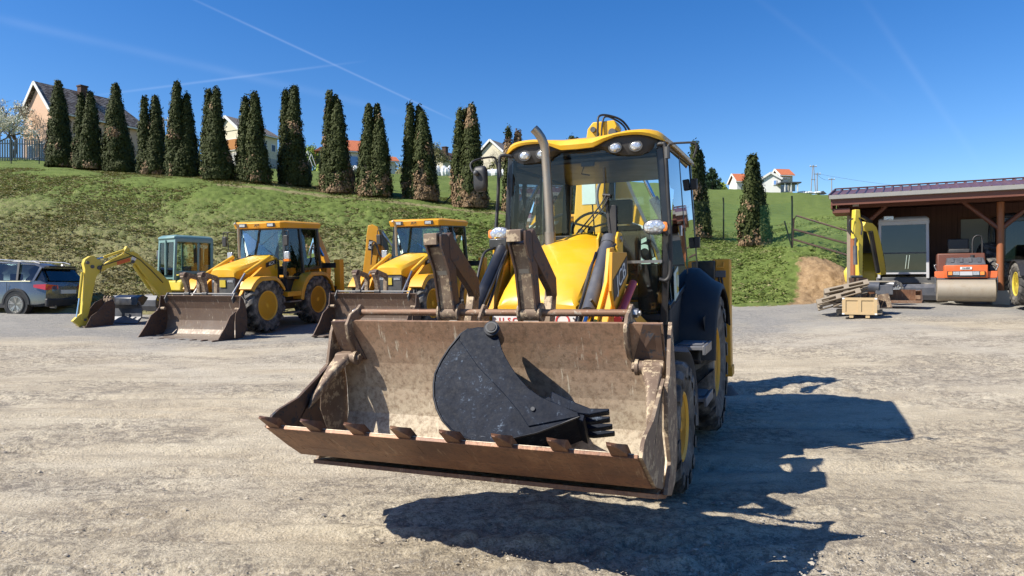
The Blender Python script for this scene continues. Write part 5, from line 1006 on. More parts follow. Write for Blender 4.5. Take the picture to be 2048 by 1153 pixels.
# ================================================================ digging bucket lying in the shovel
DB = empty('digging_bucket', JB.location, JB.rotation_euler); tag(DB, 'scratched black digging bucket with long teeth lying on its side inside the big shovel', 'digger bucket')
P0, E1, E2, AX = Vector((.28, 4.08, .735)), Vector((1, 0, 0)), Vector((0, -.5, .866)), Vector((-.20, -.848, -.49))
def pp(s, t, w=0.):
    p = P0+E1*s+E2*t+AX*w; p.y = max(p.y, 3.447+.02*(p.z-1)); return p
outl = [(-0.123, 0.735), (-0.24, 0.739), (-0.299, 0.724), (-0.344, 0.689), (-0.403, 0.59), (-0.437, 0.506), (-0.456, 0.427), (-0.449, 0.357), (-0.428, 0.278), (-0.388, 0.204), (-0.335, 0.14), (-0.269, 0.091), (-0.191, 0.056), (-0.101, 0.036), (-0.015, 0.034), (0.117, 0.07), (0.251, 0.11), (0.374, 0.165), (0.476, 0.214), (0.458, 0.244), (0.353, 0.273), (0.244, 0.31), (0.161, 0.357), (0.087, 0.422), (0.028, 0.486), (-0.017, 0.543), (-0.052, 0.595), (-0.079, 0.653)]
WP = [(0.196, 0.14), (0.476, 0.214), (0.458, 0.244), (0.353, 0.273), (0.244, 0.31), (0.161, 0.357), (0.087, 0.422), (0.028, 0.486), (-0.017, 0.543), (-0.052, 0.595), (-0.079, 0.653), (-0.123, 0.735), (-0.299, 0.724), (-0.344, 0.689), (-0.344, 0.645), (-0.181, 0.476), (0.017, 0.318), (0.126, 0.219)]
W2 = .44
for nm, w0, w1 in (('side_plate', 0, .018), ('side_plate', W2-.018, W2)):
    m = MB(); m.loft([[pp(s, t, w0) for s, t in outl], [pp(s, t, w1) for s, t in outl]]); m.build(nm, 'scratched_black', DB, bevel=.003)
shell = outl[1:19]
m = MB()
for i in range(len(shell)-1):
    (s0, t0), (s1, t1) = shell[i], shell[i+1]; c = Vector((.05, .37))
    q = [Vector((s0, t0)), Vector((s1, t1))]; inn = [p+(c-p).normalized()*.016 for p in q]
    m.loft([[pp(a.x, a.y, .018) for a in (q[0], q[1], inn[1], inn[0])], [pp(a.x, a.y, W2-.018) for a in (q[0], q[1], inn[1], inn[0])]])
m.build('shell', 'scratched_black', DB, smooth=50)
# weld bead rim and crease rib on the visible side
rim = [pp(s*1.0, t, -.002) for s, t in outl[2:20]]
m = MB(); m.tube(rim, .007, 6); m.build('weld_bead', 'black_paint', DB, smooth=60)
m = MB(); m.loft([[pp(s, t, -.010) for s, t in WP], [pp(s, t, 0) for s, t in WP]]); m.build('wear_plate', 'scratched_black', DB, bevel=.003)
m = MB(); m.cyl(pp(-.134, .712, -.045), pp(-.134, .712, W2*.3), .048, n=22); bs = m.build('pin_boss', 'black_paint', DB, smooth=40)
m = MB(); m.cyl(pp(-.134, .712, -.060), pp(-.134, .712, -.045), .036, n=20); m.build('boss_ring', 'dark_grey', bs, smooth=40); m = MB(); m.cyl(pp(-.134, .712, -.064), pp(-.134, .712, -.05), .026, n=20); m.build('bore', 'decal_black', bs)
m = MB(); m.cyl(pp(-.42, .46, .08), pp(-.455, .47, .08), .03, n=14); m.build('rear_boss', 'rusty_plate', DB)
m = MB(); m.cyl(pp(.206, .237, -.022), pp(.206, .237, -.005), .012, n=10); m.build('bolt', 'dark_grey', DB)
m = MB(); m.loft([[pp(a, b, .0) for a, b in ((.255, .300), (.285, .32), (.505, .225), (.50, .188))], [pp(a, b, W2) for a, b in ((.255, .300), (.285, .32), (.505, .225), (.50, .188))]]); m.build('cutting_edge', 'scratched_black', DB, bevel=.004)
for i in range(4):
    w = .02+i*(W2-.04)/3; hw = .030
    prof = [(.30, .318, .058), (.44, .262, .060), (.53, .245, .036), (.635+(.0, .0, .01, .02)[i], .258, .014)]
    m = MB(); m.loft([[pp(a, b+h/2, w-hw*(1 if k < 3 else 1.25)), pp(a, b+h/2, w+hw*(1 if k < 3 else 1.25)), pp(a, b-h/2, w+hw*(1 if k < 3 else 1.25)), pp(a, b-h/2, w-hw*(1 if k < 3 else 1.25))] for k, (a, b, h) in enumerate(prof)]); m.build('tooth', 'scratched_black', DB, bevel=.005)
# ================================================================ parked machines behind
def vroot(name, x, y, th, z=None, pitch=0., roll=0.): return empty(name, (x, y, gz(x, y) if z is None else z), (pitch, roll, -th))
def small_shovel(parent, Wd, v0, name='loader_shovel', kit=('bucket_dark', 'dark_rust')):
    """v0: v of the shovel's back; lip rests on the ground"""
    bk = [(v0+.14, 1.02), (v0+.06, .90), (v0, .70), (v0-.02, .40), (v0+.03, .18), (v0+.12, .07), (v0+.25, .035), (v0+.95, .03)]
    b = MB(); b.strip(bk, 'u', -Wd+.02, Wd-.02, .02); sh = b.build(name, kit[0], parent, smooth=50)
    for s in (-1, 1):
        m = MB(); m.prism([(v0+.15, 1.03), (v0+.20, .74), (v0+.30, .66), (v0+.34, .40), (v0+.36, .0), (v0+.1, .03), (v0-.03, .2), (v0-.05, .5), (v0-.02, .75), (v0+.05, .93)], 'u', s*Wd, s*(Wd+.025)); m.build('rear_side_plate', kit[1], sh)
        m = MB(); m.prism([(v0+.27, .68), (v0+.50, .56), (v0+.66, .34), (v0+.96, .02), (v0+.38, .02), (v0+.36, .40), (v0+.32, .62)], 'u', s*(Wd-.005), s*(Wd-.03)); m.build('clam_side_plate', kit[1], sh)
        m = MB(); m.cyl((s*Wd, v0+.16, .70), (s*(Wd-.13), v0+.16, .70), .04, n=12); m.build('clam_pivot', 'rusty_plate', sh)
        m = MB(); m.prism([(v0+.12, 1.09), (v0+.04, 1.10), (v0, 1.02), (v0+.1, .90), (v0+.18, .84), (v0+.22, .95)], 'u', s*(Wd-.17), s*(Wd-.19)); m.build('bar_bracket', 'dark_grey', sh)
    m = MB(); m.cyl((-Wd+.17, v0+.08, 1.065), (Wd-.17, v0+.08, 1.065), .018, n=10); m.build('fork_bar', 'pole_grey', sh)
    for i in range(8):
        u = -Wd+.05+i*(2*Wd-.14)/7; m = MB(); m.loft([[(u, v0+.88, .06), (u+.09, v0+.88, .06), (u+.09, v0+.88, .025), (u, v0+.88, .025)], [(u+.01, v0+1.0, .065), (u+.08, v0+1.0, .065), (u+.08, v0+1.0, .03), (u+.01, v0+1.0, .03)], [(u+.03, v0+1.07, .05), (u+.06, v0+1.07, .05), (u+.06, v0+1.07, .045), (u+.03, v0+1.07, .045)]]); m.build('tooth', 'dark_rust', sh)
    return sh
def arch_fork(parent, c, v0):
    m = MB(); w = .05
    pr = [(v0+.10, 1.02), (v0+.16, 1.30), (v0+.26, 1.48), (v0+.22, 1.58), (v0+.14, 1.60), (v0-.30, 1.48), (v0-.36, 1.42), (v0-.34, 1.02), (v0-.26, 1.02), (v0-.28, 1.38), (v0+.02, 1.46), (v0+.06, 1.38), (v0+.01, 1.02)]
    m.prism(pr, 'u', c-w, c+w); f = m.build('pallet_fork', 'rusty_plate', parent, bevel=.004)
    m = MB(); m.cyl((c-.07, v0+.08, 1.065), (c+.07, v0+.08, 1.065), .05, n=14); m.build('fork_hub', 'dark_grey', f)
    m = MB(); m.cyl((c-.075, v0+.19, 1.53), (c+.075, v0+.19, 1.53), .06, n=12); m.build('fork_head', 'dark_rust', f)
def old_backhoe(x, y, th, z, pitch, label):
    r = vroot('backhoe_loader', x, y, th, z, pitch); tag(r, label, 'backhoe loader', 'older backhoe loaders parked below the bank')
    m = MB(); m.box((-.35, -1.0, .55), (.35, 2.5, 1.05)); m.cyl((-.7, 0, .69), (.7, 0, .69), .12, n=12); m.cyl((-.7, 2.2, .69), (.7, 2.2, .69), .12, n=12); m.build('chassis', 'black_paint', r)
    def hr(v, w, zt, zb): return [(-w, v, zb), (-w, v, zt-.10), (-w+.06, v, zt-.03), (-w*.5, v, zt), (w*.5, v, zt), (w-.06, v, zt-.03), (w, v, zt-.10), (w, v, zb)]
    m = MB(); m.loft([hr(1.02, .46, 1.98, 1.3), hr(1.5, .45, 1.90, 1.28), hr(2.1, .42, 1.78, 1.30), hr(2.55, .39, 1.68, 1.40), hr(2.62, .37, 1.62, 1.44)]); hd = m.build('engine_hood', 'yellow', r, smooth=30)
    m = MB(); m.box((-.37, 2.40, .90), (.37, 2.60, 1.44)); g = m.build('front_grille', 'dark_grey', r, bevel=.03)
    m = MB(); m.box((-.36, 2.60, .93), (.36, 2.615, .98)); [m.box((sx*.15-.01+sx*.0, 2.60, 1.30), (sx*.15+sx*.17, 2.612, 1.36)) for sx in (-1, 1)]; m.build('headlamp', 'lamp_lens', g)
    m = MB(); m.box((-.09, 2.60, 1.18), (.09, 2.625, 1.36)); m.build('badge', 'yellow_pale', g)
    for s in (-1, 1):
        m = MB(); m.prism([(1.05, 1.74), (1.06, 1.86), (1.5, 1.76), (1.5, 1.64)], 'u', s*.462, s*.466); d = m.build('decal', 'decal_black', hd)
        text('lettering', '4CX', .11, 'decal_white', d, (s*.470, 1.27, 1.75), (0, -s, .24*s), (0, .24, 1), .002, .1, .001, 1.2)
    m = MB(); m.box((-.70, -.55, .85), (.70, .95, 1.30)); m.box((-.40, .85, 1.2), (.40, 1.0, 1.95)); m.build('cab_floor', 'black_plastic', r, bevel=.02)
    fr = MB()
    for s in (-1, 1):
        for a, b in (((.70, 1.0, 2.76), (.78, 1.12, 1.35)), ((.71, .35, 2.76), (.78, .30, 1.3)), ((.70, -.50, 2.76), (.74, -.58, 1.55)), ((.71, .98, 2.72), (.71, -.5, 2.72)), ((.78, .3, 1.55), (.75, -.55, 1.6)), ((.78, 1.1, 1.36), (.78, .3, 1.3))):
            fr.bar((s*a[0], a[1], a[2]), (s*b[0], b[1], b[2]), .07, .07, up=(1, 0, 0))
    fr.box((-.70, .97, 2.68), (.70, 1.03, 2.76)); fr.box((-.74, -.58, 1.55), (.74, -.5, 1.63)); fr.box((-.70, -.54, 2.68), (.70, -.46, 2.76)); fr.build('cab_frame', 'black_paint', r)
    window_pane(r, [(-.68, 1.02, 2.72), (.68, 1.02, 2.72), (.75, 1.12, 1.75), (.47, 1.13, 1.6), (.4, 1.13, 1.98), (-.4, 1.13, 1.98), (-.47, 1.13, 1.6), (-.75, 1.12, 1.75)], 'windscreen')
    for s in (-1, 1):
        window_pane(r, [(s*.71, .95, 2.7), (s*.71, .38, 2.7), (s*.78, .33, 1.35), (s*.785, 1.06, 1.4)], 'door_window'); window_pane(r, [(s*.71, .32, 2.7), (s*.71, -.46, 2.7), (s*.755, -.53, 1.65), (s*.785, .27, 1.58)], 'side_window')
    window_pane(r, [(-.67, -.53, 2.7), (.67, -.53, 2.7), (.70, -.56, 1.62), (-.70, -.56, 1.62)], 'rear_window')
    m = MB(); m.loft([[(-.74, 1.20, 2.70), (.74, 1.20, 2.70), (.76, 1.05, 2.70), (.76, -.60, 2.72), (-.76, -.60, 2.72), (-.76, 1.05, 2.70)], [(-.76, 1.24, 2.84), (.76, 1.24, 2.84), (.79, 1.05, 2.85), (.79, -.64, 2.84), (-.79, -.64, 2.84), (-.79, 1.05, 2.85)], [(-.70, 1.17, 2.885), (.70, 1.17, 2.885), (.72, 1.0, 2.90), (.72, -.58, 2.89), (-.72, -.58, 2.89), (-.72, 1.0, 2.90)]]); rf = m.build('roof', 'yellow_deep', r, bevel=.012)
    for u in (-.46, .46): m = MB(); m.box((u-.13, 1.225, 2.73), (u+.13, 1.24, 2.84)); wl2 = m.build('work_light', 'black_plastic', rf); m = MB(); m.box((u-.10, 1.24, 2.75), (u+.08, 1.255, 2.82)); m.build('lens', 'lamp_lens', wl2)
    text('lettering', 'JCB', .085, 'decal_black', rf, (0, 1.232, 2.785), (1, 0, 0), (0, 0, 1), .003, .2, .001, 1.2)
    m = MB(); m.tube([(-.43, 1.45, 1.9), (-.43, 1.45, 2.72), (-.44, 1.5, 2.80), (-.46, 1.56, 2.84)], .035, 10); m.build('exhaust_pipe', 'exhaust', r)
    m = MB(); m.box((-.15, 0, 1.4), (.30, .45, 1.6)); m.box((-.12, -.12, 1.6), (.28, .02, 2.25)); m.build('seat', 'seat_cloth', r, bevel=.03)
    m = MB(); c = Vector((.05, .72, 2.0)); ring = [c+Vector((.2*math.cos(2*PI*k/20), -.12*math.sin(2*PI*k/20), .15*math.sin(2*PI*k/20))) for k in range(21)]; m.tube(ring, .014, 6, cap=False); m.cyl(c, (.05, .95, 1.5), .03, n=8); m.build('steering_wheel', 'black_plastic', r)
    for s in (-1, 1):
        hose(r, [(s*.74, 1.06, 2.58), (s*.92, 1.18, 2.62), (s*1.0, 1.22, 2.55), (s*.97, 1.22, 2.1)], .012, name='mirror_arm'); m = MB(); m.box((s*(1.10 if s < 0 else .92)-.07, 1.20, 2.22), (s*(1.10 if s < 0 else .92)+.07, 1.25, 2.50)); m.build('mirror', 'black_plastic', r, bevel=.02)
        if s < 0: hose(r, [(-.97, 1.2, 2.6), (-1.12, 1.22, 2.62), (-1.14, 1.22, 2.5)], .012, name='mirror_arm')
        m = MB(); m.box((s*.93-.08, 1.18, 1.86), (s*.93+.08, 1.25, 2.06)); l_ = m.build('headlamp', 'lamp_lens', r, bevel=.01); m = MB(); m.box((s*.93-.085, 1.175, 1.80), (s*.93+.085, 1.255, 1.86)); m.build('indicator_lens', 'orange_lens', l_)
        wheel(r, (s*.88, 2.2, .69), .69, .40, .35, s, lugs=16, mat_t='rubber', lug_h=.055); wheel(r, (s*.88, 0, .69), .69, .42, .35, s, lugs=16, lug_h=.055)
        for (vc, a0, a1, rr_) in ((2.2, 35, 150, .80), (0., 5, 165, .84)):
            m = MB(); R = []
            for i in range(11):
                a = math.radians(a0+(a1-a0)*i/10); cc, ss = math.cos(a), min(math.sin(a), .93); R.append([(s*.70, vc+rr_*cc, .69+rr_*ss), (s*1.06, vc+rr_*cc, .69+rr_*ss), (s*1.09, vc+(rr_-.03)*cc, .67+(rr_-.03)*ss), (s*1.09, vc+(rr_-.09)*cc, .67+(rr_-.09)*ss), (s*1.06, vc+(rr_-.04)*cc, .68+(rr_-.04)*ss), (s*.70, vc+(rr_-.04)*cc, .68+(rr_-.04)*ss)])
            m.loft(R); m.build('fender', 'yellow_deep', r, smooth=40)
        m = MB(); m.prism([(.83, .86), (1.42, .86), (1.42, .98), (.83, .98)], 'u', s*.72, s*1.07); m.build('running_board', 'yellow_deep', r)
        for z_ in (.40, .70): m = MB(); m.box((s*.80, .85, z_), (s*1.08, 1.35, z_+.035)); m.build('step', 'grey_step', r)
        m = MB(); m.box((s*.55, .75, .5), (s*.80, 1.4, .86)); m.build('tank', 'black_plastic', r, bevel=.02)
        m = MB(); m.prism([(1.50, 1.46), (1.62, 1.64), (1.85, 1.66), (2.5, 1.30), (2.95, .62), (3.20, .46), (3.18, .30), (2.95, .34), (2.75, .60), (2.4, 1.0), (1.9, 1.38)], 'u', s*.56, s*.64); a_ = m.build('loader_arm', 'yellow_deep', r)
        m = MB(); m.cyl((s*.60, 1.5, 1.93), (s*.60, 2.5, 1.52), .05, n=12); m.build('tilt_ram', 'yellow', a_); m = MB(); m.cyl((s*.60, 2.5, 1.52), (s*.60, 3.15, .85), .028, n=8); m.build('ram_rod', 'steel', a_)
        m = MB(); m.box((s*.88, -1.30, .45), (s*1.08, -1.08, 1.80)); m.build('stabiliser_leg', 'yellow_deep', r, bevel=.01)
    m = MB(); m.box((-.95, -1.22, .8), (.95, -1.0, 1.0)); m.box((-.95, -1.2, 1.55), (.95, -1.05, 1.7)); m.build('backhoe_frame', 'black_paint', r)
    bm_ = MB(); bm_.prism([(-.18, 1.0), (.40, 1.0), (.45, 1.6), (.28, 2.1), (.05, 2.65), (-.12, 2.65), (-.15, 2.0)], 'v', -1.6, -1.35); bo = bm_.build('boom', 'yellow_deep', r, bevel=.01)
    m = MB(); m.prism([(-.35, 1.2), (-.16, 1.2), (-.05, 2.6), (-.18, 2.75), (-.36, 2.7), (-.42, 2.0)], 'v', -1.32, -1.12); m.build('dipper', 'yellow_deep', bo, bevel=.01)
    m = MB(); m.box((-.40, -1.116, 2.05), (-.26, -1.108, 2.40)); dc = m.build('decal', 'decal_black', bo); text('lettering', 'JCB', .13, 'decal_white', dc, (-.33, -1.104, 2.22), (.08, 0, 1), (-1, 0, .08), .003, .1)
    m = MB(); m.cyl((.12, -1.1, 2.6), (.5, -1.1, 1.9), .045, n=10); m.build('boom_ram', 'chrome', bo)
    hose(bo, [(-.30, -1.05, 2.1), (-.25, -1.0, 2.35), (-.08, -1.0, 2.2), (.0, -1.05, 1.8), (.2, -1.0, 1.6)], .018, name='boom_hose')
    sh = small_shovel(r, 1.20, 3.28)
    for c in (-.42, .12): arch_fork(sh, c, 3.28)
    return r
B2 = old_backhoe(-6.49, 20.43, .33, .44, .055, 'yellow backhoe loader with all wheels and rear stabiliser visible, nearest to the green-cabbed excavator')
def shift_boom(r, du, dv=0, extra=False):
    for ch in r.children:
        if ch.name.startswith('boom') and ch.type == 'MESH': ch.location.x += du; ch.location.y -= dv
B3 = copy_tree(B2); B3.location = (-2.18, 20.35, .50); B3.rotation_euler = (.055, 0, -.36); shift_boom(B3, -1.55, .3)
B3['label'] = 'yellow backhoe loader in the middle, its raised digging arm standing left of its cab'
for ch in list(B3.children):
    if ch.name.startswith('boom') and ch.type == 'MESH':
        for g in list(ch.children):
            for h in list(g.children): bpy.data.objects.remove(h)
            bpy.data.objects.remove(g)
        bpy.data.objects.remove(ch)
bpy.context.view_layer.update(); inv3 = B3.matrix_basis.inverted()
def L3(px, py, Y): q = inv3 @ W(px, py, Y); return (q.x, -q.y, q.z)
def pl3(name, pts, Y, mt, th, par=None, bev=.012): m = MB(); m.plate([L3(x, y, Y) for x, y in pts], th); return m.build(name, mt, par or B3, bevel=bev)
d3 = pl3('dipper', [(738, 452), (746, 450), (757, 455), (761, 468), (758, 500), (752, 540), (748, 572), (722, 572), (728, 540), (733, 500), (735, 470)], 21.9, 'yellow_deep', .26)
dc3 = pl3('decal', [(738, 480), (746, 481), (744, 502), (736, 501)], 21.72, 'decal_black', .006, d3, 0)
p0_, p1_ = Vector(L3(739.5, 500, 21.70)), Vector(L3(743, 482, 21.70)); text('lettering', 'JCB', .15, 'decal_white', dc3, (p0_+p1_)/2, p1_-p0_, Vector(L3(730, 490, 21.70))-Vector(L3(745, 490, 21.70)), .003, .1)
pl3('boom', [(757, 492), (768, 492), (790, 545), (800, 590), (770, 590), (756, 575), (744, 590), (748, 560), (760, 520)], 22.1, 'yellow_deep', .3)
pl3('boom_plate', [(758, 462), (772, 470), (778, 500), (768, 505), (758, 494)], 22.05, 'black_paint', .15)
m = MB(); m.cyl(L3(764, 464, 22), L3(776, 482, 22), .05, n=8); m.cyl(L3(772, 475, 21.9), L3(790, 500, 21.9), .03, n=8); m.build('boom_ram', 'steel', B3)
hose(B3, [L3(x, y, 21.6) for x, y in ((744, 515), (744, 490), (748, 484), (755, 492), (758, 508), (768, 518))], .022, name='boom_hose')
hose(B3, [L3(x, y, 21.6) for x, y in ((742, 530), (745, 500), (749, 488), (756, 500), (764, 515), (775, 528))], .018, name='boom_hose')
m = MB(); m.box((-2.6, -1.3, .95), (-.2, -1.0, 1.22)); m.build('slew_beam', 'yellow_deep', B3, bevel=.02)
B4 = copy_tree(B2); B4.location = (2.05, 20.2, .62); B4.rotation_euler = (.055, 0, -.36)
B4['label'] = 'yellow backhoe loader seen only through the windscreen of the large foreground loader'
# ---------------------------------------------------------------- left mini excavator
pA, pB = Vector((-11.62, 18.9)), Vector((-9.55, 21.9))
def onpl(px, py, off=0.):
    k = (px-1024)/F; d = pB-pA; t = (k*pA.y-pA.x)/(d.x-k*d.y); q = pA+d*t; n = Vector((d.y, -d.x)).normalized(); z = HC+(YH-py)*q.y/F
    return Vector((q.x+n.x*off, q.y+n.y*off, z))
cx, cy = W(372, 0, 22.3).x, 22.3
ME = empty('mini_excavator', (cx, cy, gz(cx, cy))); tag(ME, 'pale yellow mini excavator with a teal cab, its arm folded down beside the car', 'mini excavator')
o0 = Vector(ME.location); OP = lambda px, py, off=0.: onpl(px, py, off)-o0
def plp(name, pts, th, mt, parent, off=0., bevel=.01):
    m = MB(False); m.plate([OP(x, y, off) for x, y in pts], th); return m.build(name, mt, parent, bevel=bevel)
bo = plp('boom', [(196, 531), (206, 529), (228, 517), (252, 505), (262, 503), (272, 507), (283, 519), (300, 532), (318, 546), (334, 562), (345, 600), (328, 603), (314, 588), (296, 563), (281, 544), (271, 530), (262, 525), (250, 526), (225, 533), (204, 540), (196, 541)], .20, 'yellow_pale', ME)
m = MB(False); m.plate([OP(x, y, .104) for x, y in ((230, 524), (256, 516), (257, 523), (231, 531))], .004); dd = m.build('decal', 'orange_paint', bo)
m = MB(False); c_ = OP(264, 518, .103); e1_ = (OP(266, 518, .103)-OP(262, 518, .103)).normalized(); m.loft([[c_+e1_*.07*math.cos(a)+Vector((0, 0, .07*math.sin(a)))+n_ for a in np.linspace(0, 2*PI, 15)[:-1]] for n_ in (Vector((0, 0, 0)), Vector((e1_.y, -e1_.x, 0))*-.004)]); m.build('round_sticker', 'decal_white', bo)
dpp = plp('dipper', [(168, 519), (178, 513), (186, 512), (192, 518), (206, 530), (208, 541), (198, 545), (192, 551), (188, 562), (181, 600), (175, 628), (170, 640), (160, 640), (163, 610), (166, 570), (168, 540), (165, 528)], .15, 'yellow_pale', ME)
m = MB(False); [m.cyl(OP(x, y, -.10), OP(x, y, .10), r_, n=10) for x, y, r_ in ((182, 534, .05),)]; m.build('pivot_pin', 'dark_grey', dpp)
m = MB(False); m.cyl(OP(250, 500, 0), OP(207, 515, 0), .035, n=10); r_ = m.build('arm_ram', 'yellow_pale', ME); m = MB(False); m.cyl(OP(207, 515), OP(188, 520), .02, n=8); m.build('ram_rod', 'chrome', r_)
for (a_, b_) in (((206, 524), (248, 506)), ((210, 529), (262, 512))): m = MB(False); m.tube([OP(196, 548, .12), OP(199, 532, .13), OP(*a_, .12), OP(*b_, .11), OP(276, 520, .115), OP(300, 543, .115), OP(322, 566, .115)], .012, 6); m.build('hydraulic_hose', 'black_plastic', bo)
for (x, y, r__) in ((172, 526, .045), (196, 536, .06), (262, 524, .05), (167, 640, .035)): m = MB(False); m.cyl(OP(x, y, -.115), OP(x, y, .115), r__, n=12); m.build('pin', 'dark_grey', bo)
m = MB(False); m.cyl(OP(240, 511, .12), OP(216, 522, .12), .03, n=10); m.build('boom_cylinder', 'yellow_pale', ME)
plp('ram_bracket', [(246, 503), (252, 493), (258, 498), (260, 506), (250, 508)], .12, 'yellow_pale', bo, 0)
m = MB(False); m.cyl(OP(164, 545, .02), OP(158, 597, .02), .035, n=10); r_ = m.build('bucket_ram', 'yellow_pale', ME); m = MB(False); m.cyl(OP(158, 597, .02), OP(152, 636, .02), .02, n=8); m.build('ram_rod', 'chrome', r_)
plp('bucket_link', [(143, 643), (150, 636), (168, 622), (172, 632), (176, 640), (168, 655), (160, 655)], .12, 'yellow_pale', ME)
m = MB(False); m.cyl(OP(268, 530, -.04), OP(300, 577, -.04), .045, n=10); m.cyl(OP(300, 577, -.04), OP(318, 602, -.04), .025, n=8); m.build('boom_ram', 'yellow_pale', ME)
bkp = [(172, 632), (186, 622), (200, 605), (215, 598), (220, 612), (219, 640), (212, 655), (196, 658), (175, 656), (160, 655)]
for off in (-.28, .28): plp('bucket_side', bkp, .02, 'dark_rust', ME, off, .004).name = 'bucket_side'
m = MB(False); pr_ = [(160, 655), (175, 657), (196, 658), (212, 655), (219, 640), (220, 612), (218, 600)]
for i in range(len(pr_)-1):
    a, b = pr_[i], pr_[i+1]; m.loft([[OP(*a, -.27), OP(*b, -.27), OP(b[0]-2, b[1]-3, -.27), OP(a[0]-1, a[1]-3, -.27)], [OP(*a, .27), OP(*b, .27), OP(b[0]-2, b[1]-3, .27), OP(a[0]-1, a[1]-3, .27)]])
bsh = m.build('digging_bucket', 'rusty_plate', ME)
for off in (-.25, -.08, .08, .25): m = MB(False); m.plate([OP(x, y, off) for x, y in ((216, 603), (219, 603), (219, 592), (216.5, 594))], .05); m.build('tooth', 'rusty_plate', bsh)
th_ = .62; ex = Vector((math.cos(th_), -math.sin(th_), 0)); ev = Vector((-math.sin(th_), -math.cos(th_), 0))
CB = empty('cab_group', (0, 0, 0), (0, 0, -th_)); CB.parent = ME; CB.name = 'upper_body'
def cabshell(parent, w, v0, v1, z0, z1, mt, glass='cab_glass', r=.08, front_low=None):
    fr = MB(); P4 = [(-w, v0), (w, v0), (w, v1), (-w, v1)]
    for (x, y) in P4: fr.bar((x*.97, y-.02*(y > 0), z1), (x, y+.03*(y > 0), z0), .08, .08, up=(1, 0, 0))
    zf = front_low or z0
    fr.box((-w, v1-.05, z1-.12), (w, v1+.02, z1)); fr.box((-w, v1-.05, zf-.06), (w, v1+.02, zf+.06)); fr.box((-w, v0-.02, z1-.12), (w, v0+.05, z1)); fr.box((-w, v0-.02, z0), (w, v0+.05, z0+.5))
    for s in (-1, 1): fr.bar((s*w, v0, z1-.05), (s*w, v1, z1-.05), .07, .1); fr.bar((s*w, v0, z0+.25), (s*w, v1, z0+.25), .06, .1); fr.bar((s*w, v0+.38*(v1-v0), z1), (s*w, v0+.38*(v1-v0), z0), .06, .05, up=(1, 0, 0))
    c = fr.build('cab_frame', mt, parent, bevel=.015)
    m = MB(); m.loft([[(-w-.02, v0-.04, z1-.02), (w+.02, v0-.04, z1-.02), (w+.02, v1+.05, z1-.02), (-w-.02, v1+.05, z1-.02)], [(-w-.03, v0-.05, z1+.05), (w+.03, v0-.05, z1+.05), (w+.03, v1+.06, z1+.05), (-w-.03, v1+.06, z1+.05)], [(-w+.05, v0+.03, z1+.12), (w-.05, v0+.03, z1+.12), (w-.05, v1-.05, z1+.12), (-w+.05, v1-.05, z1+.12)]]); m.build('roof', mt, c, bevel=.03)
    window_pane(c, [(-w+.04, v1, z1-.1), (w-.04, v1, z1-.1), (w-.04, v1+.02, zf), (-w+.04, v1+.02, zf)], 'windscreen', glass)
    for s in (-1, 1): window_pane(c, [(s*w, v0+.04, z1-.1), (s*w, v1-.04, z1-.1), (s*w, v1-.04, z0+.3), (s*w, v0+.04, z0+.3)], 'side_window', glass)
    window_pane(c, [(-w+.04, v0, z1-.1), (w-.04, v0, z1-.1), (w-.04, v0, z0+.5), (-w+.04, v0, z0+.5)], 'rear_window', glass)
    m = MB(); m.box((-.2, v0+.15, z0+.1), (.2, v0+.6, z0+.45)); m.box((-.2, v0+.12, z0+.45), (.2, v0+.25, z0+1.05)); m.build('seat', 'seat_cloth', c, bevel=.04)
    return c
cabshell(ME, .46, -.60, .60, .95, 2.24, 'teal_paint', front_low=1.05)
for ch in list(ME.children):
    if ch.name.startswith('cab_frame'): ch.rotation_euler = (0, 0, -th_)
bpy.data.objects.remove(CB)
def rotp(o): o.rotation_euler = (0, 0, -th_); return o
m = MB(); m.box((-.05, .60, 1.12), (-.01, .66, 2.2)); rotp(m.build('window_bar', 'teal_paint', ME))
m = MB(); m.loft([[(-.95, -1.2, .62), (.75, -1.2, .62), (.75, .6, .62), (-.95, .6, .62)], [(-.95, -1.25, 1.0), (.75, -1.25, 1.0), (.75, .6, .95), (-.95, .6, .95)], [(-.85, -1.1, 1.45), (.65, -1.1, 1.45), (.65, -.62, 1.3), (-.85, -.62, 1.3)]]); rotp(m.build('engine_cover', 'yellow_pale', ME, bevel=.05))
m = MB(); m.cyl((0, 0, .5), (0, 0, .64), .4, n=20); rotp(m.build('slew_ring', 'dark_grey', ME))
for s in (-1, 1):
    m = MB(); L = [(1.0*math.cos(a)*.28+sg*.72, .27+.27*math.sin(a)) for sg, rg in ((1, np.linspace(-PI/2, PI/2, 9)), (-1, np.linspace(PI/2, 3*PI/2, 9))) for a in rg]; m.prism(L, 'u', s*.50, s*.82); t_ = m.build('track', 'rubber', ME, bevel=.02); t_.rotation_euler = (0, 0, -.2)
m = MB(); m.strip([(1.25, .02), (1.32, .15), (1.32, .32), (1.26, .45)], 'u', -.85, .85, .03); b_ = m.build('dozer_blade', 'cyl_grey', ME); b_.rotation_euler = (0, 0, -.35); b_.location = (-.35, -.35, .05)
m = MB(); m.box((-.62, .55, 1.62), (-.50, .62, 1.9)); rotp(m.build('mirror', 'cyl_grey', ME, bevel=.02))
# dark counterweight blade beside it
q = W(262, 612, 19.9); r_ = vroot('steel_attachment', q.x, q.y, .25); tag(r_, 'dark steel dozer blade lying beside the mini excavator bucket', 'dozer blade'); m = MB(); m.strip([(.25, .0), (.10, .18), (.08, .42), (.20, .62)], 'u', -.45, .45, .04); m.build('blade', 'cyl_grey', r_); m = MB(); m.prism([(0, .5), (.25, .5), (.2, .72), (0, .8), (-.2, .72)], 'u', -.42, .42) ; m.build('hitch', 'black_paint', r_, bevel=.02)
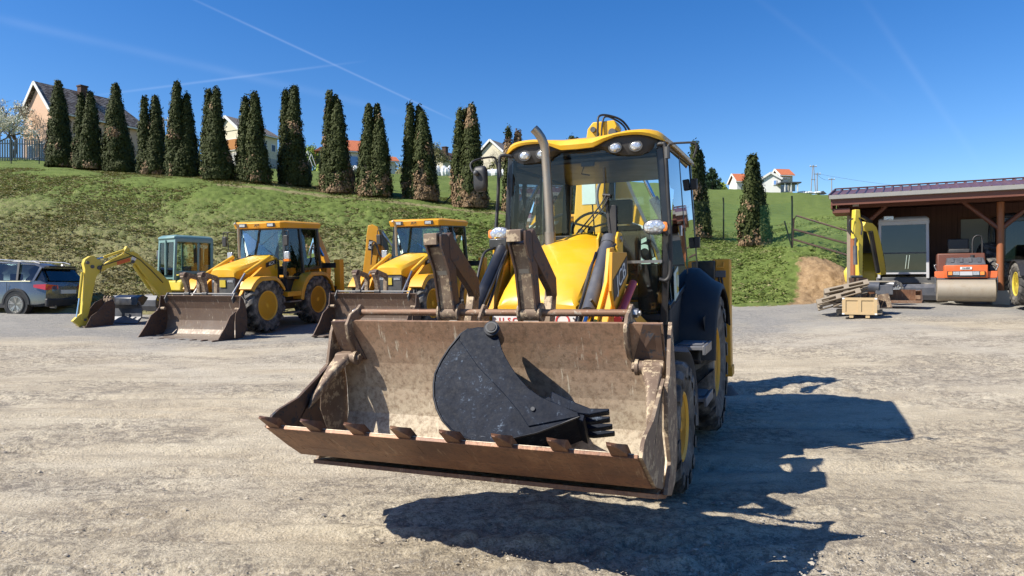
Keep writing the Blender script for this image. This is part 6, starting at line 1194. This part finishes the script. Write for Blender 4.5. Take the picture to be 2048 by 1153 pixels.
# ---------------------------------------------------------------- estate SUV at the left edge
def car():
    paint('car_paint', (.13, .14, .15), .22, metal=.55, amount=.12, dirt=(.2, .2, .2), coat=1.0, bump=0)
    rx, ry = W(80, 0, 22.4).x, 22.4; phi = .13
    r = empty('parked_suv', (rx, ry, HC-(629-YH)*ry/F), (0, 0, PI-phi)); tag(r, 'grey-blue estate car cut off by the left edge, beside the pale yellow excavator arm', 'car')
    # local: x forward from rear axle, y left..., near side is local +y after the turn
    HW = .93; M = lambda: MB(False)
    secs = [(-.98, .42, .90, .70), (-.93, .30, 1.02, .84), (-.70, .26, 1.08, .91), (-.2, .25, 1.09, .93), (1.0, .24, 1.07, .93), (2.1, .24, 1.05, .93), (2.9, .25, 1.00, .91), (3.45, .28, .90, .84), (3.65, .40, .75, .68)]
    rings = []
    for x, z0, z1, w in secs:
        zm = z0+(z1-z0)*.55; rings.append([(x, -w*.86, z0), (x, -w, z0+.08), (x, -w*1.0, zm-.08), (x, -w*.985, zm+.02), (x, -w*.93, z1-.03), (x, -w*.84, z1), (x, w*.84, z1), (x, w*.93, z1-.03), (x, w*.985, zm+.02), (x, w, zm-.08), (x, w, z0+.08), (x, w*.86, z0)])
    m = M(); m.loft(rings); body = m.build('body', 'car_paint', r, smooth=50)
    g = [(-.90, 1.02, .80, 1.04, .80), (-.62, 1.02, .82, 1.50, .68), (-.40, 1.04, .83, 1.58, .66), (.8, 1.04, .84, 1.655, .66), (1.6, 1.03, .84, 1.62, .65), (2.45, 1.0, .82, 1.08, .74)]
    rings = [[(x, -w0, z0), (x, -w1, z1-.03), (x, -w1+.06, z1-.005), (x, w1-.06, z1-.005), (x, w1, z1-.03), (x, w0, z0)] for x, z0, w0, z1, w1 in g]
    m = M(); m.loft(rings); m.build('windows', 'dark_glass', r, smooth=40)
    m = M(); rt = [(-.72, 1.50, .66), (-.45, 1.60, .665), (.8, 1.675, .665), (1.6, 1.64, .655), (1.75, 1.59, .65)]
    m.loft([[(x, -w-.03, z-.055), (x, -w+.02, z), (x, w-.02, z), (x, w+.03, z-.055)] for x, z, w in rt]); m.build('roof', 'car_paint', r, smooth=50)
    for s in (-1, 1):
        m = M(); m.tube([(-.55, s*.62, 1.60), (-.35, s*.62, 1.655), (.8, s*.62, 1.72), (1.5, s*.62, 1.70), (1.7, s*.61, 1.64)], .018, 6); m.build('roof_rail', 'steel', r)
        for a, b in (((.02, .86, 1.04), (.10, .69, 1.62)), ((1.0, .87, 1.04), (.95, .69, 1.64)), ((-.52, .85, 1.05), (-.66, .70, 1.48)), ((2.3, .85, 1.03), (1.62, .68, 1.60))):
            m = M(); m.bar((a[0], s*a[1], a[2]), (b[0], s*b[1], b[2]), .07, .03, up=(0, 1, 0)); m.build('window_pillar', 'black_plastic' if a[0] < 2 and a[0] > -.3 else 'car_paint', r)
        m = M(); m.bar((-.45, s*.885, 1.045), (2.2, s*.875, 1.04), .012, .03); m.build('window_trim', 'chrome', r)
        for x in (0, 2.79):
            m = M(); R = []
            for i in range(13):
                a = PI*i/12; R.append([(x+.40*math.cos(a), s*.90, .34+.42*math.sin(a)), (x+.40*math.cos(a), s*.955, .34+.42*math.sin(a)), (x+.47*math.cos(a), s*.955, .34+.49*math.sin(a)), (x+.47*math.cos(a), s*.90, .34+.49*math.sin(a))])
            m.loft(R); m.build('wheel_arch', 'black_plastic', r)
            m = M(); m.cyl((x, s*.70, .34), (x, s*.942, .34), .405, n=28); m.build('wheel_well', 'decal_black', r)
            h = M(); h.cyl((-.05, 0, 0), (.02, 0, 0), .06, n=12)
            # wheel built about local u, then turned so that u runs across the car
            w_ = wheel(r, (x, s*.86, .34), .35, .22, .235, 1 if s > 0 else -1, mat_rim='steel', mat_t='black_plastic', lugs=0, flip=False, style='spoke', pat='none'); w_.rotation_euler = (0, 0, PI/2)
        m = M(); m.box((.35, s*.925, .235), (2.35, s*.945, .36)); m.build('sill_trim', 'black_plastic', r)
        for x in (.72, 1.75): m = M(); m.box((x, s*.925, .86), (x+.20, s*.955, .89)); m.build('door_handle', 'car_paint', r)
        for x in (.30, 1.25): m = M(); m.box((x, s*.928, .30), (x+.012, s*.936, 1.0)); m.build('door_gap', 'decal_black', body)
        m = M(); m.loft([[(-.98, s*.42, .80), (-.98, s*.42, .92), (-.98, s*.78, .95), (-.98, s*.78, .80)], [(-1.0, s*.42, .80), (-1.0, s*.42, .92), (-.95, s*.86, .96), (-.95, s*.88, .78)], [(-.6, s*.93, .86), (-.6, s*.93, .94), (-.6, s*.94, .94), (-.6, s*.94, .86)]]); m.build('tail_light', 'red_lens', r)
        m = M(); m.cyl((-1.02, s*.55, .25), (-.85, s*.55, .25), .05, n=10); m.build('exhaust_tip', 'steel', r)
    m = M(); m.box((-1.01, -.86, .26), (-.90, .86, .52)); m.build('rear_bumper', 'black_plastic', r, bevel=.04); m = M(); m.box((-1.02, -.3, .66), (-.98, .3, .78)); m.build('number_plate', 'white_plastic', r)
    m = M(); m.plate([(-.935, -.68, 1.06), (-.935, .68, 1.06), (-.66, .58, 1.48), (-.66, -.58, 1.48)], .01); m.build('rear_window', 'dark_glass', r); m = M(); m.box((-.80, -.55, 1.49), (-.5, .55, 1.53)); m.build('roof_spoiler', 'black_plastic', r)
    for s in (-1, 1): m = M(); m.box((1.1, s*.38-.2, .6), (1.25, s*.38+.2, 1.3)); m.build('seat', 'seat_cloth', r, bevel=.04)
    return r
car()
# ================================================================ timber shed on the right
def boards(name, a, b, sc=7.):
    t = NT(name); sx = t.n.new('ShaderNodeSeparateXYZ'); t.l.new(t.tc.outputs['Object'], sx.inputs[0])
    f = t.n.new('ShaderNodeMath'); f.operation = 'FRACT'; t.l.new(t.math('MULTIPLY', t.math('ADD', sx.outputs[0], sx.outputs[1]), sc), f.inputs[0])
    n1 = t.noise(3, 6, .7, stretch=(3, 3, .3)); c = t.mix(t.ramp(n1, [(.3, 0.), (.7, 1.)]), a, b); c = t.mix(t.ramp(f.outputs[0], [(.0, 1.), (.07, 0.)]), c, tuple(x*.25 for x in a))
    t.l.new(c, t.b.inputs['Base Color']); t.b.inputs['Roughness'].default_value = .6; t.bump(f.outputs[0], .4, .01); MATS[name] = t.m
boards('wall_boards', (.12, .052, .038), (.17, .075, .055)); glassmat('black_glass', (.06, .07, .08), 1.6)
paint('post_wood', (.28, .095, .035), .5, amount=.4, dirt=(.2, .08, .04), scale=5); paint('beam_wood', (.13, .042, .024), .5, amount=.3, dirt=(.1, .04, .03)); paint('roof_sheet', (.12, .058, .062), .38, amount=.35, dirt=(.2, .14, .13)); paint('gutter_grey', (.38, .38, .37), .35, amount=.3, metal=.3)
paint('raw_wood', (.50, .36, .19), .8, amount=.3, dirt=(.35, .25, .14), scale=5); paint('pallet_wood', (.30, .25, .19), .85, amount=.6, dirt=(.14, .11, .08), scale=5); paint('door_grey', (.42, .46, .46), .5, amount=.2)
SP = Vector((10.1, 20.8, 1.08)); SHD = empty('open_shed', SP, (0, 0, -.5095)); tag(SHD, 'open-fronted timber shed with a ribbed wine-red metal roof at the right edge', 'shed')
M = lambda: MB(False)
def sb(name, lo, hi, mt, bevel=0., parent=SHD): m = M(); m.box(lo, hi); return m.build(name, mt, parent, bevel=bevel)
ZT = 2.98
for x in (0, 3.58, 7.3, 11.0):
    sb('post_footing', (x-.2, -.2, -.3), (x+.2, .2, .30 if x else .12), 'concrete', .01)
    m = M(); m.cyl((x, 0, .30 if x else .12), (x, 0, ZT-.28), .09, n=18); m.build('post', 'post_wood', SHD, smooth=50)
    for sg in (-1, 1):
        if x == 0 and sg < 0: continue
        m = M(); m.cyl((x+sg*.05, 0, ZT-.98), (x+sg*.86, 0, ZT-.22), .062, n=12); m.build('brace', 'beam_wood', SHD, smooth=50)
m = M(); m.cyl((0, .05, ZT-.95), (0, .85, ZT-.2), .062, n=12); m.build('brace', 'beam_wood', SHD)
sb('front_beam', (-.45, -.10, ZT-.26), (14, .10, ZT), 'beam_wood', .01)
sb('fascia_board', (-.52, -1.0, ZT-.25), (14, -.96, ZT-.03), 'beam_wood')
sb('side_fascia', (-.54, -.96, ZT-.34), (-.50, .3, ZT-.06), 'beam_wood'); sb('purlin_end', (-.5, -.9, ZT-.46), (-.05, .25, ZT-.34), 'beam_wood')
for i in range(19): m = M(); x = -.42+i*.8; m.bar((x, -.94, ZT-.10), (x, 1.0, ZT+.28), .07, .12); m.build('rafter', 'beam_wood', SHD)
m = M(); m.prism([(-1.10, ZT-.075), (-1.12, ZT+.035), (-1.08, ZT+.035), (-1.07, ZT-.045), (-1.02, ZT-.045), (-1.01, ZT+.035), (-.98, ZT+.035), (-.99, ZT-.085)], 'u', -.57, 14); m.build('gutter', 'gutter_grey', SHD)
def ribs(p0, p1, n0, n1):
    m = M(); V, Q = [], []; x = -.57; prof = []
    while x < 14: prof += [(x, 0), (x+.14, 0), (x+.165, .035), (x+.205, .035), (x+.23, 0)]; x += .23
    A = [(a, p0[0], p0[1]+b) for a, b in prof]; B = [(a, p1[0], p1[1]+b) for a, b in prof]
    A2 = [(a, y, z-.012) for a, y, z in A]; B2_ = [(a, y, z-.012) for a, y, z in B]
    m.loft([A, B, B2_, A2, A], closed=False, cap=False); return m
rf = ribs((-1.04, ZT+.03), (1.0, ZT+.42), 0, 0).build('roof', 'roof_sheet', SHD, smooth=0)
ribs((1.0, ZT+.42), (3.6, ZT+.0), 0, 0).build('rear_roof_slope', 'roof_sheet', rf, smooth=0)
m = M(); m.bar((-.57, 1.0, ZT+.465), (14, 1.0, ZT+.465), .2, .02); m.build('ridge_cap', 'roof_sheet', rf)
m = M(); m.bar((-.58, -1.04, ZT+.01), (-.58, 1.0, ZT+.42), .03, .12); m.bar((-.58, 1.0, ZT+.42), (-.58, 3.6, ZT+.0), .03, .12); m.build('verge_trim', 'roof_sheet', rf)
bw = sb('back_wall', (-.1, 3.1, -.1), (14, 3.2, ZT-.0), 'wall_boards'); m = M(); m.prism([(.12, -.2), (3.1, -.2), (3.1, ZT-.02), (1.0, ZT+.28), (.12, ZT-.0)], 'u', -.16, -.06); m.build('side_wall', 'wall_boards', SHD)
sb('corner_board', (-.18, -.02, -.1), (-.04, .12, ZT-.2), 'pallet_wood')
sb('ceiling', (-.1, .15, ZT-.02), (14, 3.1, ZT+.0), 'wall_boards')
for (x0, x1, h, nm) in ((2.85, 4.05, 2.5, 'door'), (.1, .95, 2.25, 'door')):
    sb('door_frame', (x0-.08, 3.05, 0), (x1+.08, 3.095, h+.08), 'beam_wood'); d_ = sb(nm, (x0, 3.0, .02), (x1, 3.045, h), 'door_grey', .004); m = M(); m.cyl((x1-.1, 2.95, 1.05), (x1-.1, 3.0, 1.05), .03, n=8); m.build('handle', 'dark_grey', d_)
m = M(); m.sphere((1.9, .25, ZT-.08), (.17, .17, .08)); lm_ = m.build('ceiling_lamp', 'white_plastic', SHD, smooth=60); sb('sensor_box', (-.02, -.16, ZT-.22), (.14, -.11, ZT-.12), 'white_plastic')
sb('floor', (-.2, .4, -.25), (14, 3.1, .0), 'concrete')
# ---- mini excavator in the shed
def shed_digger():
    X0, Y0 = W(1806, 0, 21.0).x, 21.0; r = vroot('mini_excavator', X0, Y0, .50, 1.10); tag(r, 'mini excavator with a grey cab and bright yellow arm under the shed roof', 'mini excavator')
    c = cabshell(r, .62, -.65, .60, .62, 2.30, 'offwhite_paint', 'black_glass', front_low=.80); sb_ = MB(); sb_.box((-.57, .61, .86), (.57, .625, 1.34)); sb_.build('lower_front_panel', 'black_glass', c); sb_ = MB(); sb_.box((-.58, .60, 1.34), (.58, .64, 1.38)); sb_.build('cross_bar', 'dark_grey', c)
    for xx in (.05, .12): sb_ = MB(); sb_.bar((xx, .65, .9), (xx+.04, .65, 1.3), .012, .012); sb_.build('wiper_arm', 'chrome', c)
    m = MB(); m.loft([[(-1.55, -1.2, .48), (-.66, -1.2, .48), (-.66, .3, .48), (-1.55, .2, .48)], [(-1.6, -1.2, .85), (-.66, -1.2, .85), (-.66, .3, .80), (-1.6, .2, .85)], [(-1.35, -1.1, 1.45), (-.72, -1.1, 1.45), (-.72, -.6, 1.45), (-1.2, .1, 1.40)]]); m.build('engine_cover', 'yellow_pale', r, bevel=.08)
    for i in range(5): m = MB(); m.box((-1.50+.02*i, .215, .72+i*.10), (-1.05, .235, .745+i*.10)); m.build('vent_slot', 'decal_black', r)
    for s in (-1, 1):
        m = MB(); L = [(.26*math.cos(a)+sg*.75, .25+.25*math.sin(a)) for sg, rg in ((1, np.linspace(-PI/2, PI/2, 9)), (-1, np.linspace(PI/2, 3*PI/2, 9))) for a in rg]; m.prism(L, 'u', s*.45, s*.80); m.build('track', 'rubber', r, bevel=.02)
    m = MB(); m.cyl((0, 0, .4), (0, 0, .5), .4, n=20); m.build('slew_ring', 'dark_grey', r); m = MB(); m.box((-.70, -1.25, .48), (.85, .62, .66)); m.box((-.3, -1.3, .6), (.7, -.9, 1.3)); m.build('turntable', 'dark_grey', r, bevel=.02)
    m = MB(); m.strip([(1.35, .02), (1.42, .15), (1.42, .35), (1.36, .45)], 'u', -.9, .9, .03); m.build('dozer_blade', 'cyl_grey', r)
    inv = r.matrix_basis.inverted(); Lp = lambda px, py, Y: tuple((lambda q: (q.x, -q.y, q.z))(inv @ W(px, py, Y)))
    def pl(name, pts, mt, par=r, th=.16, bev=.012): m = MB(); m.plate([Lp(*p) for p in pts], th); return m.build(name, mt, par, bevel=bev)
    bo = pl('boom', [(1722, 452, 19.6), (1727, 444, 19.6), (1740, 446, 19.75), (1748, 454, 19.9), (1756, 480, 20.1), (1764, 520, 20.3), (1768, 548, 20.4), (1758, 550, 20.4), (1752, 520, 20.2), (1745, 490, 20.05), (1738, 466, 19.85), (1726, 462, 19.65)], 'yellow_pale')
    m = MB(); m.cyl(Lp(1741, 464, 19.6), Lp(1756, 545, 20.1), .065, n=12); m.build('boom_ram', 'black_paint', bo)
    dp = pl('dipper', [(1707, 420, 19.3), (1716, 420, 19.3), (1718, 440, 19.3), (1723, 460, 19.35), (1722, 500, 19.35), (1722, 553, 19.35), (1714, 553, 19.35), (1713, 480, 19.3), (1705, 478, 19.3), (1706, 440, 19.3)], 'yellow_pale')
    m = MB(); m.cyl(Lp(1711, 476, 19.15), Lp(1710, 500, 19.15), .03, n=8); m.cyl(Lp(1710, 492, 19.15), Lp(1711, 530, 19.15), .055, n=12); m.build('bucket_ram', 'cyl_grey', dp)
    m = MB(); m.cyl(Lp(1720, 432, 19.3), Lp(1742, 444, 19.7), .05, n=10); m.build('arm_ram', 'black_paint', bo)
    hose(r, [Lp(1706, 438, 19.2), Lp(1699, 442, 19.2), Lp(1699, 456, 19.2), Lp(1706, 468, 19.2)], .02); hose(r, [Lp(1718, 436, 19.2), Lp(1724, 450, 19.2), Lp(1722, 470, 19.2)], .02)
    m = MB(); m.cyl(Lp(1702, 554, 19.2), Lp(1724, 554, 19.2), .04, n=10); m.build('link_pin', 'dark_grey', dp)
    pl('digging_bucket', [(1706, 556, 19.3), (1724, 556, 19.3), (1742, 572, 19.4), (1738, 592, 19.4), (1712, 594, 19.3)], 'dark_rust', th=.4)
    m = MB(); m.box((-.5, .64, 2.34), (-.25, .70, 2.44)); m.build('work_light', 'lamp_lens', c)
    return r
shed_digger()
# ---- road roller
def roller():
    X0, Y0 = W(1931, 0, 18.6).x, 18.6; r = vroot('road_roller', X0, Y0, .50, HC-(604-YH)*18.3/F); tag(r, 'small orange tandem road roller with a dusty steel drum in front of the shed door', 'road roller')
    m = MB(); R = .30; m.lathe([(R-.03, -.66), (R, -.64), (R, .64), (R-.03, .66), (.01, .66), (.01, -.66)], (0, 0, R), 'u', 40); m.build('drum', 'drum_steel', r, smooth=40)
    m = MB(); m.lathe([(R-.03, -.62), (R, -.60), (R, .60), (R-.03, .62), (.01, .62), (.01, -.62)], (0, -1.55, R), 'u', 32); m.build('drum', 'drum_steel', r, smooth=40)
    m = MB(); m.strip([(.12, R+.275), (-.02, R+.325), (-.20, R+.30)], 'u', -.66, .66, .03); m.box((-.64, .12, R+.18), (.64, .16, R+.24)); m.build('scraper_bar', 'cyl_grey', r)
    for s in (-1, 1):
        m = MB(); m.prism([(-.1, .25), (.1, .25), (.08, .66), (-.08, .66)], 'u', s*.68, s*.70); m.build('drum_yoke', 'cyl_grey', r); m = MB(); m.box((s*.46, -.15, .62), (s*.70, .05, .80)); m.build('yoke_arm', 'orange_paint', r, bevel=.01)
        hose(r, [(s*.66, .05, .82), (s*.71, .05, .95), (s*.66, .03, .98)], .015, 'steel', name='tie_hook')
    m = MB(); m.loft([[(-.48, .12, .62), (.48, .12, .62), (.48, -1.4, .62), (-.48, -1.4, .62)], [(-.48, .15, .96), (.48, .15, .96), (.48, -1.4, .96), (-.48, -1.4, .96)]]); b = m.build('body', 'orange_paint', r, bevel=.015)
    m = MB(); m.box((-.42, .14, .64), (.42, .17, .80)); pn = m.build('light_panel', 'decal_black', b)
    for s in (-1, 1):
        m = MB(); m.box((s*.15, .17, .70), (s*.29, .185, .79)); m.build('headlamp', 'lamp_lens', pn); m = MB(); m.box((s*.31, .17, .70), (s*.40, .185, .79)); m.build('indicator_lens', 'orange_lens', pn)
    m = MB(); m.box((-.14, .17, .69), (.14, .182, .79)); m.build('number_plate', 'offwhite_paint', pn)
    m = MB(); m.box((-.13, .153, .845), (.13, .158, .91)); np_ = m.build('name_plate', 'decal_white', b); text('lettering', 'HAMM', .06, 'decal_black', np_, (0, .160, .878), (1, 0, 0), (0, 0, 1), .002)
    m = MB(); m.loft([[(-.45, .13, .96), (.45, .13, .96), (.45, -.45, .96), (-.45, -.45, .96)], [(-.44, .10, 1.0), (.44, .10, 1.0), (.44, -.42, 1.0), (-.44, -.42, 1.0)], [(-.41, -.10, 1.16), (.41, -.10, 1.16), (.41, -.40, 1.17), (-.41, -.40, 1.17)]]); tk = m.build('water_tank', 'cyl_grey', r, bevel=.02)
    for i in range(4): m = MB(); m.bar((-.30+i*.2, .075, 1.035), (-.30+i*.2, -.06, 1.16), .07, .02); m.build('tank_rib', 'cyl_grey', tk)
    m = MB(); m.cyl((.17, -.2, 1.16), (.17, -.2, 1.23), .05, n=12); m.build('filler_cap', 'black_plastic', tk)
    m = MB(); m.loft([[(-.62, -.5, .6), (.52, -.5, .6), (.52, -1.3, .6), (-.62, -1.3, .6)], [(-.62, -.55, 1.30), (.48, -.55, 1.30), (.48, -1.3, 1.30), (-.62, -1.3, 1.30)]]); m.build('rear_cover', 'beam_wood', r, bevel=.03)
    m = MB(); m.box((-.35, -1.0, 1.30), (.15, -.6, 1.42)); m.box((-.35, -1.1, 1.42), (.15, -1.0, 1.72)); m.build('seat', 'black_plastic', r, bevel=.03)
    hose(r, [(.20, -.6, 1.3), (.22, -.6, 1.70), (.40, -.6, 1.74), (.42, -.6, 1.3)], .02, name='handrail')
    return r
roller()
# ---- green tractor at the right edge
def tractor():
    X0, Y0 = W(2041, 0, 17.6).x+.72, 17.3; z = HC-(611-YH)*17.6/F; r = vroot('green_tractor', X0, Y0, .38, z); tag(r, 'green tractor with a yellow-rimmed muddy front wheel, cut off by the right edge', 'tractor')
    for s in (-1, 1):
        w_ = wheel(r, (s*.75, 0, .53), .54, .34, .275, s, mat_rim='yellow_pale', mat_t='rubber_dusty', lugs=16); wheel(r, (s*.85, -2.5, .85), .86, .5, .5, s, mat_rim='yellow_pale', mat_t='rubber', lugs=18)
        m = MB(); Rg = []
        for i in range(9): a = math.radians(20+i*17); Rg.append([(s*.60, .60*math.cos(a)-.0, .53+.60*math.sin(a)), (s*.93, .60*math.cos(a), .53+.60*math.sin(a)), (s*.93, .585*math.cos(a), .53+.585*math.sin(a)), (s*.60, .585*math.cos(a), .53+.585*math.sin(a))])
        m.loft(Rg); m.build('mudguard', 'black_plastic', r)
    m = MB(); m.loft([[(-.35, .7, .7), (.35, .7, .7), (.32, .7, 1.35), (-.32, .7, 1.35)], [(-.38, -1.2, .7), (.38, -1.2, .7), (.36, -1.2, 1.65), (-.36, -1.2, 1.65)]]); m.build('hood', 'green_paint', r, bevel=.06)
    m = MB(); m.box((-.25, -2.8, .6), (.25, .6, .85)); m.build('chassis', 'dark_grey', r)
    c = cabshell(r, .75, -3.2, -1.7, 1.2, 2.35, 'black_paint', 'dark_glass')
tractor()
# ---- crate, pallets and scrap in front of the shed
q = W(1719, 0, 16.55); CR = vroot('plywood_crate', q.x, 16.55, .46); CR.location.z = HC-(637-YH)*16.4/F-.0; CR.scale = (.86, .86, .86); tag(CR, 'new pale plywood crate with two recessed front panels, standing on its own skids', 'crate')
m = MB(); m.box((-.43, -.40, .09), (.43, .0, .55)); b = m.build('body', 'raw_wood', CR)
m = MB()
for a, b2 in (((-.43, .09), (.43, .16)), ((-.43, .48), (.43, .55))): m.box((a[0], 0, a[1]), (b2[0], .022, b2[1]))
for x0, x1 in ((-.43, -.34), (-.045, .045), (.34, .43)): m.box((x0, 0, .16), (x1, .022, .48))
m.build('batten_frame', 'raw_wood', CR, bevel=.002)
for x, z in ((-.43, .51), (.37, .51), (-.43, .09), (.37, .09)): m = MB(); m.box((x, .022, z), (x+.06, .026, z+.04)); m.build('corner_label', 'decal_white', CR)
for x in (-.20, .20): m = MB(); m.box((x-.05, -.38, 0), (x+.05, .0, .09)); m.build('skid', 'raw_wood', CR)
def pallet(loc, rot, label, group='old pallets heaped beside the shed post'):
    r = empty('wooden_pallet', loc, rot); r.scale = (.84, .84, .84); tag(r, label, 'pallet', group)
    for i in range(6): m = M(); y = -.40+i*.145; m.box((-.6, y, .122), (.6, y+.10, .144)); m.build('top_board', 'pallet_wood', r)
    for y in (-.40, -.05, .30): m = M(); m.box((-.6, y, .10), (.6, y+.10, .122)); m.box((-.6, y, 0), (.6, y+.10, .02)); m.build('bearer', 'pallet_wood', r)
    for x in (-.6, -.07, .46):
        for y in (-.40, -.05, .30): m = M(); m.box((x, y, .02), (x+.14, y+.10, .10)); m.build('block', 'pallet_wood', r)
    return r
zc = CR.location.z
pallet((8.62, 17.45, zc+.05), (0, 0, -.5), 'flat grey pallet at the bottom of the heap behind the plywood crate'); pallet((8.50, 17.4, zc+.20), (.02, .04, -.42), 'second grey pallet up from the ground behind the plywood crate')
pallet((8.05, 17.3, zc+.36), (-.30, -.30, -.35), 'tilted pallet with its left end hanging down over the dirt bank'); pallet((8.25, 17.35, zc+.56), (-.42, -.24, -.30), 'topmost tilted pallet, its boards facing the camera left of the yellow arm')
q = W(1756, 0, 17.2); r_ = vroot('small_digging_bucket', q.x, 17.2, -.2); r_.location.z = HC-(617-YH)*17.0/F; tag(r_, 'small worn steel digging bucket standing behind the right end of the plywood crate', 'digger bucket')
for s in (-1, 1): m = MB(); m.prism([(-.2, .32), (.15, .36), (.28, .02), (.0, -.0), (-.25, .1)], 'u', s*.16, s*.175); m.build('side_plate', 'rusty_plate', r_)
m = MB(); m.strip([(-.2, .32), (-.26, .18), (-.22, .06), (-.05, .01), (.28, .02)], 'u', -.16, .16, .015); m.build('shell', 'rusty_plate', r_)
q = W(1800, 0, 18.0); r_ = vroot('loose_shovel', q.x, 18.3, .48); r_.location.z = HC-(606-YH)*17.8/F; tag(r_, 'rusty brown loader shovel lying on the ground left of the road roller', 'loader shovel')
m = MB(); m.strip([(-.25, .30), (-.34, .2), (-.32, .08), (-.2, .02), (.35, .02)], 'u', -.62, .62, .02); sh_ = m.build('shell', 'rust_pipe', r_); m = MB(); m.box((-.62, .34, -.01), (.62, .37, .06)); m.build('cutting_edge', 'rust_pipe', sh_)
m = MB(); m.box((-.60, -.1, .05), (.50, -.08, .33)); m.build('back_plate', 'lip_rust', sh_)
for s in (-1, 1): m = MB(); m.prism([(-.3, .34), (-.1, .34), (.36, .02), (-.25, .0), (-.36, .1)], 'u', s*.62, s*.64); m.build('side_plate', 'dark_rust', sh_)
q = W(1786, 0, 19.1); r_ = vroot('spare_wheel', q.x, 19.1, .5); r_.location.z = HC-(600-YH)*19.0/F; tag(r_, 'small tyre with a white rim standing behind the rusty shovel', 'wheel')
w_ = wheel(r_, (0, 0, .26), .27, .18, .16, 1, mat_rim='white_plastic', lugs=14, lug_h=.015); w_.rotation_euler = (0, 0, -1.2)
q = W(1738, 0, 18.4); r_ = vroot('scrap_engine', q.x, 18.2, .4); r_.location.z = HC-(590-YH)*18.2/F; tag(r_, 'grey engine parts piled between the pallets and the rusty shovel', 'engine parts')
m = MB(); m.cyl((-.2, 0, .22), (.15, .05, .20), .14, n=14); m.box((.05, -.2, .0), (.45, .15, .25)); m.cyl((.1, -.1, .3), (.5, .1, .26), .07, n=10); m.build('housing', 'cyl_grey', r_, bevel=.015); m = MB(); m.box((-.1, -.25, .32), (.5, .1, .36)); m.build('cover', 'drum_steel', r_, bevel=.01)
q = W(1757, 0, 18.9); r_ = vroot('steel_leg', q.x, 18.9, .3); r_.location.z = HC-(604-YH)*18.7/F; tag(r_, 'grey slab of concrete leaning in the shadow left of the road roller', 'slab')
bpy.data.objects.remove(r_)
# ---- pale gravel on the yard: real stones, densest close to the camera
def stones():
    r3 = np.random.default_rng(11); n = 60000; Yv = 2.2+ (r3.random(n)**1.6)*12; Xv = r3.uniform(-.85, .85, n)*Yv*1.0
    d = fbm(Xv*.55, Yv*1.1, 4, 3); keep = r3.random(n) < np.clip(d*4-1.7, .05, 1); Xv, Yv = Xv[keep], Yv[keep]; n = len(Xv)
    base = np.array([(1, 0, 0), (-.5, .87, 0), (-.5, -.87, 0), (.1, .05, .75), (.5, .5, .38), (-.7, 0, .35)]); sz = r3.uniform(.003, .009, n)*(1+1.8*(r3.random(n) < .03))
    z = yardz(Xv, Yv); k = np.clip(Yv/9, .6, 1.4)
    tet = base[:4]*1.0; V = tet[None]*sz[:, None, None]*np.stack([r3.uniform(.7, 1.4, n), r3.uniform(.7, 1.3, n), r3.uniform(.5, 1.1, n)], 1)[:, None]; a = r3.uniform(0, 2*PI, n); ca, sa = np.cos(a)[:, None], np.sin(a)[:, None]
    x = V[..., 0]*ca-V[..., 1]*sa; y = V[..., 0]*sa+V[..., 1]*ca; V = np.stack([x+Xv[:, None], y+Yv[:, None], V[..., 2]+z[:, None]+.004], -1).reshape(-1, 3)
    f = np.array([(0, 1, 3), (1, 2, 3), (2, 0, 3)]); Fc = (np.arange(n)[:, None, None]*4+f[None]).reshape(-1, 3)
    o = face_mesh('loose_gravel', V, Fc, ['stone_pale', 'stone_dark'], np.repeat((r3.random(n) < .4).astype(int), 3)); tag(o, 'loose grey and tan gravel scattered over the dirt yard', 'gravel', None, 'stuff')
paint('stone_pale', (.46, .41, .33), .85, amount=.3, scale=20); paint('stone_dark', (.20, .18, .155), .85, amount=.3, scale=20)
stones()
